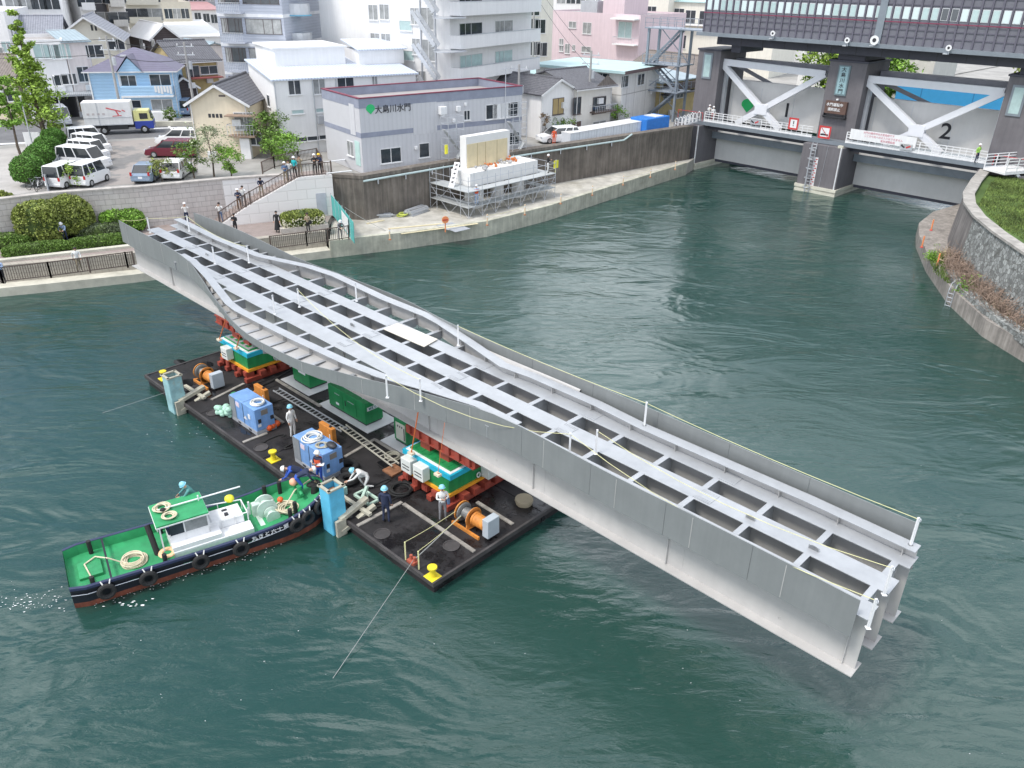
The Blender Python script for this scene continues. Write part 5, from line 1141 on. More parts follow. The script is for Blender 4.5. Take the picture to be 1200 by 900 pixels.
class Bld:
    def __init__(s, name, label, cat, FL, FR, zr, z0, z1, depth, wall, roof='flat', roofm=None, over=.35, rise=1.8, parapet=.5, group=None, W=None, parm=None):
        a, b = P(FL[0], FL[1], zr), P(FR[0], FR[1], zr); d = (b - a); d.z = 0; s.W = W or d.length; d.normalize()
        s.o = Vector((a.x, a.y, z0)); s.x = d; s.y = Vector((-d.y, d.x, 0)); s.z0, s.z1, s.D = z0, z1, depth; s.H = z1 - z0; H = s.H
        s.rz = math.atan2(d.y, d.x); s.t = thing(name, label, cat, s.o, s.rz, group); W_, D = s.W, depth
        m = MB()
        if roof == 'gy':   # ridge runs front to back, gable on the front
            m.add([(0, 0, 0), (W_, 0, 0), (W_, 0, H), (W_ / 2, 0, H + rise), (0, 0, H), (0, D, 0), (W_, D, 0), (W_, D, H), (W_ / 2, D, H + rise), (0, D, H)], [(0, 1, 2, 3, 4), (9, 8, 7, 6, 5), (0, 4, 9, 5), (1, 6, 7, 2), (4, 3, 8, 9), (3, 2, 7, 8), (0, 5, 6, 1)])
        elif roof == 'gx':
            m.add([(0, 0, 0), (0, 0, H), (0, D / 2, H + rise), (0, D, H), (0, D, 0), (W_, 0, 0), (W_, 0, H), (W_, D / 2, H + rise), (W_, D, H), (W_, D, 0)], [(4, 3, 2, 1, 0), (5, 6, 7, 8, 9), (0, 1, 6, 5), (4, 9, 8, 3), (1, 2, 7, 6), (2, 3, 8, 7), (0, 5, 9, 4)])
        else: m.bx(0, W_, 0, D, 0, H - (.002 if roof != 'flat' else parapet))
        part('wall', m, wall, s.t)
        rm = roofm or ROOF_C; e = over; th = .12
        def slab(q):
            q = [Vector(p) for p in q]; n = (q[1] - q[0]).cross(q[3] - q[0]).normalized(); n = n if n.z > 0 else -n
            return MB().add(q + [p + n * th for p in q], [(3, 2, 1, 0), (4, 5, 6, 7), (0, 1, 5, 4), (1, 2, 6, 5), (2, 3, 7, 6), (3, 0, 4, 7)])
        if roof == 'gy':
            k = rise / (W_ / 2); r1 = part('roof', slab([(-e, -e, H - e * k + .02), (W_ / 2, -e, H + rise + .02), (W_ / 2, D + e, H + rise + .02), (-e, D + e, H - e * k + .02)]), rm, s.t); r2 = part('roof', slab([(W_ / 2, -e, H + rise + .02), (W_ + e, -e, H - e * k + .02), (W_ + e, D + e, H - e * k + .02), (W_ / 2, D + e, H + rise + .02)]), rm, s.t)
            part('ridge_tiles', MB().cyl((W_ / 2, -e, H + rise + .14), (W_ / 2, D + e, H + rise + .14), .14, n=8), rm, s.t)
            part('barge_board', MB().bar((-e, -e - .03, H - e * k), (W_ / 2, -e - .03, H + rise), .05, .22).bar((W_ / 2, -e - .032, H + rise), (W_ + e, -e - .032, H - e * k), .05, .22), FRW, s.t)
        elif roof == 'gx':
            k = rise / (D / 2); part('roof', slab([(-e, -e, H - e * k + .02), (W_ + e, -e, H - e * k + .02), (W_ + e, D / 2, H + rise + .02), (-e, D / 2, H + rise + .02)]), rm, s.t); part('roof', slab([(-e, D / 2, H + rise + .02), (W_ + e, D / 2, H + rise + .02), (W_ + e, D + e, H - e * k + .02), (-e, D + e, H - e * k + .02)]), rm, s.t)
            part('ridge_tiles', MB().cyl((-e, D / 2, H + rise + .14), (W_ + e, D / 2, H + rise + .14), .14, n=8), rm, s.t); part('gutter', MB().bx(-e, W_ + e, -e - .1, -e, H - e * k - .05, H - e * k + .06), FRW, s.t)
        elif roof == 'hip':
            a_ = min(W_, D) / 2; x0, x1 = (a_, W_ - a_) if W_ >= D else (W_ / 2 - .3, W_ / 2 + .3); y0, y1 = (D / 2, D / 2) if W_ >= D else (a_, D - a_)
            part('roof', MB().add([(-e, -e, H), (W_ + e, -e, H), (W_ + e, D + e, H), (-e, D + e, H), (x0, y0, H + rise), (x1, y0, H + rise), (x1, y1 + .01, H + rise), (x0, y1 + .01, H + rise)], [(3, 2, 1, 0), (0, 1, 5, 4), (1, 2, 6, 5), (2, 3, 7, 6), (3, 0, 4, 7), (4, 5, 6, 7)]), rm, s.t)
            part('eaves', MB().bx(-e - .02, W_ + e + .02, -e - .02, D + e + .02, H - .14, H - .004), FRW, s.t)
        elif roof == 'shed':
            part('roof', MB().add([(-e, -e, H), (W_ + e, -e, H), (W_ + e, D + e, H + rise), (-e, D + e, H + rise), (-e, -e, H + .14), (W_ + e, -e, H + .14), (W_ + e, D + e, H + rise + .14), (-e, D + e, H + rise + .14)], [(3, 2, 1, 0), (4, 5, 6, 7), (0, 1, 5, 4), (1, 2, 6, 5), (2, 3, 7, 6), (3, 0, 4, 7)]), rm, s.t)
            if rise > .3: part('upper_wall', MB().add([(0, 0, H), (W_, 0, H), (W_, D, H), (0, D, H), (W_, D, H + rise - .01), (0, D, H + rise - .01)], [(0, 1, 4, 5), (0, 5, 3), (1, 2, 4), (3, 5, 4, 2)]), wall, s.t)
        elif roof == 'slab': part('roof', MB().bx(-e, W_ + e, -e, D + e, H, H + .30), rm, s.t); part('roof_edge', MB().bx(-e - .03, W_ + e + .03, -e - .03, -e, H - .05, H + .32).bx(W_ + e, W_ + e + .03, -e, D + e, H - .05, H + .32), parm or TRIM_D, s.t)
        else:
            part('roof', MB().bx(.2, W_ - .2, .2, D - .2, H - parapet, H - parapet + .03), rm, s.t)
            part('parapet', MB().bx(0, W_, 0, .2, H - parapet, H).bx(0, W_, D - .2, D, H - parapet, H).bx(0, .2, .2, D - .2, H - parapet, H).bx(W_ - .2, W_, .2, D - .2, H - parapet, H), parm or wall, s.t)
        if cat == 'house':
            for x_ in (.12, W_ - .12): part('downpipe', MB().cyl((x_, -.07, 0), (x_, -.07, H - .1), .045, n=6), FRW, s.t)
        for k_ in range(2 if zr == Z_UP else 0):
            q_ = W_ * (.12 + .5 * k_ + .2 * random.random()); part('air_conditioner', MB().bx(q_ - .4, q_ + .4, -.36, -.04, 2.95 * (k_ % 2), 2.95 * (k_ % 2) + .6), FRW, s.t)
    def face(s, f):
        if f == 0: return s.o, s.x, -s.y, 0.0
        if f == 1: return s.o + s.x * s.W, s.y, s.x, PI / 2
        if f == 3: return s.o + s.y * s.D, -s.y, -s.x, -PI / 2
        return s.o + s.y * s.D + s.x * s.W, -s.x, s.y, PI
    def hit(s, f, px, py):
        o, a, n, _ = s.face(f); d = _f + CR * ((px - 600) / F_) - CU * ((py - 450) / F_); k = (o - CPOS).dot(n) / d.dot(n); p = CPOS + d * k - o
        return p.dot(a), p.z
    def loc(s, f, q, h, out=0):
        o, a, n, r = s.face(f); p = o + a * q + n * out + Vector((0, 0, h)) - s.o; return Vector((p.dot(s.x), p.dot(s.y), p.z)), r
    def win(s, f, px, py, w, h, g=None, name='window', fr=None, bars=1, sill=True):
        q, z = s.hit(f, px, py); l, r = s.loc(f, q, z)
        key = (round(w, 2), round(h, 2), bars)
        fm = MB().bx(-w / 2 - .06, w / 2 + .06, -.05, .0, -h / 2 - .06, -h / 2).bx(-w / 2 - .06, w / 2 + .06, -.05, 0, h / 2, h / 2 + .06).bx(-w / 2 - .06, -w / 2, -.05, 0, -h / 2, h / 2).bx(w / 2, w / 2 + .06, -.05, 0, -h / 2, h / 2)
        for i in range(bars): x = -w / 2 + w * (i + 1) / (bars + 1); fm.bx(x - .035, x + .035, -.045, 0, -h / 2, h / 2)
        if sill: fm.bx(-w / 2 - .12, w / 2 + .12, -.14, 0, -h / 2 - .12, -h / 2 - .06)
        o = part(name, fm, fr or FRW, s.t); o.location = l; o.rotation_euler = (0, 0, r)
        part('pane', MB().bx(-w / 2, w / 2, -.02, -.004, -h / 2, h / 2), g or random.choice(GL), o)
        return o
    def wins(s, f, L, w=1.5, h=1.1, **k):
        for p in L: s.win(f, p[0], p[1], *(p[2:4] if len(p) > 3 else (w, h)), **k)
    def boxpart(s, name, f, q0, q1, h0, h1, out, m, inn=0):
        a, r = s.loc(f, q0, h0); o = part(name, MB().bx(0, q1 - q0, -out, inn - .003, 0, h1 - h0), m, s.t); o.location = a; o.rotation_euler = (0, 0, r); return o
    def band(s, h0, h1, m, out=.015, faces=(0, 1, 3), name='band'):
        for f in faces: s.boxpart(name, f, -.01, (s.W if f in (0, 2) else s.D) + .01, h0, h1, out, m)
    def balcony(s, f, px0, px1, py, dpt=1.2, h=1.0, m=None, rail=False):
        """slab and parapet; py = image row of the slab at px0"""
        q0, z = s.hit(f, px0, py); q1, _ = s.hit(f, px1, py); l, r = s.loc(f, q0, z); L = q1 - q0
        b = part('balcony', MB().bx(0, L, -dpt, -.003, -.15, 0), m or WHITE_WALL, s.t); b.location = l; b.rotation_euler = (0, 0, r)
        if rail:
            k = MB().bx(0, L, -dpt, -dpt + .04, h - .05, h).bx(0, .04, -dpt, 0, h - .05, h).bx(L - .04, L, -dpt, 0, h - .05, h)
            x = 0
            while x < L: k.bx(x, x + .03, -dpt + .005, -dpt + .035, 0, h - .05); x += .3
            part('railing', k, GREYM, b)
        else: part('parapet', MB().bx(0, L, -dpt, -dpt + .1, -.15, h).bx(0, .1, -dpt + .1, -.003, 0, h).bx(L - .1, L, -dpt + .1, -.003, 0, h), m or WHITE_WALL, b)
        return b
def ZB_(x, y, base): # height whose image row is y above the ground point seen at base=(x,y)
    p = P(base[0], base[1], Z_UP); lo, hi = Z_UP, 60
    for _ in range(40):
        md = (lo + hi) / 2; d = Vector((p.x, p.y, md)) - CPOS; yy = 450 - F_ * d.dot(CU) / d.dot(_f)
        if yy > y: lo = md
        else: hi = md
    return lo
H_ = 'house'; BG = 'building'
AC = MB().bx(-.4, .4, -.32, -.02, 0, .6)
# ---- sluice office
zt = 10.75
b = Bld('sluice_office', 'two storey lilac grey office with crimson roof edge and green fan emblem', BG, (420, 116), (612, 101), zt, 4.42, zt, 7.5, LILAC, 'flat', ROOF_C, parapet=.75, parm=M('blue_grey_band', (.27, .29, .36), .7))
b.band(b.H - .8, b.H - .02, MATS['blue_grey_band'], .02); b.band(3.08, 3.5, MATS['blue_grey_band'], .02)
m = MB(); W_, D_ = b.W, b.D; m.bx(-.06, W_ + .06, -.06, .24, b.H, b.H + .07).bx(-.06, W_ + .06, D_ - .24, D_ + .06, b.H, b.H + .07).bx(-.06, .24, .24, D_ - .24, b.H, b.H + .07).bx(W_ - .24, W_ + .06, .24, D_ - .24, b.H, b.H + .07)
part('roof_coping', m, M('crimson_coping', (.20, .03, .06), .5), b.t)
def T(f, px, py, s, size, m, **k):
    q, z = b.hit(f, px, py); l, r = b.loc(f, q, z, .03); return text_part('sign_text', s, size, b.t, m, l, rz=r, **k)
T(0, 460.5, 127.5, '大島川水門', .72, M('sign_ink', (.05, .05, .06), .6))
q, z = b.hit(0, 434, 128); l, r = b.loc(0, q, z, .03); pts = [(l.x, l.y, l.z - .42)] + [(l.x + .42 * math.cos(a), l.y, l.z + .05 + .36 * math.sin(a)) for a in [R_(-18 + 12 * i) for i in range(19)]]
part('fan_emblem', MB().add(pts, [tuple(range(len(pts)))]), M('sign_green', (.03, .50, .17), .6), b.t)
for a_ in ((576, 131, 1.25, 1.25), (583, 130.5, 1.0, 1.25), (592, 129.5, 1.05, 1.25), (601, 128, 1.1, 1.25)): b.win(0, *a_, g=random.choice([GLASS_D, WHITE]), bars=0)
b.win(0, 547, 135, .6, .8, g=GLASS_D, bars=1); b.win(0, 458, 182, 2.0, 1.2, g=GLASS_D); b.win(0, 497, 176, 1.0, 1.2, g=GLASS_D, bars=0); b.win(0, 603, 162, 1.2, 1.1, g=GLASS_D)
b.win(3, 411, 174, 1.2, 1.2, g=GLASS_M)
q, z = b.hit(0, 498, 140); b.boxpart('service_panel', 0, q - 1.25, q + 1.25, z - 1.25, z + 1.45, .03, LILAC)
q, z = b.hit(3, 413, 140); b.boxpart('service_panel', 3, q - .5, q + .5, z - 1.3, z + 1.3, .03, LILAC); q, z = b.hit(3, 420, 183); b.boxpart('green_door', 3, q - .5, q + .4, .6, 2.7, .04, M('mint_door', (.45, .62, .58), .6))
for px, py, s in ((517, 129, .35), (536, 127, .22), (531, 141, .15), (487, 173, .14), (545, 122, .12)):
    q, z = b.hit(0, px, py); l, r = b.loc(0, q, z); o = part('vent_hood', MB().bx(-s, s, -s * 1.4, -.002, -s, s).cyl((0, -s * .7, -s * 1.3), (0, -s * .7, -s), s * .7), WHITE, b.t, bevel=.04); o.location = l
l, r = b.loc(0, *b.hit(0, 591, 108)); part('antenna_mast', MB().cyl((l.x, l.y - .2, b.H - 3.6), (l.x, l.y - .2, b.H + 1.9), .04, n=6).cyl((l.x - .5, l.y - .2, b.H + 1.7), (l.x + .2, l.y - .2, b.H + 1.7), .02, n=5), GREYM, b.t)
OFF = b
# terrace between white building and office
m = MB(); pts = PX([(384, 204.5), (424, 200), (421, 190), (407, 187), (380, 189)], 4.9)
single('mesh_railing', MB().tube([P(380, 190, 5.0), P(380, 190, 6.1), P(404, 187, 6.1), P(404, 187, 5.0)], .05).tube([P(382, 203, 5.1), P(384, 203, 6.1), P(412, 200, 6.1) , P(412, 200, 5.1)], .05).tube([P(380, 190, 5.6), P(404, 187, 5.6)], .04), WHITE, 'white railing on the terrace left of the office', 'railing')
# ---- white building with corrugated roof
b = Bld('white_warehouse', 'bright white two storey building with pale blue corrugated roof left of the office', BG, (320, 95), (487, 87), 11.2, Z_UP, 11.2, 9, WHITE_WALL, 'shed', CORR, over=.25, rise=1.0)
for p in ((345, 102.5, 1.1, 1.2), (374, 101.5, 1.1, 1.3), (405, 98, 1.6, 1.1), (439, 95, .5, .9)): b.win(0, *p)
for p in ((349, 131, 1.1, .3), (377, 129, 1.1, .3)): b.win(0, *p, g=GLASS_P, bars=0)
for p in ((353, 163.5, 1.1, .35), (367, 162, 1.1, .35), (381, 160.5, 1.1, .35)): b.win(0, *p, g=GLASS_D, bars=0)
q, z = b.hit(0, 375, 140); l, r = b.loc(0, q, z); part('air_conditioner', MB().bx(l.x - .3, l.x + .3, -.4, -.002, l.z - .4, l.z + .4), GREYM, b.t, bevel=.03)
for px in (325, 369, 396): q, z = b.hit(0, px, 130); part('downpipe', MB().cyl((q, -.08, .1), (q, -.08, b.H - .1), .05, n=6), GREYM, b.t)
for p in ((315, 118, .8, 1), (318, 150, .6, .8)): b.win(3, *p, g=GLASS_D, bars=0)
part('roof_house', MB().bx(1.8, 9.0, 5.2, 12.5, b.H + .7, b.H + 2.3), WHITE_WALL, b.t); part('roof_house_top', MB().bx(1.6, 9.2, 5.0, 12.7, b.H + 2.3, b.H + 2.45), ROOF_W, b.t)
part('roof_shed', MB().bx(10.2, 15.2, 4.5, 9.0, b.H + .6, b.H + 2.0), WHITE_WALL, b.t); part('roof_shed_top', MB().add([(10, 4.2, b.H + 2.0), (15.5, 4.2, b.H + 2.0), (15.5, 9.2, b.H + 2.7), (10, 9.2, b.H + 2.7), (10, 4.2, b.H + 2.1), (15.5, 4.2, b.H + 2.1), (15.5, 9.2, b.H + 2.8), (10, 9.2, b.H + 2.8)], [(3, 2, 1, 0), (4, 5, 6, 7), (0, 1, 5, 4), (1, 2, 6, 5), (2, 3, 7, 6), (3, 0, 4, 7)]), CORR, b.t)
# ---- cream gable house
b = Bld('cream_house', 'cream rendered gable house with dark grey tiled roof and rusty balcony', H_, (232, 184), (297, 185), Z_UP, Z_UP, 9.35, 9, CREAM, 'gy', TILE, over=.4, rise=1.55)
q, z = b.hit(0, 287, 147)
bb = b.balcony(0, 271, 302, 157, 1.0, 1.0, M('rusty_balcony', (.28, .20, .15), .8, var=.3), True); b.win(0, 286, 142, 1.7, 1.5, g=GLASS_M); b.boxpart('awning', 0, q - 1.5, q + 1.2, z + .9, z + 1.0, 1.0, MATS['rusty_balcony'])
q, z = b.hit(0, 253, 136); 
for i in range(4): b.boxpart('vent_slot', 0, q - .7 + i * .35, q - .45 + i * .35, z - .15, z + .2, .01, DARKM)
q, z = b.hit(0, 260, 112); b.boxpart('gable_vent', 0, q - .3, q + .3, z - .1, z + .05, .02, TRIM_D); b.win(0, 300, 163, 1.0, 1.0, g=GLASS_D)
q, z = b.hit(0, 250, 158); b.boxpart('wall_joint', 0, 0, b.W, z - .02, z + .02, .01, M('cream_joint', (.45, .38, .28), .9)); b.boxpart('side_store', 0, b.W - .9, b.W, .0, 1.9, .6, WHITE_WALL)
# ---- blue house
BLUEW = M('sky_blue_siding', (.38, .58, .78), .7, var=.04, kind='rib', kp=(2, .35, .01, .1))
b = Bld('blue_house', 'sky blue two storey house with purple slate hip roof behind the box truck', H_, (114, 140), (212, 138), Z_UP, Z_UP, 9.7, 9, BLUEW, 'hip', PURP, over=.5, rise=2.2)
W_ = b.W; part('front_gable', MB().add([(W_ * .36, -.5, b.H - .02), (W_ * .64, -.5, b.H - .02), (W_ * .5, -.5, b.H + 1.5), (W_ * .36, 2.4, b.H), (W_ * .64, 2.4, b.H), (W_ * .5, 3.2, b.H + 1.5)], [(0, 1, 2), (0, 2, 5, 3), (1, 4, 5, 2)]), BLUEW, b.t)
part('gable_roof', MB().add([(W_ * .34, -.7, b.H - .1), (W_ * .5, -.7, b.H + 1.7), (W_ * .5, 3.6, b.H + 1.7), (W_ * .34, 2.2, b.H - .1), (W_ * .66, -.7, b.H - .1), (W_ * .66, 2.2, b.H - .1)], [(0, 1, 2, 3), (1, 4, 5, 2)]), PURP, b.t)
b.boxpart('balcony_wall', 0, W_ * .36, W_ * .97, 2.7, 3.7, .9, BLUEW); b.boxpart('balcony_base', 0, W_ * .36, W_ * .97, 2.5, 2.7, 1.0, WHITE)
b.win(0, 151, 97, 1.6, 1.5, g=GLASS_D); b.win(0, 188, 95, 2.2, 1.4, g=GLASS_D); b.win(0, 190, 122.5, 2.3, 1.1, g=GLASS_M); b.win(0, 160, 122, .9, .8, g=GLASS_D, bars=0)
b.boxpart('gate_fence', 0, W_ * .62, W_ * .95, 0, .95, 1.9, WHITE); b.boxpart('corner_trim', 0, -.02, .14, 0, b.H, .03, WHITE); b.boxpart('corner_trim', 0, W_ * .34, W_ * .36, 0, b.H, .03, WHITE); part('skylight', MB().bx(W_ * .36, W_ * .43, 2.5, 3.6, b.H + 1.35, b.H + 1.5), ALU, b.t)
m = MB()
for i in range(6): m.bx(i * .33, i * .33 + .25, -.03, .0, -.7 - (i % 3) * .1, 0)
o = part('laundry', m, [WHITE], b.t); o.location = (W_ * .76, -.92, 3.75)
# ---- left white buildings
b = Bld('white_corner_building', 'white building at the far left edge with narrow windows behind the tall tree', BG, (-45, 124), (31, 122), Z_UP, Z_UP, ZB_(20, 13, (31, 122)), 14, WHITE_WALL, 'flat', ROOF_W, group=None)
b.wins(1, [(13, 36), (10, 58), (33, 60)], .7, 1.2, g=GLASS_D); b.wins(0, [(8, 55), (0, 62)], 1.0, 1.2)
b = Bld('tiled_roof_house', 'low house with weathered brown tiled roof behind the tall tree', H_, (-40, 140), (28, 140), Z_UP, Z_UP, 9.3, 8, CREAM, 'gx', TILE_B, over=.6, rise=1.7); b.wins(0, [(8, 112), (24, 115)], 1.5, 1.2, g=GLASS_D)
b = Bld('white_garage_house', 'white three storey building with a dark open garage left of the blue house', BG, (38, 140), (93, 137), Z_UP, Z_UP, ZB_(84, 46, (93, 137)), 10, WHITE_WALL, 'flat', ROOF_C, parapet=.4)
b.wins(0, [(49, 60, 1.6, 1.5), (61, 61, 1.6, 1.5), (73, 60, 1.6, 1.5)], g=GLASS_P); b.wins(0, [(71, 94, 1.6, 1.1), (81, 92.5, 1.5, 1.1)], g=GLASS_D)
b.boxpart('garage_roof', 0, b.W * .30, b.W + 3.2, 2.65, 2.85, 2.6, M('canopy_grey', (.38, .40, .42), .6, kind='rib', kp=(0, .2, .02, .3)))
for q in (.42, .62, .80, 1.02): b.boxpart('garage_bay', 0, b.W * q - 1.0, b.W * q + .9, .02, 2.5, .03, DARKM)
b.boxpart('roof_railing', 0, .2, b.W, b.H + .9, b.H + .95, -.2, GREYM, .3)
b = Bld('pinkish_house', 'pale pinkish white house wedged between the white garage building and the blue house', H_, (94, 137), (121, 135), Z_UP, Z_UP, ZB_(96, 50, (94, 137)), 9, M('pinkish_wall', (.74, .68, .66), .85, var=.05, streak=.1), 'shed', ROOF_BG, rise=.7)
b.wins(0, [(111, 60, 1.8, 1.3), (98, 87, 1.2, 1.6)], g=GLASS_D)
# ---- row behind
b = Bld('grey_gable_house', 'cream house with wide grey tiled gable roof behind the pinkish house', H_, (84, 117), (152, 115), Z_UP, Z_UP, ZB_(100, 44, (84, 117)), 10, M('pale_cream_wall', (.74, .70, .60), .85, var=.05), 'gy', TILE_G, over=.8, rise=2.4)
b.wins(0, [(136, 52, 2.0, 1.2)], g=GLASS_D); q, z = b.hit(0, 110, 33); b.boxpart('gable_vent', 0, q - .35, q - .1, z - .3, z + .4, .02, DARKM); b.boxpart('gable_vent', 0, q + .1, q + .35, z - .3, z + .4, .02, DARKM)
b = Bld('grey_roof_house', 'house with long pale grey tiled roof and rooftop air conditioners behind the white building', H_, (26, 119), (86, 117), Z_UP, Z_UP, ZB_(50, 42, (40, 118)), 10, OFFWHITE, 'gx', TILE_G, over=.5, rise=2.0)
DKB = M('dark_brown_siding', (.075, .06, .06), .8, var=.15, kind='rib', kp=(2, .3, .02, .3))
b = Bld('black_house', 'dark brown sided house with bright white gable roof behind the blue house', H_, (185, 96), (219, 94), Z_UP, Z_UP, ZB_(184, 46, (185, 96)), 13, DKB, 'gy', ROOF_W, over=.3, rise=1.9)
b.wins(3, [(166, 51, 1.6, 1.6), (180, 53, 1.6, 1.6)], g=GLASS_M); b.wins(0, [(201, 50, 2.2, 1.1)], g=GLASS_M)
part('satellite_dish', MB().lathe((-.5, 3, b.H - 1.2), [(.1, 0), (.45, .15), (.5, .2)], 12, 'X'), WHITE, b.t)
b = Bld('sloping_roof_shop', 'pale pink walled building with a long blue grey metal roof right of the blue house', BG, (180, 112), (212, 119), Z_UP, Z_UP, ZB_(182, 64, (180, 112)), 12, MATS['pinkish_wall'], 'gx', ROOF_BG, over=.3, rise=1.6)
b = Bld('yellow_house', 'old yellow house with dark tiled gable and red lean-to roof beside the grey apartment tower', H_, (216, 128), (262, 124), Z_UP, Z_UP, ZB_(220, 72, (216, 128)), 9, M('yellow_stucco', (.50, .40, .20), .85, var=.15), 'gx', TILE, over=.5, rise=1.9)
b.boxpart('lean_to_roof', 0, b.W * .2, b.W, 3.6, 3.75, 1.4, M('dull_red_roof', (.28, .08, .07), .6)); b.wins(0, [(245, 82, 2.2, .9), (226, 84, 1.6, 1.3)], g=GLASS_D)
b.boxpart('shutter', 0, b.W * .55, b.W * .95, .3, 2.0, .05, M('mustard_shutter', (.36, .28, .10), .7))
b = Bld('small_shack', 'small dark wooden shack with old tiled roof behind the cream house', H_, (205, 134), (236, 132), Z_UP, Z_UP, ZB_(210, 103, (205, 134)), 5, DKB, 'gy', TILE, over=.3, rise=1.1)
b = Bld('white_hall', 'broad white roofed building behind the black house', BG, (205, 76), (266, 74), Z_UP, Z_UP, ZB_(215, 44, (205, 76)), 24, WHITE_WALL, 'shed', ROOF_W, rise=1.6)
b = Bld('small_red_roof_house', 'small white house with dull red roof at the top left of the apartment tower', H_, (229, 52), (262, 51), Z_UP, Z_UP, ZB_(230, 12, (229, 52)), 12, WHITE_WALL, 'shed', M('pale_red_roof', (.42, .24, .24), .6), rise=1.5); b.wins(0, [(232, 20), (242, 21), (251, 22)], 1.4, 1.8, g=GLASS_D)
# ---- grey apartment tower
b = Bld('apartment_tower', 'blue grey apartment tower with white floor bands and small railed balconies', BG, (273, 150), (346, 153), Z_UP, Z_UP, 24.0, 12, M('blue_grey_tile', (.40, .43, .50), .7, var=.04, kind='rib', kp=(2, .3, .01, .08)), 'flat', ROOF_C)
fl = 2.9
for k in range(1, 7): b.band(k * fl - .1, k * fl + .22, M('white_band', (.68, .69, .72), .7), .03)
for k in range(0, 7):
    h = k * fl + .25 + .9
    for q0, w_, g in ((.42, 4.0, None), (.15, 1.6, GLASS_D), (.05, .7, GLASS_M)):
        fm_q = b.W * q0 + w_ / 2; l, r = b.loc(0, fm_q, h + .75); o = part('window', MB().bx(-w_ / 2 - .05, w_ / 2 + .05, -.05, 0, -.75, -.7).bx(-w_ / 2 - .05, w_ / 2 + .05, -.05, 0, .7, .75).bx(-.03, .03, -.04, 0, -.7, .7).bx(-w_ / 2, -w_ / 2 + .05, -.04, 0, -.7, .7).bx(w_ / 2 - .05, w_ / 2, -.04, 0, -.7, .7).bx(w_ / 4 - .03, w_ / 4 + .03, -.04, 0, -.7, .7), TRIM_D, b.t); o.location = l
        part('pane', MB().bx(-w_ / 2, w_ / 2, -.02, -.004, -.7, .7), g or random.choice([GLASS_D, GLASS_M]), o)
    m = MB().bx(0, 2.4, -.95, -.003, -.12, 0); x = 0
    bo_ = part('balcony', m, MATS['blue_grey_tile'], b.t); bo_.location = (b.W * .1, 0, k * fl + .35)
    m = MB().bx(0, 2.4, -.95, -.91, .9, .95)
    while x < 2.4: m.bx(x, x + .04, -.945, -.915, 0, .9); x += .2
    part('railing', m, GREYM, bo_)
for k in range(2, 7):
    o = part('round_balcony', MB().prism([(1.6 * math.cos(R_(a)), 1.6 * math.sin(R_(a))) for a in range(-90, 91, 20)], 0, 1.1), GREYM, b.t); o.location = (b.W, 3.5, k * fl + .1)
    o = part('balcony_base', MB().prism([(1.75 * math.cos(R_(a)), 1.75 * math.sin(R_(a))) for a in range(-90, 91, 20)], -.12, 0), M('cyan_edge', (.15, .40, .55), .6), b.t); o.location = (b.W, 3.5, k * fl + .1)
# ---- white apartment block
ax = Bld('white_apartment_block', 'tall bright white apartment block with a spiral fire escape above the office', BG, (530, 163), (620, 140), Z_UP, Z_UP, 24.0, 18, WHITE_WALL, 'flat', ROOF_C, W=None)
b = ax; zf = [b.hit(0, 532, y)[1] for y in (54, 91.5)]; fl = abs(zf[0] - zf[1]); z_s = zf[1]; print('apt', b.W, fl, zf)
for k in range(-1, 4):
    h = z_s + k * fl; o = part('balcony', MB().bx(0, b.W, -1.3, -.003, -.12, 0), WHITE_WALL, b.t); o.location = (0, 0, h - .1)
    part('parapet', MB().bx(0, b.W, -1.3, -1.2, 0, 1.15).bx(0, .1, -1.2, -.01, 0, 1.15).bx(b.W - .1, b.W, -1.2, -.01, 0, 1.15), WHITE_WALL, o); part('rail_cap', MB().bx(-.02, b.W + .02, -1.33, -1.17, 1.15, 1.22), GREYM, o)
    for q0 in (.10, .52):
        w_ = 4.2 if q0 < .3 else 3.6; l = Vector((b.W * q0 + w_ / 2, 0, h + 1.1)); o = part('window', MB().bx(-w_ / 2, w_ / 2, -.05, 0, -1.05, -1).bx(-w_ / 2, w_ / 2, -.05, 0, .95, 1).bx(-.04, .04, -.05, 0, -1, .95).bx(-w_ / 4 - .03, -w_ / 4 + .03, -.05, 0, -1, .95).bx(w_ / 2 - .05, w_ / 2, -.05, 0, -1, 1).bx(-w_ / 2, -w_ / 2 + .05, -.05, 0, -1, 1), ALU, b.t); o.location = l
        part('pane', MB().bx(-w_ / 2, w_ / 2, -.02, -.004, -1, .95), random.choice([GLASS_D, GLASS_P, GLASS_M]), o)
b.wins(3, [(437.5, 14.5), (450.5, 14), (486, 19, 1.0, 1.5), (440, 47.5), (452.5, 48), (488, 54.5, 1.0, 1.5)], 1.2, 1.4, g=GLASS_M); b.wins(3, [(475.5, 30), (478, 65)], 1.6, .9, g=GLASS_P, bars=0); b.wins(3, [(501, 22), (502.5, 59), (489, 90, .9, 1.1), (495, 90, .9, 1.1)], 1.6, 2.0, g=GLASS_M)
pq = b.hit(3, 494, 50)[0]; l, r = b.loc(3, pq, 0, .1); part('downpipe', MB().cyl((l.x, l.y, 0), (l.x, l.y, b.H), .08, n=6), GREYM, b.t)
s_ = part('fire_escape', MB().cyl((-.9, 1.2, 0), (-.9, 1.2, b.H), .10, n=8), GREYM, b.t)
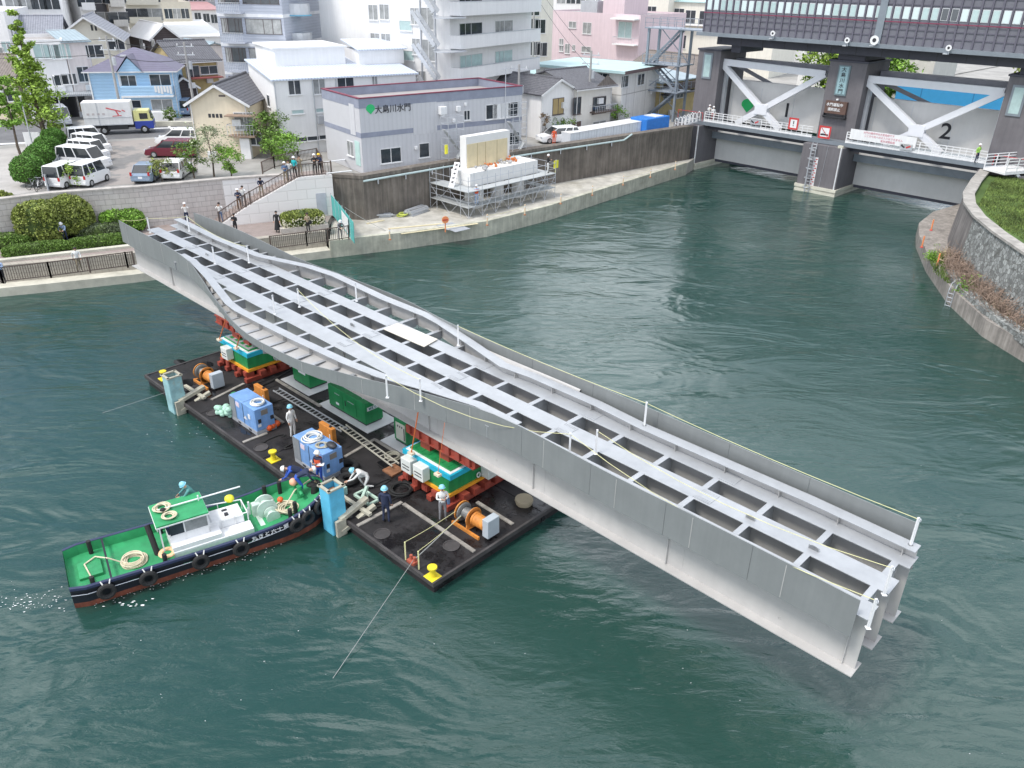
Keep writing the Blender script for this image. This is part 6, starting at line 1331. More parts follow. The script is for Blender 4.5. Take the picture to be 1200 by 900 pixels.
for k in range(0, 6):
    h = z_s + k * fl - .3 - fl
    m = MB().prism([(-.9 + 2.0 * math.cos(R_(a)), 1.0 + 1.5 * math.sin(R_(a)) - 1.6) for a in range(0, 360, 24)], h - .1, h); part('landing', m, GREYM, s_)
    m = MB()
    for q in range(12): m.box((-2.2 - .0 + .10 * 0, .2 + q * .22, h + (q + .5) * fl / 12), (.8, .24, .05))
    m.bar((-2.6, .1, h + .5), (-2.6, 2.9, h + fl + .5), .05, .4).bar((-1.8, .1, h + .5), (-1.8, 2.9, h + fl + .5), .05, .4); part('flight', m, GREYM, s_)
# ---- pair of old houses
b = Bld('white_gable_house', 'small white gable house with dark tiled roof right of the office', H_, (633, 163), (673, 156), Z_UP, Z_UP, ZB_(634, 111, (633, 163)), 8.5, WHITE_WALL, 'gy', TILE, over=.3, rise=1.3)
b.win(0, 654, 124.5, 1.7, 1.6, g=M('tan_curtain_glass', (.40, .30, .14), .3), fr=TRIM_D); b.win(0, 655, 150, 1.6, .9, g=PILB, sill=False)
b = Bld('balcony_house', 'narrow old house with tiled roof and wooden balcony next to the white gable house', H_, (673, 157), (714, 150), Z_UP, Z_UP, ZB_(674, 104, (673, 157)), 9, OFFWHITE, 'gx', TILE, over=.5, rise=1.4)
b.win(0, 676, 124, 1.2, 1.7, g=GLASS_D, fr=TRIM_D); b.win(0, 702, 123, 2.2, 1.7, g=GLASS_D, fr=TRIM_D); b.balcony(0, 691, 716, 131, .9, .7, M('dark_wood', (.10, .075, .065), .8), True); b.win(0, 675, 149, 1.6, 1.2, g=M('brown_boards', (.12, .08, .07), .7), sill=False); b.win(0, 702, 148, 2.2, 1.1, g=GLASS_M)
part('gable_face', MB().add([(b.W * .45, -.55, b.H + .1), (b.W * 1.02, -.55, b.H + .1), (b.W * .74, -.55, b.H + 1.2)], [(0, 1, 2)]), TILE_B, b.t)
# ---- white house with teal roof
CR_ = MATS.get('pale_cream_wall'); b = Bld('teal_roof_house', 'white panelled two storey house with flat teal roof and brown eaves', H_, (725, 148), (768, 136), Z_UP, Z_UP, ZB_(725, 86, (725, 148)), 12, M('white_panel_wall', (.75, .73, .70), .8, var=.05, streak=.1), 'slab', ROOF_TEAL, over=.7, parm=M('brown_eaves', (.16, .11, .11), .7))
b.wins(0, [(732, 95.5, 1.7, 1.2), (751, 93, 1.7, 1.2)], g=GLASS_D); b.wins(3, [(664, 83, 2.0, 1.0), (686, 88, 1.8, 1.1), (706, 92.5, 1.8, 1.2)], g=GLASS_D); b.wins(0, [(738, 142, .9, .8), (762, 137, .8, .7)], g=GLASS_D)
q, z = b.hit(0, 745, 108); b.band(z - .05, z + .05, M('panel_joint', (.40, .38, .36), .8), .012, (0, 3))
for px in (735, 744, 757): q, z = b.hit(0, px, 100); b.boxpart('panel_joint', 0, q - .03, q + .03, 0, b.H, .01, MATS['panel_joint'])
# ---- pink building
b = Bld('pink_building', 'pale pink three storey building with a small white balcony at its corner', BG, (638, 92), (744, 104), Z_UP, Z_UP, ZB_(638, 12, (638, 92)), 14, M('pink_wall', (.70, .57, .60), .85, var=.03, streak=.08), 'flat', ROOF_C, parapet=.3)
b.wins(0, [(671, 29, 1.4, .9), (688, 33, 1.6, 1.6), (658, 49, .8, .9), (658, 57, .8, .8), (665, 57, .9, 1.4), (672.5, 56, .5, .8), (687, 58, 1.8, .8)], g=GLASS_M)
b.wins(0, [(732.5, 35, 2.4, 2.2)], g=GLASS_P); b.balcony(0, 722, 748, 50.5, 1.2, 1.0, WHITE_WALL, True); q, z = b.hit(0, 734, 22); b.boxpart('canopy', 0, q - 2, q + 2.4, z - .1, z + .1, 1.5, WHITE_WALL)
part('roof_block', MB().bx(b.W * .54, b.W * .76, 2, 9, b.H - .3, b.H + 5), MATS['pink_wall'], b.t); part('roof_tank', MB().bx(b.W * .30, b.W * .48, 2, 5, b.H - .3, b.H + 1.6), GREYM, b.t)
# ---- cream factory
b = Bld('cream_factory', 'cream white factory block with small windows behind the stair tower', BG, (700, 78), (776, 84), Z_UP, Z_UP, 20, 14, M('ivory_wall', (.78, .75, .66), .85, var=.04, streak=.08), 'flat', ROOF_C)
b.wins(0, [(747.5, 13, .8, 1.2), (755.5, 13.5, .8, 1.2), (763, 17.5, 1.8, 2.8), (753, 40, .9, 1.2), (761.5, 43, 1.8, 2.6)], g=GLASS_D)
b = Bld('teal_roof_factory', 'ivory factory wing with pale teal roof left of the machine hall', BG, (777, 82), (900, 92), Z_UP, Z_UP, ZB_(782, 2, (777, 82)), 14, MATS['ivory_wall'], 'shed', ROOF_TEAL, rise=1.2)
b.wins(0, [(795.5, 18), (809, 20), (825.5, 21), (783, 46), (798, 49)], 1.9, 2.2, g=GLASS_D); b.balcony(0, 776, 840, 27, 1.1, 1.0, WHITE_WALL, True)
b = Bld('brown_roof_house', 'long low house with brown tiled roof behind the stair tower', H_, (730, 113), (808, 126), Z_UP, Z_UP, ZB_(760, 84, (755, 117)), 10, MATS['yellow_stucco'], 'gx', TILE_B, over=.4, rise=2.2)
b = Bld('old_wood_house', 'old yellow brown wooden house with dark lean-to roofs left of the sluice pier', H_, (770, 137), (815, 128), Z_UP, Z_UP, ZB_(771, 98, (770, 137)), 7, MATS['yellow_stucco'], 'shed', ROOF_BG, over=.3, rise=.8)
b.boxpart('lean_to_roof', 0, .3, b.W, 2.6, 2.72, 1.2, TILE); b.boxpart('balcony_rail', 0, .8, b.W, 3.0, 3.8, .7, TRIM_D); b.wins(0, [(782, 113), (797, 108)], 1.6, 1.3, g=GLASS_D)
b = Bld('teal_roof_shed', 'low shed with faded teal roof between the white apartment and the pink building', BG, (616, 127), (668, 121), Z_UP, Z_UP, ZB_(617, 92, (616, 127)), 7, OFFWHITE, 'shed', ROOF_TEAL, rise=1.0)
b = Bld('ivory_backdrop_house', 'narrow ivory building with balconies between the white apartment and the pink building', BG, (617, 108), (645, 106), Z_UP, Z_UP, 21, 10, MATS['ivory_wall'], 'flat', ROOF_C); b.wins(0, [(625, 30), (633, 31), (627, 57), (635, 58), (626, 10)], 1.8, 1.8, g=GLASS_D)
# ---- distant rows
def far_block(name, label, FL, FR, ytop, wall, rows, cols, w, h, depth=14, roof=ROOF_C, bal=False, kind='flat', rise=1.5, inset=0.08):
    z1 = ZB_(FL[0], ytop, FL) if ytop > -30 else 30
    b = Bld(name, label, BG, FL, FR, Z_UP, Z_UP, z1, depth, wall, kind, roof, rise=rise)
    fh = 3.0
    for r in range(rows):
        zc = b.H - 1.9 - r * fh - (.3 if kind == 'flat' else 0)
        if zc < .8: break
        for c in range(cols):
            q = b.W * (inset + (1 - 2 * inset) * (c + .5) / cols); o = part('window', MB().bx(-w / 2 - .06, w / 2 + .06, -.05, 0, -h / 2 - .06, -h / 2).bx(-w / 2 - .06, w / 2 + .06, -.05, 0, h / 2, h / 2 + .06).bx(-.04, .04, -.05, 0, -h / 2, h / 2), FRW, b.t); o.location = (q, 0, zc)
            part('pane', MB().bx(-w / 2, w / 2, -.02, -.004, -h / 2, h / 2), random.choice([GLASS_D, GLASS_D, GLASS_M]), o)
        if bal: o = part('balcony', MB().bx(b.W * .05, b.W * .95, -1.1, -.003, -.1, 0).bx(b.W * .05, b.W * .95, -1.1, -1.0, 0, .95), wall, b.t); o.location = (0, 0, zc - h / 2 - .35)
    return b
GRYW = M('grey_wall', (.36, .36, .38), .85, var=.1, streak=.1); DGRY = M('dark_grey_wall', (.10, .10, .11), .8, var=.15); BRN = M('brown_wall', (.30, .20, .12), .85, var=.1)
far_block('concrete_block', 'grey concrete block at the top left corner', (-30, 96), (29, 96), -60, GRYW, 5, 5, 2.2, 1.5)
far_block('white_flats', 'white block of flats with window rows at the top left', (28, 104), (95, 102), -60, WHITE_WALL, 6, 4, 2.0, 1.8)
far_block('brown_flats', 'narrow brown block between two pale blocks at the top left', (92, 92), (118, 91), -60, BRN, 5, 1, 3.0, 2.2)
far_block('white_narrow_flats', 'narrow white building right of the brown block', (112, 96), (128, 95), -40, WHITE_WALL, 6, 1, 2.4, 1.6, bal=True)
far_block('dark_grey_flats', 'dark grey block with small windows at the top left', (126, 84), (146, 83), -60, DGRY, 6, 1, 2.4, 1.6)
far_block('pale_balcony_flats', 'pale block with tiny balconies right of the dark grey block', (142, 84), (160, 83), -60, OFFWHITE, 6, 1, 3.2, 1.7, bal=True)
far_block('ivory_balcony_flats', 'ivory apartment block with wide dark balconies left of the apartment tower', (160, 76), (200, 75), -60, MATS['pale_cream_wall'], 6, 2, 3.6, 1.9, bal=True)
far_block('beige_house_row', 'beige low building with parapet left of the apartment tower', (198, 64), (232, 63), 2, M('beige_wall', (.58, .54, .46), .85, var=.08), 3, 3, 1.5, 1.8)
far_block('grey_house_row', 'pale grey houses in the gap left of the apartment tower', (215, 48), (262, 47), -15, GRYW, 4, 4, 1.6, 1.6)
far_block('cream_long_building', 'long cream building with dark windows above the terrace flats', (338, 72), (425, 70), -30, MATS['ivory_wall'], 6, 6, 3.0, 1.8)
b = far_block('roof_terrace_flats', 'white building with a cluttered plant filled roof terrace right of the apartment tower', (352, 122), (397, 121), 48, WHITE_WALL, 3, 2, 2.2, 1.5)
b2 = far_block('small_terrace_house', 'small white house with dark blue awning behind the roof terrace', (366, 98), (392, 97), 14, WHITE_WALL, 3, 2, 2.0, 1.6)
b2.boxpart('awning', 0, -4.0, b2.W * .3, b2.H - .9, b2.H - .7, 2.5, M('navy_awning', (.06, .08, .13), .6))
b3 = far_block('teal_netted_house', 'pale blue grey house wrapped in bright teal construction netting', (393, 120), (422, 118), 30, M('pale_blue_wall', (.42, .52, .58), .8), 4, 2, 1.5, 1.3)
b3.boxpart('teal_netting', 0, b3.W * .45, b3.W * 1.02, 1.5, b3.H - .2, .5, M('teal_netting', (.02, .40, .34), .8, var=.2, scale=2))
far_block('white_back_row', 'white buildings far behind the pink building', (640, 68), (760, 72), -40, WHITE_WALL, 6, 9, 1.8, 1.6)
bt = b
m = MB()
for i in range(22): m.box((random.uniform(.4, bt.W - .4), random.uniform(.3, 3), bt.H + random.uniform(.1, .6)), (random.uniform(.3, .9), .4, random.uniform(.5, 1.2)))
part('terrace_clutter', m, M('clutter_brown', (.22, .17, .14), .9, var=.6, scale=1.5), bt.t, kind='stuff')
# buildings, bridge and banks beyond the sluice
def GP(x, y, z=0): return GW(x, y, z)
bb = thing('blue_river_bridge', 'bright blue girder bridge crossing the river beyond the right gate', 'bridge', GP(-1.5, 26, 0), GA)
part('girder', MB().bx(0, 60, 0, .4, 6.8, 8.9), M('bridge_blue', (.06, .36, .68), .5, var=.06), bb); part('deck', MB().bx(0, 60, .4, 8, 8.3, 8.8), ROOF_C, bb); part('lower_flange', MB().bx(0, 60, -.2, .6, 6.6, 6.8), MATS['bridge_blue'], bb)
m = MB()
for i in range(31): m.bx(i * 2, i * 2 + .1, -.1, 0, 8.9, 10.0)
m.bx(0, 60, -.1, 0, 9.9, 10.0).bx(0, 60, -.08, -.02, 9.4, 9.46); part('railing', m, WHITE, bb)
m = MB()
for i in range(10): m.bx(i * 6 + 3, i * 6 + 3.1, -.02, -.001, 6.8, 8.9)
part('girder_joint', m, M('bridge_blue_dark', (.04, .22, .45), .5), bb); part('pier', MB().bx(20, 22, 1, 7, -2, 6.6), CONC, bb)
struct('river_bank_far', MB().prism([xy(GP(-60, 90)), xy(GP(90, 90)), xy(GP(120, 500)), xy(GP(-90, 500))], -1, 4.2), MATS['town_paving'])
for i, (x, y, w_, z1, wall, lb) in enumerate(((-19, 34, 9, 13, WHITE_WALL, 'white building seen above the left gate beyond the river'), (-9.5, 40, 7, 12, OFFWHITE, 'off white building right of the white one beyond the left gate'), (0, 94, 14, 14, MATS['ivory_wall'], 'ivory building far beyond the middle pier'), (24, 60, 8, 11, WHITE_WALL, 'white building beyond the right gate by the road'))):
    o = GP(x, y, 4); t = thing('riverside_building', lb, BG, o, GA, None); part('wall', MB().bx(0, w_, 0, 9, 0, z1 - 4), wall, t); part('roof', MB().bx(-.2, w_ + .2, -.2, 9.2, z1 - 4, z1 - 3.8), ROOF_W, t)
    for r in range(3):
        for c in range(3):
            f = part('window', MB().bx(-.75, .75, -.05, 0, -.6, .6), FRW, t); f.location = (w_ * (.2 + .3 * c), 0, 1.6 + r * 2.8); part('pane', MB().bx(-.68, .68, -.07, -.051, -.53, .53), GLASS_D, f)
# utility poles and wires
POLE = M('pole_concrete', (.38, .37, .36), .8, var=.15)
def upole(x, y, h, label, arms=2):
    p = P(x, y, Z_UP); t = thing('utility_pole', label, 'utility pole', p, random.uniform(-.3, .3), 'utility poles'); part('pole', MB().cyl((0, 0, 0), (0, 0, h), .17, .11, 10), POLE, t)
    for k in range(arms): part('cross_arm', MB().bx(-1.0, 1.0, -.05, .05, h - .5 - k * .9, h - .4 - k * .9), GREYM, t); part('insulator', MB().cyl((-.8, 0, h - .4 - k * .9), (-.8, 0, h - .15 - k * .9), .06, n=6).cyl((.8, 0, h - .4 - k * .9), (.8, 0, h - .15 - k * .9), .06, n=6), WHITE, t)
    part('transformer', MB().cyl((.3, .1, h - 2.9), (.3, .1, h - 2.1), .22, n=10), GREYM, t); return p + Vector((0, 0, h))
p1 = upole(146, 151, 9.5, 'thin utility pole in front of the blue house'); p2 = upole(230, 140, 8.5, 'utility pole between the yellow house and the cream house'); p3 = upole(688, 152, 8.5, 'utility pole in front of the balcony house')
p4 = upole(623, 120, 15.5, 'tall utility pole right of the white apartment block', 3); p5 = upole(607, 161, 7.5, 'utility pole at the right rear corner of the office', 1)
for a, c, lb in ((p1, p2, 'in front of the blue house'), (p1, p1 + Vector((-40, 4, -1)), 'left of the blue house over the street'), (p2, p2 + Vector((25, 8, 1)), 'behind the cream house'), (p3, p4, 'between the balcony house and the apartment block')):
    for k in range(2): single('power_cable', MB().tube(sag(a - Vector((0, 0, .3 + k * 1.5)), c - Vector((0, 0, .3 + k * 1.5)), .5, 8), .03, 4), DARKM, ('upper' if k == 0 else 'lower') + ' power cable ' + lb, 'cable', group='power cables')
# ================================================================== people
def gen_pose(name, J, seat=False):
    """J: joint name -> (x, y, z), facing -Y. returns mesh grown with a skin modifier; slots skin, top, trousers, shoes, dark"""
    names = ['pelvis', 'chest', 'neck', 'head', 'shl', 'ell', 'wrl', 'shr', 'elr', 'wrr', 'hil', 'knl', 'anl', 'tol', 'hir', 'knr', 'anr', 'tor', 'crown']
    rad = dict(pelvis=.125, chest=.145, neck=.052, head=.088, crown=.07, shl=.062, ell=.045, wrl=.03, shr=.062, elr=.045, wrr=.03, hil=.088, knl=.058, anl=.042, tol=.035, hir=.088, knr=.058, anr=.042, tor=.035)
    E = [('pelvis', 'chest'), ('chest', 'neck'), ('neck', 'head'), ('head', 'crown'), ('chest', 'shl'), ('shl', 'ell'), ('ell', 'wrl'), ('chest', 'shr'), ('shr', 'elr'), ('elr', 'wrr'), ('pelvis', 'hil'), ('hil', 'knl'), ('knl', 'anl'), ('anl', 'tol'), ('pelvis', 'hir'), ('hir', 'knr'), ('knr', 'anr'), ('anr', 'tor')]
    me = bpy.data.meshes.new(name); me.from_pydata([J[k] for k in names], [(names.index(a), names.index(b)) for a, b in E], [])
    o = bpy.data.objects.new(name, me); COL.objects.link(o); md = o.modifiers.new('s', 'SKIN'); sv = me.skin_vertices[0].data
    for i, k in enumerate(names): sv[i].radius = (rad[k], rad[k] * (.8 if k in ('chest', 'pelvis') else 1)); sv[i].use_root = (k == 'pelvis')
    s2 = o.modifiers.new('d', 'SUBSURF'); s2.levels = 1; s2.render_levels = 1
    dg = bpy.context.evaluated_depsgraph_get(); dg.update(); r = bpy.data.meshes.new_from_object(o.evaluated_get(dg)); bpy.data.objects.remove(o)
    vs = [v.co.copy() for v in r.vertices]; fs = [list(p.vertices) for p in r.polygons]
    slot = {('neck', 'head'): 0, ('head', 'crown'): 0, ('pelvis', 'hil'): 2, ('pelvis', 'hir'): 2, ('hil', 'knl'): 2, ('knl', 'anl'): 2, ('hir', 'knr'): 2, ('knr', 'anr'): 2, ('anl', 'tol'): 3, ('anr', 'tor'): 3}
    mi = []
    for f in fs:
        c = sum((vs[i] for i in f), Vector()) / len(f); best = None
        for e in E:
            a, b = Vector(J[e[0]]), Vector(J[e[1]]); d = b - a; t = max(0, min(1, (c - a).dot(d) / max(1e-9, d.dot(d)))); q = (c - a - d * t).length - (.07 if e == ('pelvis', 'chest') else 0)
            if best is None or q < best[0]: best = (q, e, t)
        s = slot.get(best[1], 1)
        if best[1] == ('pelvis', 'chest') and best[2] < .12: s = 2
        mi.append(s)
    # hands with five fingers, nose, ears and eyes added to the same mesh
    m = MB(); m.v = vs; m.f = fs; m.mi = mi; m.m = 0
    for el, wr, sgn in (('ell', 'wrl', -1), ('elr', 'wrr', 1)):
        a, b = Vector(J[el]), Vector(J[wr]); d = (b - a).normalized(); sd = d.cross(Vector((0, 1, 0)))
        sd = sd.normalized() if sd.length > .1 else Vector((1, 0, 0)); m.bar(b - d * .02, b + d * .085, .075, .03, sd.cross(d))
        for k in range(4):
            q = b + d * .08 + sd * (-.028 + k * .0187); e1 = q + d * (.035 + .008 * (k in (1, 2))); e2 = e1 + (d + Vector((0, -.5, -.2))).normalized() * .03; m.cyl(q, e1, .0095, .009, 5); m.cyl(e1, e2, .009, .007, 5)
        q = b + d * .03 + sd * .035; m.cyl(q, q + (d + sd).normalized() * .055, .011, .008, 5)
    h = Vector(J['head']); up = (Vector(J['crown']) - h).normalized(); fw = Vector((0, -1, 0)); fw = (fw - up * fw.dot(up)).normalized(); rt = up.cross(fw)
    m.cyl(h + fw * .08 + up * .02, h + fw * .115 - up * .01, .010, .016, 5)
    for s in (-1, 1): m.sphere(h + rt * s * .092, .022, 6, 4)
    m.m = 4
    for s in (-1, 1): m.sphere(h + fw * .086 + rt * s * .032 + up * .025, .012, 6, 4)
    m.bar(h + fw * .092 - up * .045 - rt * .02, h + fw * .092 - up * .045 + rt * .02, .01, .008)
    me = bpy.data.meshes.new('person'); me.from_pydata([tuple(p) for p in m.v], [], m.f)
    for _ in range(5): me.materials.append(SKIN)
    me.polygons.foreach_set('material_index', m.mi); me.polygons.foreach_set('use_smooth', [True] * len(me.polygons)); me.update()
    me['head'] = list(h); me['up'] = list(up); me['fw'] = list(fw); me['chest'] = J['chest']; me['pelvis'] = J['pelvis']
    return me
SKIN = M('skin', (.55, .33, .23), .6, var=.05); SHOE = M('shoe_dark', (.04, .035, .035), .7); EYE = M('eye_dark', (.02, .015, .01), .4)
def base(**k):
    J = dict(pelvis=(0, 0, .93), chest=(0, 0, 1.28), neck=(0, 0, 1.48), head=(0, -.01, 1.60), crown=(0, -.005, 1.68), shl=(-.19, 0, 1.40), ell=(-.25, .02, 1.13), wrl=(-.24, -.07, .90), shr=(.19, 0, 1.40), elr=(.25, .02, 1.13), wrr=(.24, -.07, .90),
             hil=(-.095, 0, .88), knl=(-.11, -.03, .49), anl=(-.12, .02, .09), tol=(-.13, -.15, .04), hir=(.095, 0, .88), knr=(.11, -.03, .49), anr=(.12, .02, .09), tor=(.13, -.15, .04)); J.update(k); return J
POSE = dict(
    stand=gen_pose('p', base()),
    hands=gen_pose('p', base(ell=(-.24, -.05, 1.15), wrl=(-.08, -.25, 1.22), elr=(.24, -.05, 1.15), wrr=(.08, -.25, 1.22), head=(0, -.03, 1.59))),
    photo=gen_pose('p', base(ell=(-.26, -.12, 1.25), wrl=(-.08, -.28, 1.48), elr=(.26, -.12, 1.25), wrr=(.08, -.28, 1.48))),
    walk=gen_pose('p', base(knl=(-.10, -.16, .52), anl=(-.11, -.12, .12), tol=(-.12, -.28, .06), knr=(.11, .06, .50), anr=(.12, .26, .14), tor=(.12, .14, .04), ell=(-.26, .10, 1.15), wrl=(-.24, .14, .92), elr=(.25, -.08, 1.15), wrr=(.22, -.24, 1.0))),
    lean=gen_pose('p', base(chest=(0, -.16, 1.24), neck=(0, -.28, 1.40), head=(0, -.34, 1.50), crown=(0, -.38, 1.57), shl=(-.19, -.22, 1.34), shr=(.19, -.22, 1.34), ell=(-.24, -.40, 1.14), wrl=(-.12, -.58, 1.08), elr=(.24, -.40, 1.14), wrr=(.12, -.58, 1.08))),
    bend=gen_pose('p', base(pelvis=(0, .12, .86), chest=(0, -.22, 1.02), neck=(0, -.42, 1.06), head=(0, -.54, 1.08), crown=(0, -.62, 1.10), shl=(-.19, -.34, 1.04), shr=(.19, -.34, 1.04), ell=(-.22, -.45, .78), wrl=(-.14, -.58, .58), elr=(.22, -.50, .80), wrr=(.14, -.72, .66), hil=(-.095, .12, .82), hir=(.095, .12, .82), knl=(-.13, -.08, .46), knr=(.13, -.02, .46), anl=(-.13, .05, .09), anr=(.13, .12, .09), tol=(-.13, -.12, .04), tor=(.13, -.05, .04))),
    crouch=gen_pose('p', base(pelvis=(0, .16, .62), chest=(0, -.14, .86), neck=(0, -.34, .94), head=(0, -.45, .99), crown=(0, -.52, 1.04), shl=(-.19, -.26, .90), shr=(.19, -.26, .90), ell=(-.22, -.45, .66), wrl=(-.14, -.62, .50), elr=(.24, -.5, .72), wrr=(.16, -.75, .62), hil=(-.10, .14, .58), hir=(.10, .14, .58), knl=(-.18, -.24, .52), anl=(-.15, -.02, .09), tol=(-.16, -.2, .04), knr=(.16, -.05, .24), anr=(.14, .34, .12), tor=(.14, .30, .03))))
CM = {}
def cloth(n, c): return M('cloth_' + n, c, .9, var=.12, scale=6)
CW_ = cloth('white', (.72, .72, .70)); CN = cloth('navy', (.025, .035, .075)); CBK = cloth('black', (.02, .02, .022)); CGY = cloth('grey', (.22, .22, .23)); CBL = cloth('blue', (.03, .09, .42)); CTL = cloth('teal', (.10, .28, .27)); CRD = cloth('red', (.35, .03, .035)); CTN = cloth('khaki', (.30, .25, .17)); CPK = cloth('pale_blue', (.35, .45, .62)); CBR = cloth('brown', (.16, .09, .05)); CTQ = cloth('turquoise', (.02, .42, .45)); COR = cloth('orange_vest', (.75, .12, .05)); CDN = cloth('denim', (.10, .16, .28)); CYG = cloth('lime', (.30, .55, .10))
HB = M('helmet_pale_blue', (.28, .62, .75), .35, var=.02); HWT = M('helmet_white', (.8, .8, .8), .35, var=.02); HY = M('helmet_yellow', (.80, .55, .03), .35, var=.02); HAIR = M('hair_black', (.015, .012, .012), .7)
def person(p, face, pose, top, leg, label, head='hair', vest=None, bag=None, skirt=None, group=None, face_to=None):
    """p world point of the feet; face = heading in degrees (0 looks towards the camera side, -Y)"""
    o = bpy.data.objects.new('person', POSE[pose]); COL.objects.link(o); o.location = p; o.rotation_euler = (0, 0, R_(face)); tag(o, label, 'person', group)
    for i, mm in enumerate((SKIN, top, leg, SHOE, EYE)): o.material_slots[i].link = 'OBJECT'; o.material_slots[i].material = mm
    me = POSE[pose]; h, up, fw = Vector(me['head']), Vector(me['up']), Vector(me['fw']); q = up.to_track_quat('Z', 'Y').to_matrix().to_4x4()
    if head == 'hair': part('hair', MB().sphere((0, 0, 0), .108, 10, 6, (1, 1.05, .85)), HAIR, o, True).matrix_basis = Matrix.Translation(h + up * .045 - fw * .025)
    else:
        k = part('helmet', MB().lathe((0, 0, 0), [(.125, -.005), (.128, .02), (.118, .07), (.08, .12), (.02, .135)], 12).lathe((0, 0, 0), [(.15, -.01), (.15, .0)], 12), head, o, True); k.matrix_basis = Matrix.Translation(h + up * .05) @ q
    c, pv = Vector(me['chest']), Vector(me['pelvis'])
    if vest:
        d = (c - pv).normalized(); k = part('vest', MB().cyl(pv + d * .08, c + d * .10, .165, .175, 10, False), vest, o, True)
    if skirt: part('skirt', MB().cyl(pv + Vector((0, 0, .05)), (pv.x, pv.y, .22), .15, .27, 12, False), skirt, o, True)
    if bag: part('bag', MB().box((c.x + .24, c.y + .02, pv.z + .02), (.12, .28, .28)), bag, o, bevel=.03)
    return o
Dk = DZ
W_G = 'deck workers on the barge'
def onb(x, y, z=DZ): return P(x, y, z)
person(onb(344, 512), 60, 'stand', CW_, CW_, 'worker in white overalls and pale blue helmet between the two blue compressors', HB)
person(onb(376, 568), -30, 'hands', CN, CBL, 'worker in red vest and white helmet holding papers in front of the compressor', HWT, COR)
person(onb(352, 572), -75, 'bend', CBL, CBL, 'worker in blue bending over the tug bow with a white helmet', HWT, CN)
person(onb(428, 572), -70, 'crouch', CW_, CW_, 'worker in white overalls crouching by the black tyres with a pale blue helmet', HB)
person(onb(453, 612), 165, 'stand', CN, CN, 'worker in navy overalls standing with his back to the camera, pale blue helmet', HB, CN)
person(onb(519, 610), 20, 'hands', CW_, CGY, 'worker in white jacket and grey trousers next to the orange winch', HB, None, CDN)
person(tw(4.9, 1.05, .95), -60, 'lean', CTL, CTL, 'crewman in teal jacket and pale blue helmet beside the boat cabin', HB)
person(tw(8.9, .35, .95), 110, 'bend', CN, CBL, 'crewman in navy and blue bending at the bow of the green boat', HWT)
person(tw(3.6, .1, .6), 120, 'stand', CBL, CN, 'crewman in blue standing inside the boat cabin under the green roof')
single('clip_board', MB().box((0, 0, 0), (.3, .22, .02)), WHITE, 'white papers held by the worker in the red vest', 'papers', onb(376, 568) + Vector((.15, -.22, 1.2)))
def onp(x, y, z=Z_PR): return P(x, y, z)
person(onp(33, 285), 10, 'hands', CRD, CBK, 'person in a red jacket standing by the round bushes at the promenade', 'hair')
person(onp(78, 284), 15, 'lean', CPK, CN, 'person in a blue and navy coat beside the long hedge', HWT)
person(onp(94, 318), 30, 'walk', CW_, CTN, 'person in a white coat walking along the promenade railing')
person(onp(5, 332), 0, 'hands', CPK, CBK, 'person in pale blue and black at the left edge of the promenade', 'hair')
person(onp(277, 275), -10, 'hands', CBK, CBK, 'person in black clothes standing alone at the foot of the white stair wall')
person(onp(326, 272), 0, 'stand', CBK, CBK, 'person in a long black dress on the brown promenade', 'hair', skirt=CBK)
person(onp(362, 274), -20, 'hands', CTN, CBK, 'person in a beige coat with a black shoulder bag beside the planter', bag=CBK)
person(onp(399, 281), 30, 'lean', CGY, CGY, 'person in grey at the corner by the teal mesh fence', HWT)
person(onp(220, 262), 15, 'photo', CW_, CN, 'person in white watching from behind the far end of the bridge span', HWT)
person(P(424, 255, Z_WH), 20, 'stand', COR, CPK, 'worker with yellow helmet and red vest walking on the wharf near the dark wall', HY)
# ================================================================== stairs, railings, fence
SW = M('white_stair_wall', (.80, .77, .74), .9, var=.04, kind='brick', kp=(1, 1.6, .8, (.66, .63, .6), (.82, .79, .76), True))
pts = [(250, 266), (389, 253)]
A, B = P(258, 266, Z_PR), P(390, 252.5, Z_PR); L = (B - A).length; d = (B - A).normalized(); srz = math.atan2(d.y, d.x); yy = Vector((-d.y, d.x, 0))
st = thing('riverside_stair', 'white walled stair climbing from the promenade up to the flood wall terrace', 'stair', A, srz)
def SP_(px, py):  # pixel -> (along, height) on the outer face
    dd = _f + CR * ((px - 600) / F_) - CU * ((py - 450) / F_); n = -yy; k = (A - CPOS).dot(n) / dd.dot(n); p = CPOS + dd * k; return (p - A).dot(d), p.z - Z_PR
prof = [SP_(*q) for q in ((258, 264), (289, 243), (294, 240), (351, 208), (389, 204.5))]; prof = [(max(0, a), max(.15, h)) for a, h in prof]; top = prof[-1][1]
poly = [(0, 0)] + prof + [(prof[-1][0], 0)]
m = MB(); n = len(poly); m.add([(a, 0, h) for a, h in poly] + [(a, .25, h) for a, h in poly], [tuple(range(n)), tuple(range(n, 2 * n))[::-1]] + [(i, (i + 1) % n, n + (i + 1) % n, n + i) for i in range(n)]); part('side_wall', m, SW, st)
inner = [(a, h - .25) for a, h in prof]
def hat(a):
    for (a0, h0), (a1, h1) in zip(prof, prof[1:]):
        if a0 <= a <= a1: return h0 + (h1 - h0) * (a - a0) / max(.01, a1 - a0)
    return prof[-1][1] if a > prof[-1][0] else prof[0][1]
N_ = 26; sw_ = 2.6
for i in range(N_):
    a0 = prof[-1][0] * i / N_; a1 = prof[-1][0] * (i + 1) / N_; part('step', MB().bx(a0, a1, .25, sw_, 0, max(.1, hat((a0 + a1) / 2) - .12)), MATS['brown_paving'], st)
part('steel_door', MB().bx(prof[-1][0] * .84, prof[-1][0] * .93, -.03, -.002, .15, 2.0), M('door_grey', (.48, .48, .52), .5), st)
RAILM = M('brown_railing_paint', (.11, .08, .065), .6)
m = MB(); k = 0; a = .1; rl = []
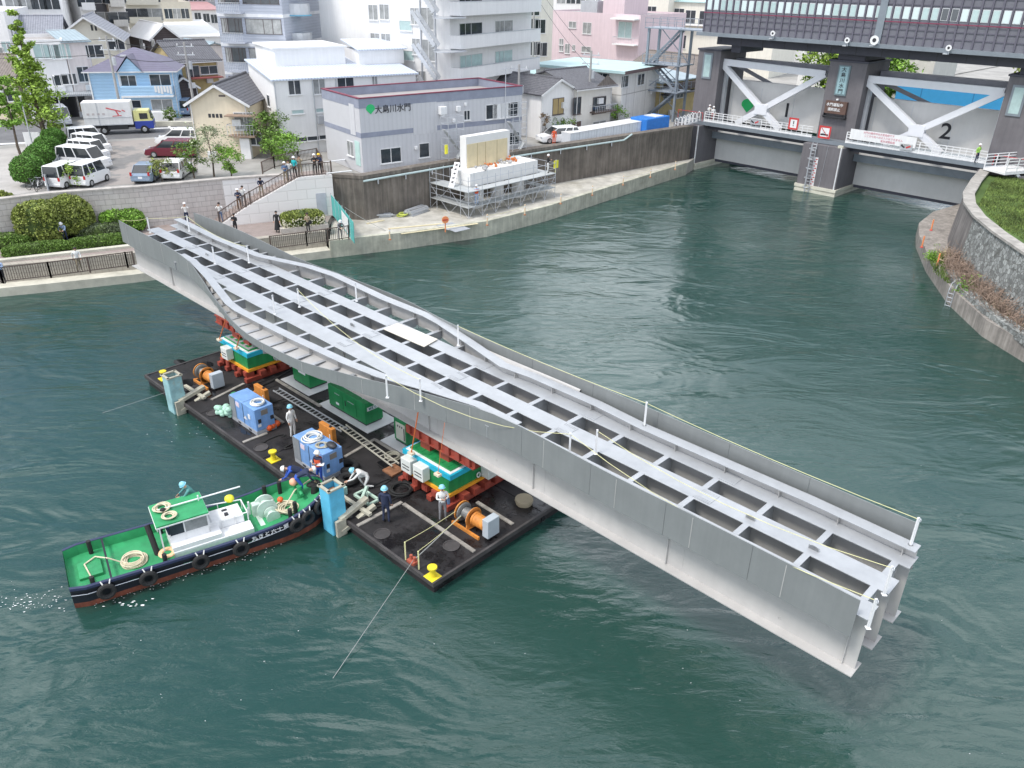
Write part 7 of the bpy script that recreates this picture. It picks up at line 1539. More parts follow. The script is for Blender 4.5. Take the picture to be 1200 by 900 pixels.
while a < prof[-1][0]: h = hat(a); m.bx(a, a + .03, .1, .13, h, h + 1.0); a += .26
part('baluster_row', m, RAILM, st, kind='stuff')
for (a0, h0), (a1, h1) in zip(prof, prof[1:]): part('handrail', MB().bar((a0, .115, h0 + 1.02), (a1, .115, h1 + 1.02), .06).bar((a0, .115, h0 + .12), (a1, .115, h1 + .12), .04), RAILM, st)
for a, h in prof: part('railing_post', MB().bx(a - .05, a + .05, .06, .17, h - .05, h + 1.1), RAILM, st)
def SWo(a, h, y=1.2): return A + d * a + yy * y + Vector((0, 0, h))
for px, py, yo, args in ((253, 255, .6, (10, 'photo', CW_, CDN, 'spectator in white at the bottom of the white stairs', 'hair')), (282, 242, 1.0, (15, 'hands', CN, CBR, 'spectator in navy jacket and brown trousers halfway up the stairs', HWT)), (288, 241, 1.4, (0, 'photo', CW_, CGY, 'spectator in white right behind the navy jacketed one on the stairs', 'hair')), (309, 231, .9, (20, 'lean', CN, CTN, 'spectator in navy leaning on the stair railing', 'hair')),
                         (337.5, 213, 1.0, (10, 'hands', CDN, CTN, 'spectator in denim jacket near the top of the stairs', HWT)), (348.5, 207, 1.2, (-20, 'stand', CTQ, CBK, 'spectator in a turquoise jacket and black trousers at the stair top', HWT)), (355, 206, 1.0, (0, 'photo', CTN, CTN, 'spectator in beige beside the turquoise jacket', 'hair')), (372.5, 204.5, 1.0, (10, 'hands', CBK, CBK, 'spectator in black with white cap at the terrace corner', HWT)), (378, 204, 1.0, (-10, 'hands', CN, CBK, 'spectator in dark clothes and yellow helmet at the terrace corner', HY)), (342, 210, 1.4, (10, 'photo', CW_, CGY, 'spectator in a white shirt just below the turquoise jacket', 'hair'))):
    al, hh = SP_(px, py); al = max(.2, min(prof[-1][0] - .2, al)); face, pose, tp, lg, lb, hd = args
    person(SWo(al, max(0, hat(al) - .12), min(yo, .9)), face, pose, tp, lg, lb, hd)
# promenade railings
def railing(px, z, label, name='promenade_railing', h=1.05, dens=.14, post=2.0, mt=None, posts=True, kp=0):
    pl = PX(px, z); t = thing(name, label, 'railing', pl[0], 0); o0 = pl[0]; mt = mt or RAILM
    for a, b in zip(pl, pl[1:]):
        a, b = a - o0, b - o0; L = (b - a).length; n = max(1, round(L / post)); dd = (b - a) / n
        for i in range(n):
            p, q = a + dd * i, a + dd * (i + 1); m = MB().bar(p + Vector((0, 0, h)), q + Vector((0, 0, h)), .06).bar(p + Vector((0, 0, .12)), q + Vector((0, 0, .12)), .05)
            k = int((q - p).length / dens)
            for j in range(1, k): r = p.lerp(q, j / k); m.box(r + Vector((0, 0, h / 2 + .06)), (.028, .028, h - .12))
            part('rail_panel', m, mt, t)
        for i in range(n + 1): part('post', MB().box(a + dd * i + Vector((0, 0, h / 2)), (.09, .09, h + .08)), mt, t)
    return t
railing([(-60, 338.5), (4, 331.5), (60, 325), (150, 313), (158, 312)], Z_PR + .06, 'long brown railing along the promenade edge left of the bridge span')
railing([(318, 293), (360, 287.5), (409, 280)], Z_PR + .06, 'short brown railing along the promenade edge below the planter')
railing([(308, 204), (322, 197), (350, 191), (372, 187), (378, 196), (379, 203)], 5.05, 'brown railing round the top of the stairs', h=1.0)
# teal mesh fence
TM = M('teal_mesh', (.10, .45, .42), .7, var=.15); F1, F2, F3 = P(390, 253, Z_PR), P(403, 269, 1.6), P(416, 287, Z_WH)
t = thing('teal_mesh_fence', 'teal mesh construction fence between the promenade and the wharf', 'fence', F1)
for a, b in ((F1, F2), (F2, F3)):
    a, b = a - F1, b - F1; n = 3
    for i in range(n):
        p, q = a.lerp(b, i / n), a.lerp(b, (i + 1) / n); m = MB().bar(p + Vector((0, 0, .95)), q + Vector((0, 0, .95)), .02, 1.75); part('mesh_panel', m, TM, t); part('post', MB().cyl(p, p + Vector((0, 0, 2)), .03, n=6), GREYM, t)
single('white_sheet', MB().bar(F2 + Vector((-.06, -.12, 1.0)), F2.lerp(F3, .6) + Vector((-.06, -.12, 1.0)), .02, 1.3), WHITE, 'white printed sheet hung on the teal mesh fence', 'sheet')
# ================================================================== vegetation
LEAFS = {k: M('leaf_' + k, c, .65, var=.35, scale=1.2, kind='leaf') for k, c in dict(dark=(.035, .085, .02), mid=(.11, .19, .03), fresh=(.16, .30, .035), lime=(.24, .36, .05), olive=(.20, .24, .05), dull=(.11, .14, .07), pale=(.30, .33, .20)).items()}
BARK = M('bark', (.13, .10, .075), .9, var=.3, scale=4, streak=.3)
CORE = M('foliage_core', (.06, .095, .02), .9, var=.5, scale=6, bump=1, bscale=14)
def leafset(m, c, r, n, s, shell=.75):
    c = Vector(c)
    for _ in range(n):
        v = Vector((random.gauss(0, 1), random.gauss(0, 1), random.gauss(0, 1))).normalized(); k = random.uniform(shell, 1.05); p = c + Vector((v.x * r[0], v.y * r[1], v.z * r[2])) * k
        a = Vector((random.gauss(0, 1), random.gauss(0, 1), random.gauss(0, .6))).normalized(); b = a.cross(v + Vector((.01, .3, .2))).normalized(); q = s * random.uniform(.6, 1.3)
        m.add([p - a * q, p - b * q * .5, p + a * q, p + b * q * .5], [(0, 1, 2, 3)])
def bush(name, label, cat, base, sz, leaf, n=1500, s=.09, box=False, rz=0, group=None, lumps=0):
    """clipped shrub: solid lumpy core with leaves all over it"""
    t = thing(name, label, cat, base, rz, group); core = MB(); X, Y, Z = sz; n = int(n * 1.7)
    def surf(u, v, k=1.0):
        e = .62 if box else .92
        cu, su, cv, sv = math.cos(u), math.sin(u), math.cos(v), math.sin(v); f = lambda w: math.copysign(abs(w) ** e, w)
        p = Vector((X * f(cu) * f(cv), Y * f(su) * f(cv), Z * f(sv))); q = 1 + .07 * pnoise(p * 1.3 + Vector((base[0], base[1], 0))) + .04 * pnoise(p * 3.5)
        return p * q * k + Vector((0, 0, Z * .92))
    nu, nv = 28, 12
    vs = [surf(2 * PI * i / nu, -PI / 2 + PI * j / nv, .92) for j in range(nv + 1) for i in range(nu)]
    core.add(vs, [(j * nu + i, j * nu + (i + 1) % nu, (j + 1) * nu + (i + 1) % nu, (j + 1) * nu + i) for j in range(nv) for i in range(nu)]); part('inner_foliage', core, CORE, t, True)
    m = MB()
    for _ in range(n):
        u = random.uniform(0, 2 * PI); v = math.asin(random.uniform(-.6, 1)); p = surf(u, v, random.uniform(.93, 1.04)); a = Vector((random.gauss(0, 1), random.gauss(0, 1), random.gauss(0, 1))).normalized(); b = a.cross(Vector((random.gauss(0, 1), random.gauss(0, 1), random.gauss(0, 1)))).normalized(); q = s * random.uniform(.6, 1.4)
        m.add([p - a * q, p - b * q * .6, p + a * q, p + b * q * .6], [(0, 1, 2, 3)])
    part('leaves', m, leaf, t, kind=None); return t
def bp(x, y, z): return P(x, y, z)
bush('round_bush', 'large round clipped bush at the left edge below the flood wall', 'bush', bp(-2, 274, Z_PR), (2.1, 1.9, 1.75), LEAFS['olive'], 4200, .11, group='round clipped bushes')
bush('round_bush', 'large clipped olive green bush, left of the joined pair', 'bush', bp(55, 282, Z_PR), (1.65, 1.5, 1.55), LEAFS['olive'], 3600, .10, True, group='round clipped bushes')
bush('round_bush', 'large clipped olive green bush, right of the joined pair', 'bush', bp(87, 276, Z_PR), (1.7, 1.5, 1.6), LEAFS['olive'], 3600, .10, group='round clipped bushes')
bush('low_bush', 'low green bush between the red jacketed person and the left round bush', 'bush', bp(8, 289, Z_PR), (1.9, .9, .5), LEAFS['mid'], 1800, .09, True, R_(10), group='low bushes')
bush('low_bush', 'low pale flowering shrub right of the joined round bushes', 'bush', bp(120, 277, Z_PR), (1.9, .8, .5), LEAFS['dull'], 1800, .08, True, R_(10), group='low bushes')
bush('bright_bush', 'bright green bush just behind the left tip of the bridge span', 'bush', bp(146, 270, Z_PR), (1.6, 1.0, .85), LEAFS['fresh'], 2400, .09, True, group='low bushes')
hA, hB = P(4, 302, Z_PR), P(152, 284.5, Z_PR); hd = hB - hA
for i in range(2):
    p = hA.lerp(hB, .25 + .5 * i); bush('long_hedge', ('left', 'right')[i] + ' half of the long low clipped hedge along the promenade', 'hedge', p, (hd.length / 4, .62, .42), LEAFS['mid'], 3400, .07, True, math.atan2(hd.y, hd.x), group='long clipped hedges')
kb = MB(); a, b = P(0, 307, Z_PR), P(158, 289, Z_PR); kb.bar(a + Vector((0, 0, .08)), b + Vector((0, 0, .08)), .5, .2); a, b = P(35, 290, Z_PR), P(152, 277, Z_PR); kb.bar(a + Vector((0, 0, .08)), b + Vector((0, 0, .08)), .3, .2)
single('hedge_kerb', kb, CONC_PALE, 'pale concrete kerbs on both sides of the long hedge', 'kerb')
a = [P(x, y, Z_PR + .004) for x, y in ((-60, 300), (30, 290), (152, 276), (160, 268), (-60, 276))]
m = MB(); m.add(a, [tuple(range(5))]); struct('planting_bed', m, M('bed_soil', (.08, .055, .04), .95, var=.4, scale=2))
# planter with flowering hedge
pc = P(355, 268, Z_PR); prz = srz; t = single('stone_planter', MB().bx(-1.9, 1.9, -.95, .95, 0, .42), M('planter_stone', (.48, .44, .40), .85, var=.15, scale=3), 'square stone planter on the brown promenade holding a flowering hedge', 'planter', pc, prz)
bush('planter_hedge', 'boxy hedge with small cream flowers growing in the stone planter', 'hedge', pc + Vector((0, 0, .3)), (1.7, .85, .60), LEAFS['olive'], 2600, .08, True, prz)
m = MB()
for _ in range(260): m.box((random.uniform(-1.65, 1.65), random.uniform(-.95, -.5), random.uniform(.35, 1.1)), (.09, .07, .07))
single('flower_specks', m, M('cream_flowers', (.70, .66, .50), .8), 'cream flower specks on the planter hedge', 'flowers', pc, prz)['kind'] = 'stuff'
# round topiary by the parking lot fence
for i, ((x, y), r, lb) in enumerate((((38, 217), 1.28, 'nearest ball of the clipped dark green topiary row by the parking fence'), ((50, 201), 1.22, 'second ball of the dark green topiary row by the parking fence'), ((59, 188), 1.15, 'third ball of the topiary row by the parking fence'), ((66, 176.5), 1.1, 'farthest ball of the topiary row by the parking fence'))):
    bush('topiary_ball', lb, 'bush', P(x, y, Z_UP) + Vector((0, 0, .15)), (r, r, r * .92), M('leaf_topiary', (.09, .21, .03), .7, var=.3, kind='leaf'), 2600, .07, group='topiary balls')
def tree(label, base, h, crown, leaf, n, s, trunk=.18, name='tree', cat='tree', group=None, shell=.2, limbs=7, lean=0, clump=None):
    t = thing(name, label, cat, base, 0, group); m = MB(); tops = []; ph = random.uniform(0, 6)
    pts = [Vector((lean * (k / 6) ** 1.4 + .1 * math.sin(k + ph) * (k > 0), .1 * math.cos(k * 1.3 + ph) * (k > 0), h * .9 * k / 6)) for k in range(7)]
    for k in range(6): m.cyl(pts[k], pts[k + 1], trunk * (1 - k / 7), trunk * (1 - (k + 1) / 7), 8)
    lv = MB(); c0 = crown[0]
    for i in range(limbs):
        f = c0 + (1 - c0) * (i + .5) / limbs; a = i * 2.4 + ph; b0 = Vector((lean * f ** 1.4, 0, h * f * .9)); env = crown[1] * crown[2](f); e = b0 + Vector((math.cos(a) * env * .75, math.sin(a) * env * .75, env * .35 + h * .03)); m.cyl(b0, e, trunk * .35 * (1.1 - f), trunk * .08, 6); tops.append((e, env)); tops.append((b0.lerp(e, .5) + Vector((0, 0, .2)), env * .8))
    tops.append((pts[-1] + Vector((0, 0, h * .08)), crown[1] * .35 + .2))
    per = n // len(tops)
    for e, env in tops:
        for j in range(3):
            c = e + Vector((random.uniform(-.5, .5) * env * .6, random.uniform(-.5, .5) * env * .6, random.uniform(-.4, .5) * env * .6)); r = max(.25, env * random.uniform(.28, .5)); leafset(lv, c, (r, r, r * .75), per // 3, s, shell)
    part('trunk', m, BARK, t); part('crown', lv, leaf, t); return t
cone = lambda f: max(.12, (1.05 - f)) ** .9 * 1.3 + .05; ball = lambda f: math.sin(min(1, max(.05, f * 1.05 - .12)) * PI) ** .6 + .1; even = lambda f: .9 - .3 * f
random.seed(21)
tree('tall narrow tree with bright fresh green leaves by the street at the left', P(55, 172, Z_UP), 12.2, (.10, 2.0, cone), LEAFS['lime'], 9500, .17, .26, lean=0, limbs=24)
tree('smaller fresh green tree at the left edge in front of the tall one', P(25, 184, Z_UP), 7.0, (.35, 1.5, even), LEAFS['fresh'], 3800, .14, .14, lean=0, limbs=10)
tree('thin pale blossoming tree in front of the cream house', P(251, 207, Z_UP), 4.2, (.25, 1.7, ball), LEAFS['pale'], 1500, .10, .09, limbs=9)
tree('dark green leafy shrub tree left of the pale blossoming one', P(228, 209, Z_UP), 3.0, (.05, 1.4, ball), LEAFS['mid'], 1500, .10, .08, limbs=8)
tree('bright green shrub right of the pale blossoming tree', P(271, 208, Z_UP), 2.3, (.05, 1.35, ball), LEAFS['fresh'], 1700, .10, .07, limbs=8)
tree('dense green tree between the cream house and the white building', P(318, 186, Z_UP), 3.9, (.08, 1.9, ball), LEAFS['mid'], 3200, .12, .12, limbs=10)
tree('fresh green bush tree at the corner of the white building', P(334, 196, Z_UP), 2.6, (.05, 1.8, ball), LEAFS['fresh'], 2200, .11, .08, limbs=9)
tree('small yellow green shrub behind the flood wall by the white vans', P(91, 219.5, Z_UP) , 1.5, (.05, 1.2, ball), LEAFS['lime'], 900, .09, .05, limbs=7)
tree('small green shrub behind the blue grey car', P(190, 213, Z_UP), 1.6, (.05, 1.1, ball), LEAFS['olive'], 800, .09, .05, limbs=7)
tree('small round green shrub in front of the blue house fence', P(201, 145, Z_UP), 1.4, (.05, 1.0, ball), LEAFS['mid'], 600, .12, .06, limbs=6)
tree('bright green bush beside the balcony house', P(722, 148, Z_UP), 2.2, (.05, 1.2, ball), LEAFS['fresh'], 900, .12, .07, limbs=7)
tree('dark green bush in front of the white gable house', P(660, 161, Z_UP), 1.5, (.05, 1.3, ball), LEAFS['mid'], 900, .1, .06, limbs=7)
tree('dry reddish climbing shrub on the white gable house wall', P(638, 163, Z_UP), 2.6, (.05, .7, ball), M('leaf_rust', (.16, .11, .06), .8, var=.4, kind='leaf'), 500, .09, .05, limbs=6)
random.seed(5)
tree('large bright green tree beyond the left gate', GW(-9.5, 26, 3.5), 11.5, (.15, 4.6, ball), LEAFS['lime'], 6500, .26, .3, limbs=13)
tree('rounded green tree right behind the large one beyond the left gate', GW(-6, 33, 3.5), 10.5, (.2, 3.6, ball), LEAFS['fresh'], 4200, .26, .25, limbs=11)
for i, (x, y) in enumerate(((2, 70), (8, 72), (14, 66), (19, 70))): tree(['leftmost', 'second', 'third', 'rightmost'][i] + ' green tree of the low row far beyond the right gate', GW(x, y, 3.8), 8.5, (.15, 3.4, ball), LEAFS['olive'], 1500, .3, .2, limbs=8, group='trees far beyond the right gate')
# brush and ivy on the right bank ledge
random.seed(9)
TW = M('dry_twigs', (.30, .22, .17), .9, var=.3)
m = MB()
for _ in range(1100):
    k_ = random.uniform(.1, 3.7); i_ = int(k_); q1 = CW[i_ + 3].lerp(CW[i_ + 4], k_ - i_); q2 = A2[i_].lerp(A2[i_ + 1], k_ - i_); p = q1.lerp(q2, random.uniform(.22, .85)); p.z = 1.15; a = random.uniform(0, 6.28); q = p + Vector((math.cos(a) * .6, math.sin(a) * .6, random.uniform(.3, 1.25))); r = q + Vector((random.uniform(-.5, .5), random.uniform(-.5, .5), random.uniform(-.2, .4))); m.tube([p, q, r], .016, 3)
o = struct('dry_brush', m, TW, 'stuff'); o['label'] = 'dry pinkish brown brush piled below the rubble stone wall on the right'
def ivy(label, x, y, z, n, s=2.0):
    m = MB(); p = P(x, y, z)
    for _ in range(n): c = p + Vector((random.gauss(0, .5) * s * .5, random.gauss(0, .5) * s * .5, abs(random.gauss(0, .45)))); leafset(m, c, (.15, .15, .15), 5, .08)
    o = single('ivy_clump', m, LEAFS['fresh'], label, 'ivy', group='green clumps on the right bank')
ivy('green climbing leaves at the foot of the rubble wall', 1177, 322, 1.2, 170, 2.0); ivy('green leafy clump on the ledge below the orange posts', 1092, 305, 1.2, 90, 1.0); ivy('green clump at the right edge of the ledge', 1196, 352, 1.2, 130, 2.0); ivy('yellow green weeds near the ledge ladder', 1132, 343, 1.2, 90, 1.2)
m = MB()
for i in range(5): m.torus((0, 0, .1 + .04 * i), .9 + .15 * i, .03, n=22, m=4)
single('straw_heap', m, M('straw_pale', (.46, .38, .24), .9), 'ring shaped heap of dry straw on the ledge beside the orange posts', 'straw', P(1118, 306, 1.15), 0)
# bank posts, ladder
t = thing('bank_ladder', 'pale bent ladder hanging from the right bank ledge into the water', 'ladder', P(1118, 340, 1.15), R_(215))
for y in (-.2, .2): part('rail', MB().tube([(-.7, y, .1), (-.3, y, .55), (.1, y, .5), (.3, y, 0), (.3, y, -1.4)], .03, 6), GREYM, t)
for i in range(4): part('rung', MB().cyl((.3, -.2, -.2 - i * .3), (.3, .2, -.2 - i * .3), .025, n=6), GREYM, t)
OPM = M('delineator_orange', (.85, .30, .12), .5)
po = None
def opost(p, lb, pale):
    global po
    if po is None or pale != po[1]:
        t = thing('delineator_post', lb, 'post', p, 0, 'orange and white delineator posts'); part('post', MB().cyl((0, 0, .08), (0, 0, .95), .06, n=10), M('delineator_cream', (.80, .62, .42), .5) if pale else OPM, t); part('base', MB().cyl((0, 0, 0), (0, 0, .08), .13, .10, 12), RED if not pale else M('base_brown', (.35, .14, .06), .7), t); part('reflector', MB().cyl((0, 0, .7), (0, 0, .82), .064, n=10), WHITE if pale else OPM, t); po = (t, pale); return t
    return dup(po[0], p, None, lb)
for x, y, lb in ((1091, 270, 'bright orange post on the right bank tip, the farthest of three'), (1080, 290, 'bright orange post on the right bank tip, the middle of three'), (1098, 311, 'bright orange post on the right bank tip, the nearest of three')): opost(P(x, y, 1.15), lb, False)
for x, y, lb in ((457, 281, 'nearest the teal fence'), (571, 264, 'below the right half of the scaffold'), (615, 252, 'just right of the scaffold'), (657, 239, 'first to the right beyond the scaffold'), (694, 229, 'second beyond the scaffold'), (730, 217, 'third beyond the scaffold'), (762, 208, 'fourth beyond the scaffold'), (791, 199, 'the last one at the wharf end')): opost(P(x, y, Z_WH), 'pale orange post on the wharf edge, ' + lb, True)
rope(P(730, 217, Z_WH) + Vector((0, 0, .85)), P(762, 208, Z_WH) + Vector((0, 0, .85)), 'yellow rope between two posts at the far wharf end', .15, group='yellow ropes on the wharf'); rope(P(571, 264, Z_WH) + Vector((0, 0, .85)), P(615, 252, Z_WH) + Vector((0, 0, .85)), 'yellow rope between two posts below the scaffold', .15, group='yellow ropes on the wharf')
t = thing('round_sign', 'orange round warning sign on a short post at the wharf', 'sign', P(522, 272, Z_WH), R_(20)); part('post', MB().cyl((0, 0, 0), (0, 0, .9), .05, n=8), OPM, t); part('disc', MB().lathe((0, -.05, 1.05), [(.3, -.02), (.3, .02)], 16, 'Y'), OPM, t); part('disc_bar', MB().bx(-.2, .2, -.09, -.072, 1.0, 1.1), RED, t)
# ================================================================== bridge pier under construction and scaffold
a, b = P(516, 247, Z_WH), P(641, 226, Z_WH)
fl_, fr_ = P(545, 252, Z_WH), P(642, 228, Z_WH); sd = (fr_ - fl_).normalized(); srz2 = math.atan2(sd.y, sd.x); sc_o = P(553, 249, Z_WH)
pier_ = thing('bridge_abutment', 'white concrete bridge pier with pale timber formwork under construction on the wharf', 'bridge pier', sc_o, srz2)
WC = M('fresh_concrete', (.74, .73, .71), .85, var=.05)
for x in (1.1, 4.4, 7.6): part('column', MB().bx(x, x + 1.3, .7, 2.2, 0, 2.3) if x < 2 else MB().cyl((x + .7, 1.4, 0), (x + .7, 1.4, 2.3), .72, n=18), WC, pier_)
part('pier_head', MB().bx(-.1, 10.0, .1, 2.9, 2.3, 3.45), WC, pier_)
part('wall_stub', MB().bx(1.2, 7.6, 2.0, 2.9, 3.45, 6.2), WC, pier_); fw_ = part('formwork', MB().bx(1.3, 7.2, 1.94, 1.998, 3.5, 5.55), M('formwork_ply', (.66, .56, .36), .75, var=.08, scale=2), pier_)
for x in (2.7, 3.9, 5.6): part('formwork_joint', MB().bx(x, x + .05, 1.92, 1.94, 3.5, 5.55), M('formwork_batten', (.45, .36, .22), .8), fw_)
scf = thing('scaffold', 'grey tube scaffold with two plank levels around the white pier on the wharf', 'scaffold', sc_o, srz2)
scf.scale = (.86, .9, 1); pier_.scale = (.86, .9, 1)
SX, SY = [-1.9, 0, 1.9, 3.8, 5.7, 7.6, 9.5, 11.2], [-1.5, -.35, 3.2, 4.2]
for x in SX:
    for y in (SY if x in (-1.9, 11.2, -0, 9.5) else SY[:2]): part('standard', MB().cyl((x, y, 0), (x, y, 3.6 if y > -1 or x in (-1.9, 11.2) else 3.5), .032, n=6), GREYM, scf)
for z in (.9, 2.25):
    part('plank_deck', MB().bx(-1.95, 11.25, -1.5, -.3, z, z + .06), M('plank_grey', (.50, .52, .52), .6, .3, var=.1), scf); part('plank_deck', MB().bx(-1.95, -.2, -.3, 4.2, z, z + .06), MATS['plank_grey'], scf); part('plank_deck', MB().bx(10.1, 11.25, -.3, 4.2, z, z + .06), MATS['plank_grey'], scf)
    for dz in (.5, 1.0): part('guard_rail', MB().cyl((-1.9, -1.5, z + dz), (11.2, -1.5, z + dz), .024, n=5).cyl((-1.9, -1.5, z + dz), (-1.9, 4.2, z + dz), .024, n=5).cyl((11.2, -1.5, z + dz), (11.2, 4.2, z + dz), .024, n=5), GREYM, scf)
for x0, x1 in zip(SX, SX[1:]): part('diagonal_brace', MB().cyl((x0, -1.52, 0), (x1, -1.52, 2.2), .02, n=5).cyl((x1, -1.54, 0), (x0, -1.54, 2.2), .02, n=5), GREYM, scf)
for y0, y1 in ((-1.5, 1.3), (1.3, 4.2)): part('diagonal_brace', MB().cyl((-1.92, y0, 0), (-1.92, y1, 2.2), .02, n=5).cyl((-1.94, y1, 0), (-1.94, y0, 2.2), .02, n=5).cyl((11.22, y0, 0), (11.22, y1, 2.2), .02, n=5).cyl((11.24, y1, 0), (11.24, y0, 2.2), .02, n=5), GREYM, scf)
for bx0, by0, hh in ((1.0, 4.4, 7.6), (9.8, 3.6, 8.2)):      # two stair towers
    s2 = part('stair_tower', MB().cyl((bx0, by0, 0), (bx0, by0, hh), .032, n=6), GREYM, scf)
    for x, y in ((bx0 + 2.2, by0), (bx0, by0 + 1.1), (bx0 + 2.2, by0 + 1.1), (bx0 + 1.1, by0)): part('standard', MB().cyl((x, y, 0), (x, y, hh), .032, n=6), GREYM, s2)
    z = 2.2
    while z < hh: part('frame_rail', MB().cyl((bx0, by0, z), (bx0 + 2.2, by0, z), .022, n=5).cyl((bx0, by0 + 1.1, z), (bx0 + 2.2, by0 + 1.1, z), .022, n=5).cyl((bx0, by0, z), (bx0, by0 + 1.1, z), .022, n=5).cyl((bx0 + 2.2, by0, z), (bx0 + 2.2, by0 + 1.1, z), .022, n=5), GREYM, s2); z += .6
    part('flight', MB().bar((bx0 + .1, by0 + .4, 2.3), (bx0 + 2.1, by0 + .4, 4.4), .5, .05).bar((bx0 + 2.1, by0 + .8, 4.5), (bx0 + .1, by0 + .8, 6.5), .5, .05), MATS['plank_grey'], s2)
def SCW(x, y, z): return sc_o + Matrix.Rotation(srz2, 3, 'Z') @ Vector((x * .86, y * .9, z))
t = thing('white_step_ladder', 'white perforated stair plank leaning on the left end of the scaffold', 'stair plank', SCW(-1.7, 1.2, 2.3), srz2); m = MB().bar((0, 0, 0), (1.3, .6, 1.9), .5, .06); part('plank', m, WHITE, t)
for k in range(5): f = .15 + k * .17; part('plank_hole', MB().bar((1.3 * f, .6 * f - .02, 1.9 * f + .05), (1.3 * f + .1, .6 * f + .03, 1.9 * f + .20), .22, .02), DARKM, t)
person(SCW(-.4, -1.1, .96), 20, 'stand', CPK, CPK, 'worker in pale blue with red vest and white helmet on the lower scaffold deck', HWT, COR)
person(SCW(10.6, -.9, 2.31), 80, 'hands', CBK, CW_, 'worker in black and white with white helmet on the upper scaffold deck', HWT)
person(P(649, 170, Z_UP), 20, 'stand', COR, COR, 'person in pinkish red jacket beside the white car behind the flood wall', 'hair')
for i, (x, y, z) in enumerate(((3.9, .9, 3.45), (6.0, 1.3, 3.45), (7.3, 1.5, 3.45), (2.4, .6, 3.45))):
    m = MB()
    for _ in range(9): m.sphere((random.gauss(0, .35), random.gauss(0, .15), .12 + abs(random.gauss(0, .12))), random.uniform(.08, .16), 6, 4)
    single('equipment_pile', m, (M('bag_orange', (.55, .18, .06), .8), M('bag_grey', (.4, .4, .4), .8))[i % 2], ['orange tool heap in the middle of the pier head', 'grey plastic heap on the pier head', 'orange heap at the right part of the pier head', 'small grey heap at the left of the pier head'][i], 'tools', SCW(x, y, z), group='tool heaps on the pier')
single('yellow_sign', MB().box((0, 0, 0), (.6, .05, .7)).cyl((0, .05, -.9), (0, .05, .4), .03, n=6), M('sign_yellow', (.80, .75, .05), .5), 'yellow square panel on the right end of the scaffold', 'sign', SCW(11.35, -1.4, 3.1), srz2)
single('yellow_jacket', MB().box((0, 0, 0), (.3, .1, .8)), MATS['sign_yellow'], 'yellow hanging cloth behind the left end of the scaffold', 'cloth', SCW(.2, 3.9, 5.0), srz2)
# wharf materials
def stack(name, x, y, n, sz, mt, label, cat, rz=.3, z=Z_WH, j=.1):
    m = MB()
    for i in range(n): m.box((random.uniform(-j, j), random.uniform(-j, j) + (i % 3 - 1) * sz[1] * .9, sz[2] * (i // 3 + .5)), sz, random.uniform(-.06, .06))
    single(name, m, mt, label, cat, P(x, y, z), rz)
stack('steel_plank_stack', 488, 250, 12, (2.4, .28, .12), GREYM, 'stack of grey steel scaffold planks on the wharf by the dark wall', 'planks', 1.0)
stack('pipe_bundle', 448, 254, 9, (1.8, .1, .1), GREYM, 'loose bundle of grey clamps and pipes beside the wharf worker', 'pipes', .2, j=.25)
single('rope_heap', coil(MB(), (0, 0, .04), .4, 6, .05, .15), M('lime_rope', (.45, .50, .10), .8), 'yellow green rope heap on the wharf left of the steel planks', 'rope', P(471, 253, Z_WH))
stack('sheet_metal', 531, 266, 3, (1.6, .9, .03), GREYM, 'thin grey metal sheets lying on the wharf beside the round sign', 'sheets', .7)
m = MB().cyl(P(700, 0, 0) * 0, Vector((.01, 0, 0)), .01)
rope(P(404, 243, 2.6), P(452, 270, Z_WH + .05), 'slack grey rope from the teal fence across the wharf', .1, .02, MATS['grey_line'], 'slack_rope', 'rope', None)
# boxes behind the flood wall
CB = M('container_white', (.66, .70, .74), .5, var=.05, kind='rib', kp=(0, .5, .01, .08)); a0, a1 = P(668, 170, Z_UP), P(755, 154, Z_UP); bd_ = (a1 - a0); bn_ = 9
cprot = None
for i in range(bn_):
    p = a0.lerp(a1, i / bn_) + Vector((0, 0, 0)); lb = 'white storage locker behind the flood wall, ' + ['leftmost of the row', 'second from the left', 'third from the left', 'fourth from the left', 'middle one of nine', 'fourth from the right', 'third from the right', 'second from the right', 'rightmost, next to the blue tarpaulin'][i]
    if cprot is None: cprot = thing('storage_locker', lb, 'locker', p, math.atan2(bd_.y, bd_.x), 'white storage lockers'); w_ = bd_.length / bn_ - .04; part('body', MB().bx(0, w_, 0, 2.0, 0, 1.15), CB, cprot); part('lid', MB().bx(-.01, w_ + .01, -.05, 2.05, 1.15, 1.22), WHITE, cprot)
    else: dup(cprot, p, None, lb)
t = thing('blue_tarpaulin_stack', 'bright blue tarpaulin covered stack behind the end of the flood wall', 'tarpaulin', P(757, 156, Z_UP), math.atan2(bd_.y, bd_.x)); part('tarpaulin', MB().bx(0, 4.4, 0, 2.4, 0, 1.5), M('tarp_blue', (.03, .20, .62), .55, var=.12, scale=2), t, bevel=.08); part('white_panel', MB().bx(2.0, 3.6, .3, 2.0, 1.5, 1.56), WHITE, t)
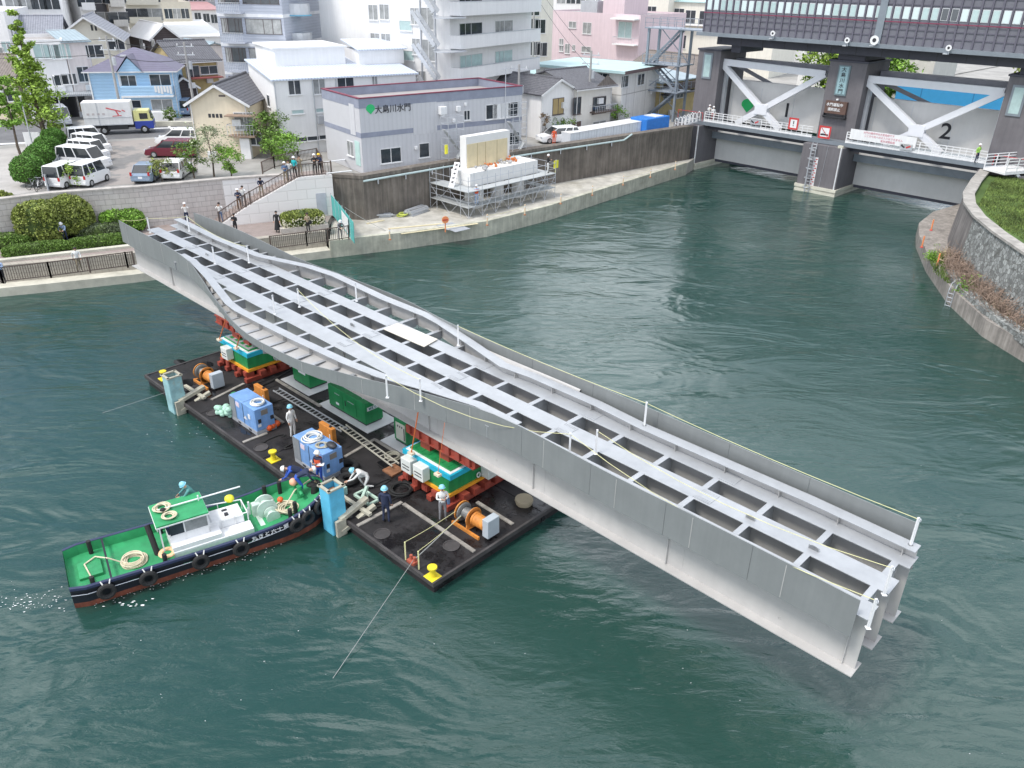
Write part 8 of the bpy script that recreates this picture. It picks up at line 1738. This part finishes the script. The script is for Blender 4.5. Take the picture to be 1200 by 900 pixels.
# ================================================================== vehicles
CAR = {k: M('car_' + k, c, .25, .0, var=.02, spec=.7) for k, c in dict(white=(.78, .78, .78), maroon=(.14, .015, .03), bluegrey=(.22, .28, .36), silver=(.50, .52, .56), blue=(.25, .35, .50)).items()}
CGL = M('car_glass', (.03, .035, .04), .08, var=.1, spec=.8); HL = M('headlight_glass', (.7, .72, .75), .15); TL = M('tail_light_red', (.45, .02, .02), .3); WHL = M('wheel_rim', (.45, .46, .47), .4, .6)
def car(kind, colour, p, rz, label, cat='car', group='parked cars and vans'):
    dims = dict(kei=(3.4, 1.48, 1.9), hatch=(4.2, 1.7, 1.5), mpv=(4.7, 1.75, 1.6), sedan=(4.5, 1.7, 1.42), van=(4.4, 1.7, 1.95)); L, Wd, Hh = dims[kind]; h = Wd / 2
    prof = dict(kei=[(0, .25, .75), (.02, .9, .9), (.16, 1.02, 1.0)], van=[(0, .25, .8), (.05, .9, .9), (.2, 1.05, 1)], hatch=[(0, .25, .7), (.03, .65, .85), (.26, .86, .95)], mpv=[(0, .25, .7), (.03, .68, .85), (.24, .92, .95)], sedan=[(0, .25, .7), (.03, .62, .85), (.27, .82, .95)])[kind]
    belt = prof[-1][1]; tail = .95 if kind != 'sedan' else .86
    t = thing({'kei': 'parked_van', 'van': 'parked_van'}.get(kind, 'parked_car'), label, 'van' if kind in ('kei', 'van') else cat, p, rz, group); rings = []
    st = [(0.0, .3, prof[0][1] + .1, .88), (.02, .2, prof[1][1], .95), (prof[2][0], .18, belt, 1), (.55, .18, belt + .02, 1), (.96, .2, belt, 1), (1.0, .3, belt - .1, .92)]
    for f, z0, z1, wf in st:
        w_ = h * wf; rings.append([(f * L, -w_ * .96, z0), (f * L, -w_, (z0 + z1) * .5), (f * L, -w_ * .95, z1), (f * L, w_ * .95, z1), (f * L, w_, (z0 + z1) * .5), (f * L, w_ * .96, z0)])
    body = part('body', MB().loft(rings), CAR[colour], t, True)
    ws, rs, re, te = dict(kei=(.14, .26, .97, .995), van=(.16, .28, .96, .99), hatch=(.27, .44, .86, .98), mpv=(.22, .40, .9, .99), sedan=(.28, .46, .74, .9))[kind]
    wt = .84; g = part('glasshouse', MB().loft([[(ws * L, -h * .93, belt - .02), (ws * L, h * .93, belt - .02), (te * L, h * .93, belt - .02), (te * L, -h * .93, belt - .02)], [(rs * L, -h * wt, Hh - .06), (rs * L, h * wt, Hh - .06), (re * L, h * wt, Hh - .06), (re * L, -h * wt, Hh - .06)]]), CGL, t)
    part('roof', MB().loft([[(rs * L - .04, -h * wt - .02, Hh - .07), (rs * L - .04, h * wt + .02, Hh - .07), (re * L + .03, h * wt + .02, Hh - .07), (re * L + .03, -h * wt - .02, Hh - .07)], [(rs * L + .1, -h * wt + .08, Hh), (rs * L + .1, h * wt - .08, Hh), (re * L - .08, h * wt - .08, Hh), (re * L - .08, -h * wt + .08, Hh)]]), CAR[colour], t)
    for s in (-1, 1):
        for (fb, ft) in ((ws, rs), ((ws + te) / 2 - .05, (rs + re) / 2 - .02), ((ws + te * 2) / 3 + .04, (rs + re * 2) / 3 + .06), (te, re)): part('pillar', MB().bar((fb * L, s * h * .945, belt - .02), (ft * L, s * (h * wt + .015), Hh - .06), .09, .03, (0, 1, 0)), CAR[colour], t)
    for f in (.19, .80):
        for s in (-1, 1):
            wh = part('wheel', MB().lathe((f * L, s * (h - .09), .3), [(.22, -.1), (.3, -.085), (.3, .085), (.22, .1)], 16, 'Y'), BLACK, t, True); part('rim', MB().lathe((f * L, s * (h + .005), .3), [(.19, -.01), (.17, .01)], 12, 'Y'), WHL, wh)
    for s in (-1, 1): part('headlight', MB().box((.04, s * h * .68, .68 if kind not in ('kei', 'van') else .62), (.1, .32, .16)), HL, t); part('tail_light', MB().box((L - .02, s * h * .84, .85), (.06, .16, .28)), TL, t)
    part('number_plate', MB().box((L + .005, 0, .55), (.02, .34, .17)), WHITE, t); part('bumper', MB().box((L - .02, 0, .38), (.12, Wd * .9, .2)), CAR[colour], t, bevel=.03); part('bumper', MB().box((.03, 0, .36), (.12, Wd * .88, .2)), CAR[colour], t, bevel=.03)
    return t
def carp(kind, col, front, rear, label, **k):
    a, b = P(front[0], front[1], Z_UP + .02), P(rear[0], rear[1], Z_UP + .02); d_ = (b - a).normalized(); return car(kind, col, a, math.atan2(d_.y, d_.x), label, **k)
VR = lambda x, y, a: None
def carat(kind, col, x, y, ang, label, **k):   # centre pixel on the ground, heading of the nose in degrees
    c = P(x, y, Z_UP + .02); L = dict(kei=3.4, hatch=4.2, mpv=4.7, sedan=4.5, van=4.4)[kind]; r = R_(ang); n_ = Vector((math.cos(r), math.sin(r), 0)); return car(kind, col, c + n_ * L / 2, r + PI, label, **k)
carat('van', 'white', 101, 197, -12, 'white van seen from the side in the middle of the parked row', )
carat('kei', 'white', 107, 188, -15, 'white van just behind the middle van of the parked row')
carat('kei', 'white', 110, 180, -18, 'white van third from the nearest in the parked row')
carat('kei', 'white', 104, 171, 35, 'farthest small white van of the parked row by the street')
carat('kei', 'white', 79, 217, 82, 'nearest small white van at the left, rear window facing the river')
carat('kei', 'white', 108, 215, 82, 'small white van right of the nearest one behind the flood wall')
carat('mpv', 'maroon', 203, 183, -178, 'dark red people carrier parked in the lot')
carat('mpv', 'white', 213, 169, -178, 'white car parked just behind the dark red people carrier')
carat('sedan', 'bluegrey', 176, 209, 95, 'blue grey car with its rear towards the flood wall')
carat('hatch', 'white', 209, 206, 95, 'white hatchback with its rear towards the flood wall')
carat('van', 'silver', 73, 145, -55, 'silver van parked at the garage behind the tall tree')
carat('kei', 'blue', 218, 134, 100, 'pale blue van behind the corner of the blue house')
carat('hatch', 'bluegrey', 309, 153, 100, 'dark car in the gap between cream house and white building')
carat('mpv', 'white', 654, 166, -155, 'white car parked behind the flood wall in front of the white gable house')
# box truck
a = P(183, 154, Z_UP + .02); b_2 = P(104, 157, Z_UP + .02); dd = (b_2 - a).normalized(); t = thing('box_truck', 'white box truck with blue and yellow cab standing on the street by the blue house', 'truck', a, math.atan2(dd.y, dd.x)); TL_ = (b_2 - a).length
YC = M('truck_yellow', (.72, .70, .30), .4); BC = M('truck_blue', (.03, .06, .35), .4)
part('cargo_box', MB().bx(2.0, TL_, -1.1, 1.1, 1.0, 3.3), WHITE, t); part('box_frame', MB().bx(2.0, TL_, -1.13, -1.10, .98, 1.08).bx(2.0, TL_, 1.10, 1.13, .98, 1.08).bx(2.0, TL_, 1.10, 1.13, 1.75, 1.80).bx(TL_ * .78, TL_ * .78 + .05, 1.10, 1.13, 1.0, 3.3), GREYM, t)
part('cab_upper', MB().loft([[(.05, -1, 1.3), (.05, 1, 1.3), (1.9, 1, 1.3), (1.9, -1, 1.3)], [(.35, -.95, 2.35), (.35, .95, 2.35), (1.85, .95, 2.35), (1.85, -.95, 2.35)]]), YC, t); part('cab_lower', MB().bx(0, 1.9, -1.02, 1.02, .5, 1.3), BC, t, bevel=.05)
part('windscreen', MB().loft([[(.08, -.85, 1.4), (.10, .85, 1.4), (.30, .8, 2.2), (.28, -.8, 2.2)], [(.04, -.85, 1.4), (.04, .85, 1.4), (.25, .8, 2.2), (.25, -.8, 2.2)]]), CGL, t); part('side_window', MB().bx(.5, 1.3, .985, 1.02, 1.5, 2.1).bx(.5, 1.3, -1.02, -.985, 1.5, 2.1), CGL, t)
part('chassis', MB().bx(1.5, TL_ - .2, -.5, .5, .6, .98).bx(2.6, 4.6, .6, 1.0, .5, .9), DARKM, t)
for f in (1.0, TL_ * .74):
    for s in (-1, 1): wh = part('wheel', MB().lathe((f, s * .92, .42), [(.3, -.14), (.42, -.12), (.42, .12), (.3, .14)], 16, 'Y'), BLACK, t, True); part('rim', MB().lathe((f, s * 1.06, .42), [(.24, -.02), (.2, .02)], 12, 'Y'), WHL, wh)
m = MB(); RG = M('logo_red', (.65, .10, .12), .5); m.bar((3.0, 1.115, 2.35), (4.4, 1.115, 2.75), .012, .12).bar((3.3, 1.115, 2.0), (3.5, 1.115, 2.5), .012, .14).bar((2.9, 1.115, 2.5), (2.6, 1.115, 2.35), .012, .1).bar((3.0, 1.115, 1.95), (3.9, 1.115, 1.9), .012, .08); part('bird_logo', m, RG, t)
for k in range(4): part('faint_lettering', MB().bx(4.6 + k * .5, 4.85 + k * .5, 1.105, 1.115, 2.05, 2.25), M('letter_grey', (.55, .5, .5), .6), t)
part('headlight', MB().box((-.01, .75, .7), (.05, .3, .2)), HL, t); part('headlight', MB().box((-.01, -.75, .7), (.05, .3, .2)), HL, t); part('mirror', MB().box((.15, 1.2, 1.8), (.1, .15, .4)), DARKM, t)
# parking fence, bicycles, street furniture
fa, fb = P(57, 225, Z_UP), P(93, 163, Z_UP); n = 9; t = thing('lot_fence', 'grey panel fence between the topiary and the parked vans', 'fence', fa)
for i in range(n): p, q = (fb - fa) * (i / n), (fb - fa) * ((i + 1) / n); part('panel', MB().bar(p + Vector((0, 0, .65)), q + Vector((0, 0, .65)), .04, 1.2), M('fence_slate', (.24, .26, .29), .6, kind='rib', kp=(1, .2, .01, .3)), t); part('post', MB().box(p + Vector((0, 0, .7)), (.08, .08, 1.4)), GREYM, t)
def bike(x, y, ang, label):
    t = thing('bicycle', label, 'bicycle', P(x, y, Z_UP), R_(ang), 'parked bicycles')
    for xx in (-.5, .5): part('wheel', MB().torus((xx, 0, .33), .31, .02, 'Y', 18, 5), BLACK, t)
    part('frame', MB().tube([(-.5, 0, .33), (-.1, 0, .33), (-.2, 0, .75), (.3, 0, .75), (.5, 0, .33)], .02).tube([(-.1, 0, .33), (.3, 0, .75)], .02), GREYM, t); part('saddle', MB().box((-.22, 0, .85), (.22, .12, .06)), DARKM, t); part('handlebar', MB().cyl((.3, -.25, .95), (.3, .25, .95), .015, n=5).cyl((.3, 0, .7), (.3, 0, .95), .015, n=5), GREYM, t); part('basket', MB().box((.5, 0, .8), (.3, .3, .22)), DARKM, t)
bike(40, 221, 80, 'bicycle parked under the nearest topiary ball, left one'); bike(46, 223, 100, 'bicycle parked at the end of the lot fence'); bike(51, 221, 70, 'bicycle leaning nearest the flood wall by the fence'); bike(29, 196, 10, 'bicycle standing behind the second topiary ball')
for x, y, h, lb in ((77, 152, 5.5, 'thin street lamp behind the tall tree'), (40, 177, 5.0, 'thin white street lamp by the small white sign panel')):
    t = thing('street_lamp', lb, 'street lamp', P(x, y, Z_UP), R_(-60), 'street lamps'); part('pole', MB().cyl((0, 0, 0), (0, 0, h), .07, .05, 8), GREYM, t); part('arm', MB().cyl((0, 0, h), (.9, 0, h + .15), .04, n=6), GREYM, t); part('lamp_head', MB().box((1.1, 0, h + .15), (.5, .2, .1)), WHITE, t)
single('notice_panel', MB().box((0, 0, .9), (1.5, .08, 1.3)).box((-.6, 0, .2), (.08, .08, .4)).box((.6, 0, .2), (.08, .08, .4)), WHITE, 'white square notice panel behind the topiary row', 'sign', P(41, 174, Z_UP), R_(10))
single('wooden_crate', MB().bx(-.7, .7, -.5, .5, 0, 1.6), M('crate_wood', (.45, .30, .14), .8, var=.15, scale=3, kind='rib', kp=(0, .3, .02, .3)), 'tall wooden crate standing in front of the dark garage', 'crate', P(94, 136, Z_UP), R_(-5))
single('flower_box_row', MB().bx(0, 6, 0, .6, 0, .5), CONC_PALE, 'low planter kerb in front of the blue house', 'planter', P(182, 148, Z_UP), R_(5))
# road paint
m = MB(); m.add(PX([(0, 168), (40, 166), (40, 167.5), (0, 169.6)], RZ + .006), [(0, 1, 2, 3)]); struct('road_marking', m, WHITE)
m = MB(); m.add(PX([(196, 147.5), (199, 147.5), (206, 154), (203, 154.5)], RZ + .006), [(0, 1, 2, 3)]); m.add(PX([(180, 150), (206, 149), (206, 150), (180, 151)], RZ + .007), [(0, 1, 2, 3)]); struct('road_marking', m, WHITE)

person(P(830, 141, 5.37), 10, 'hands', CW_, CN, 'worker in white with a white helmet at the left end of the sluice walkway', HWT)
person(P(834.5, 143, 5.37), 0, 'stand', CW_, CRD, 'second worker with white helmet and red trousers beside the first on the walkway', HWT)
person(P(1143, 191, 5.37), 20, 'stand', CYG, CN, 'worker in a lime green jacket with white helmet at the right end of the walkway', HWT)
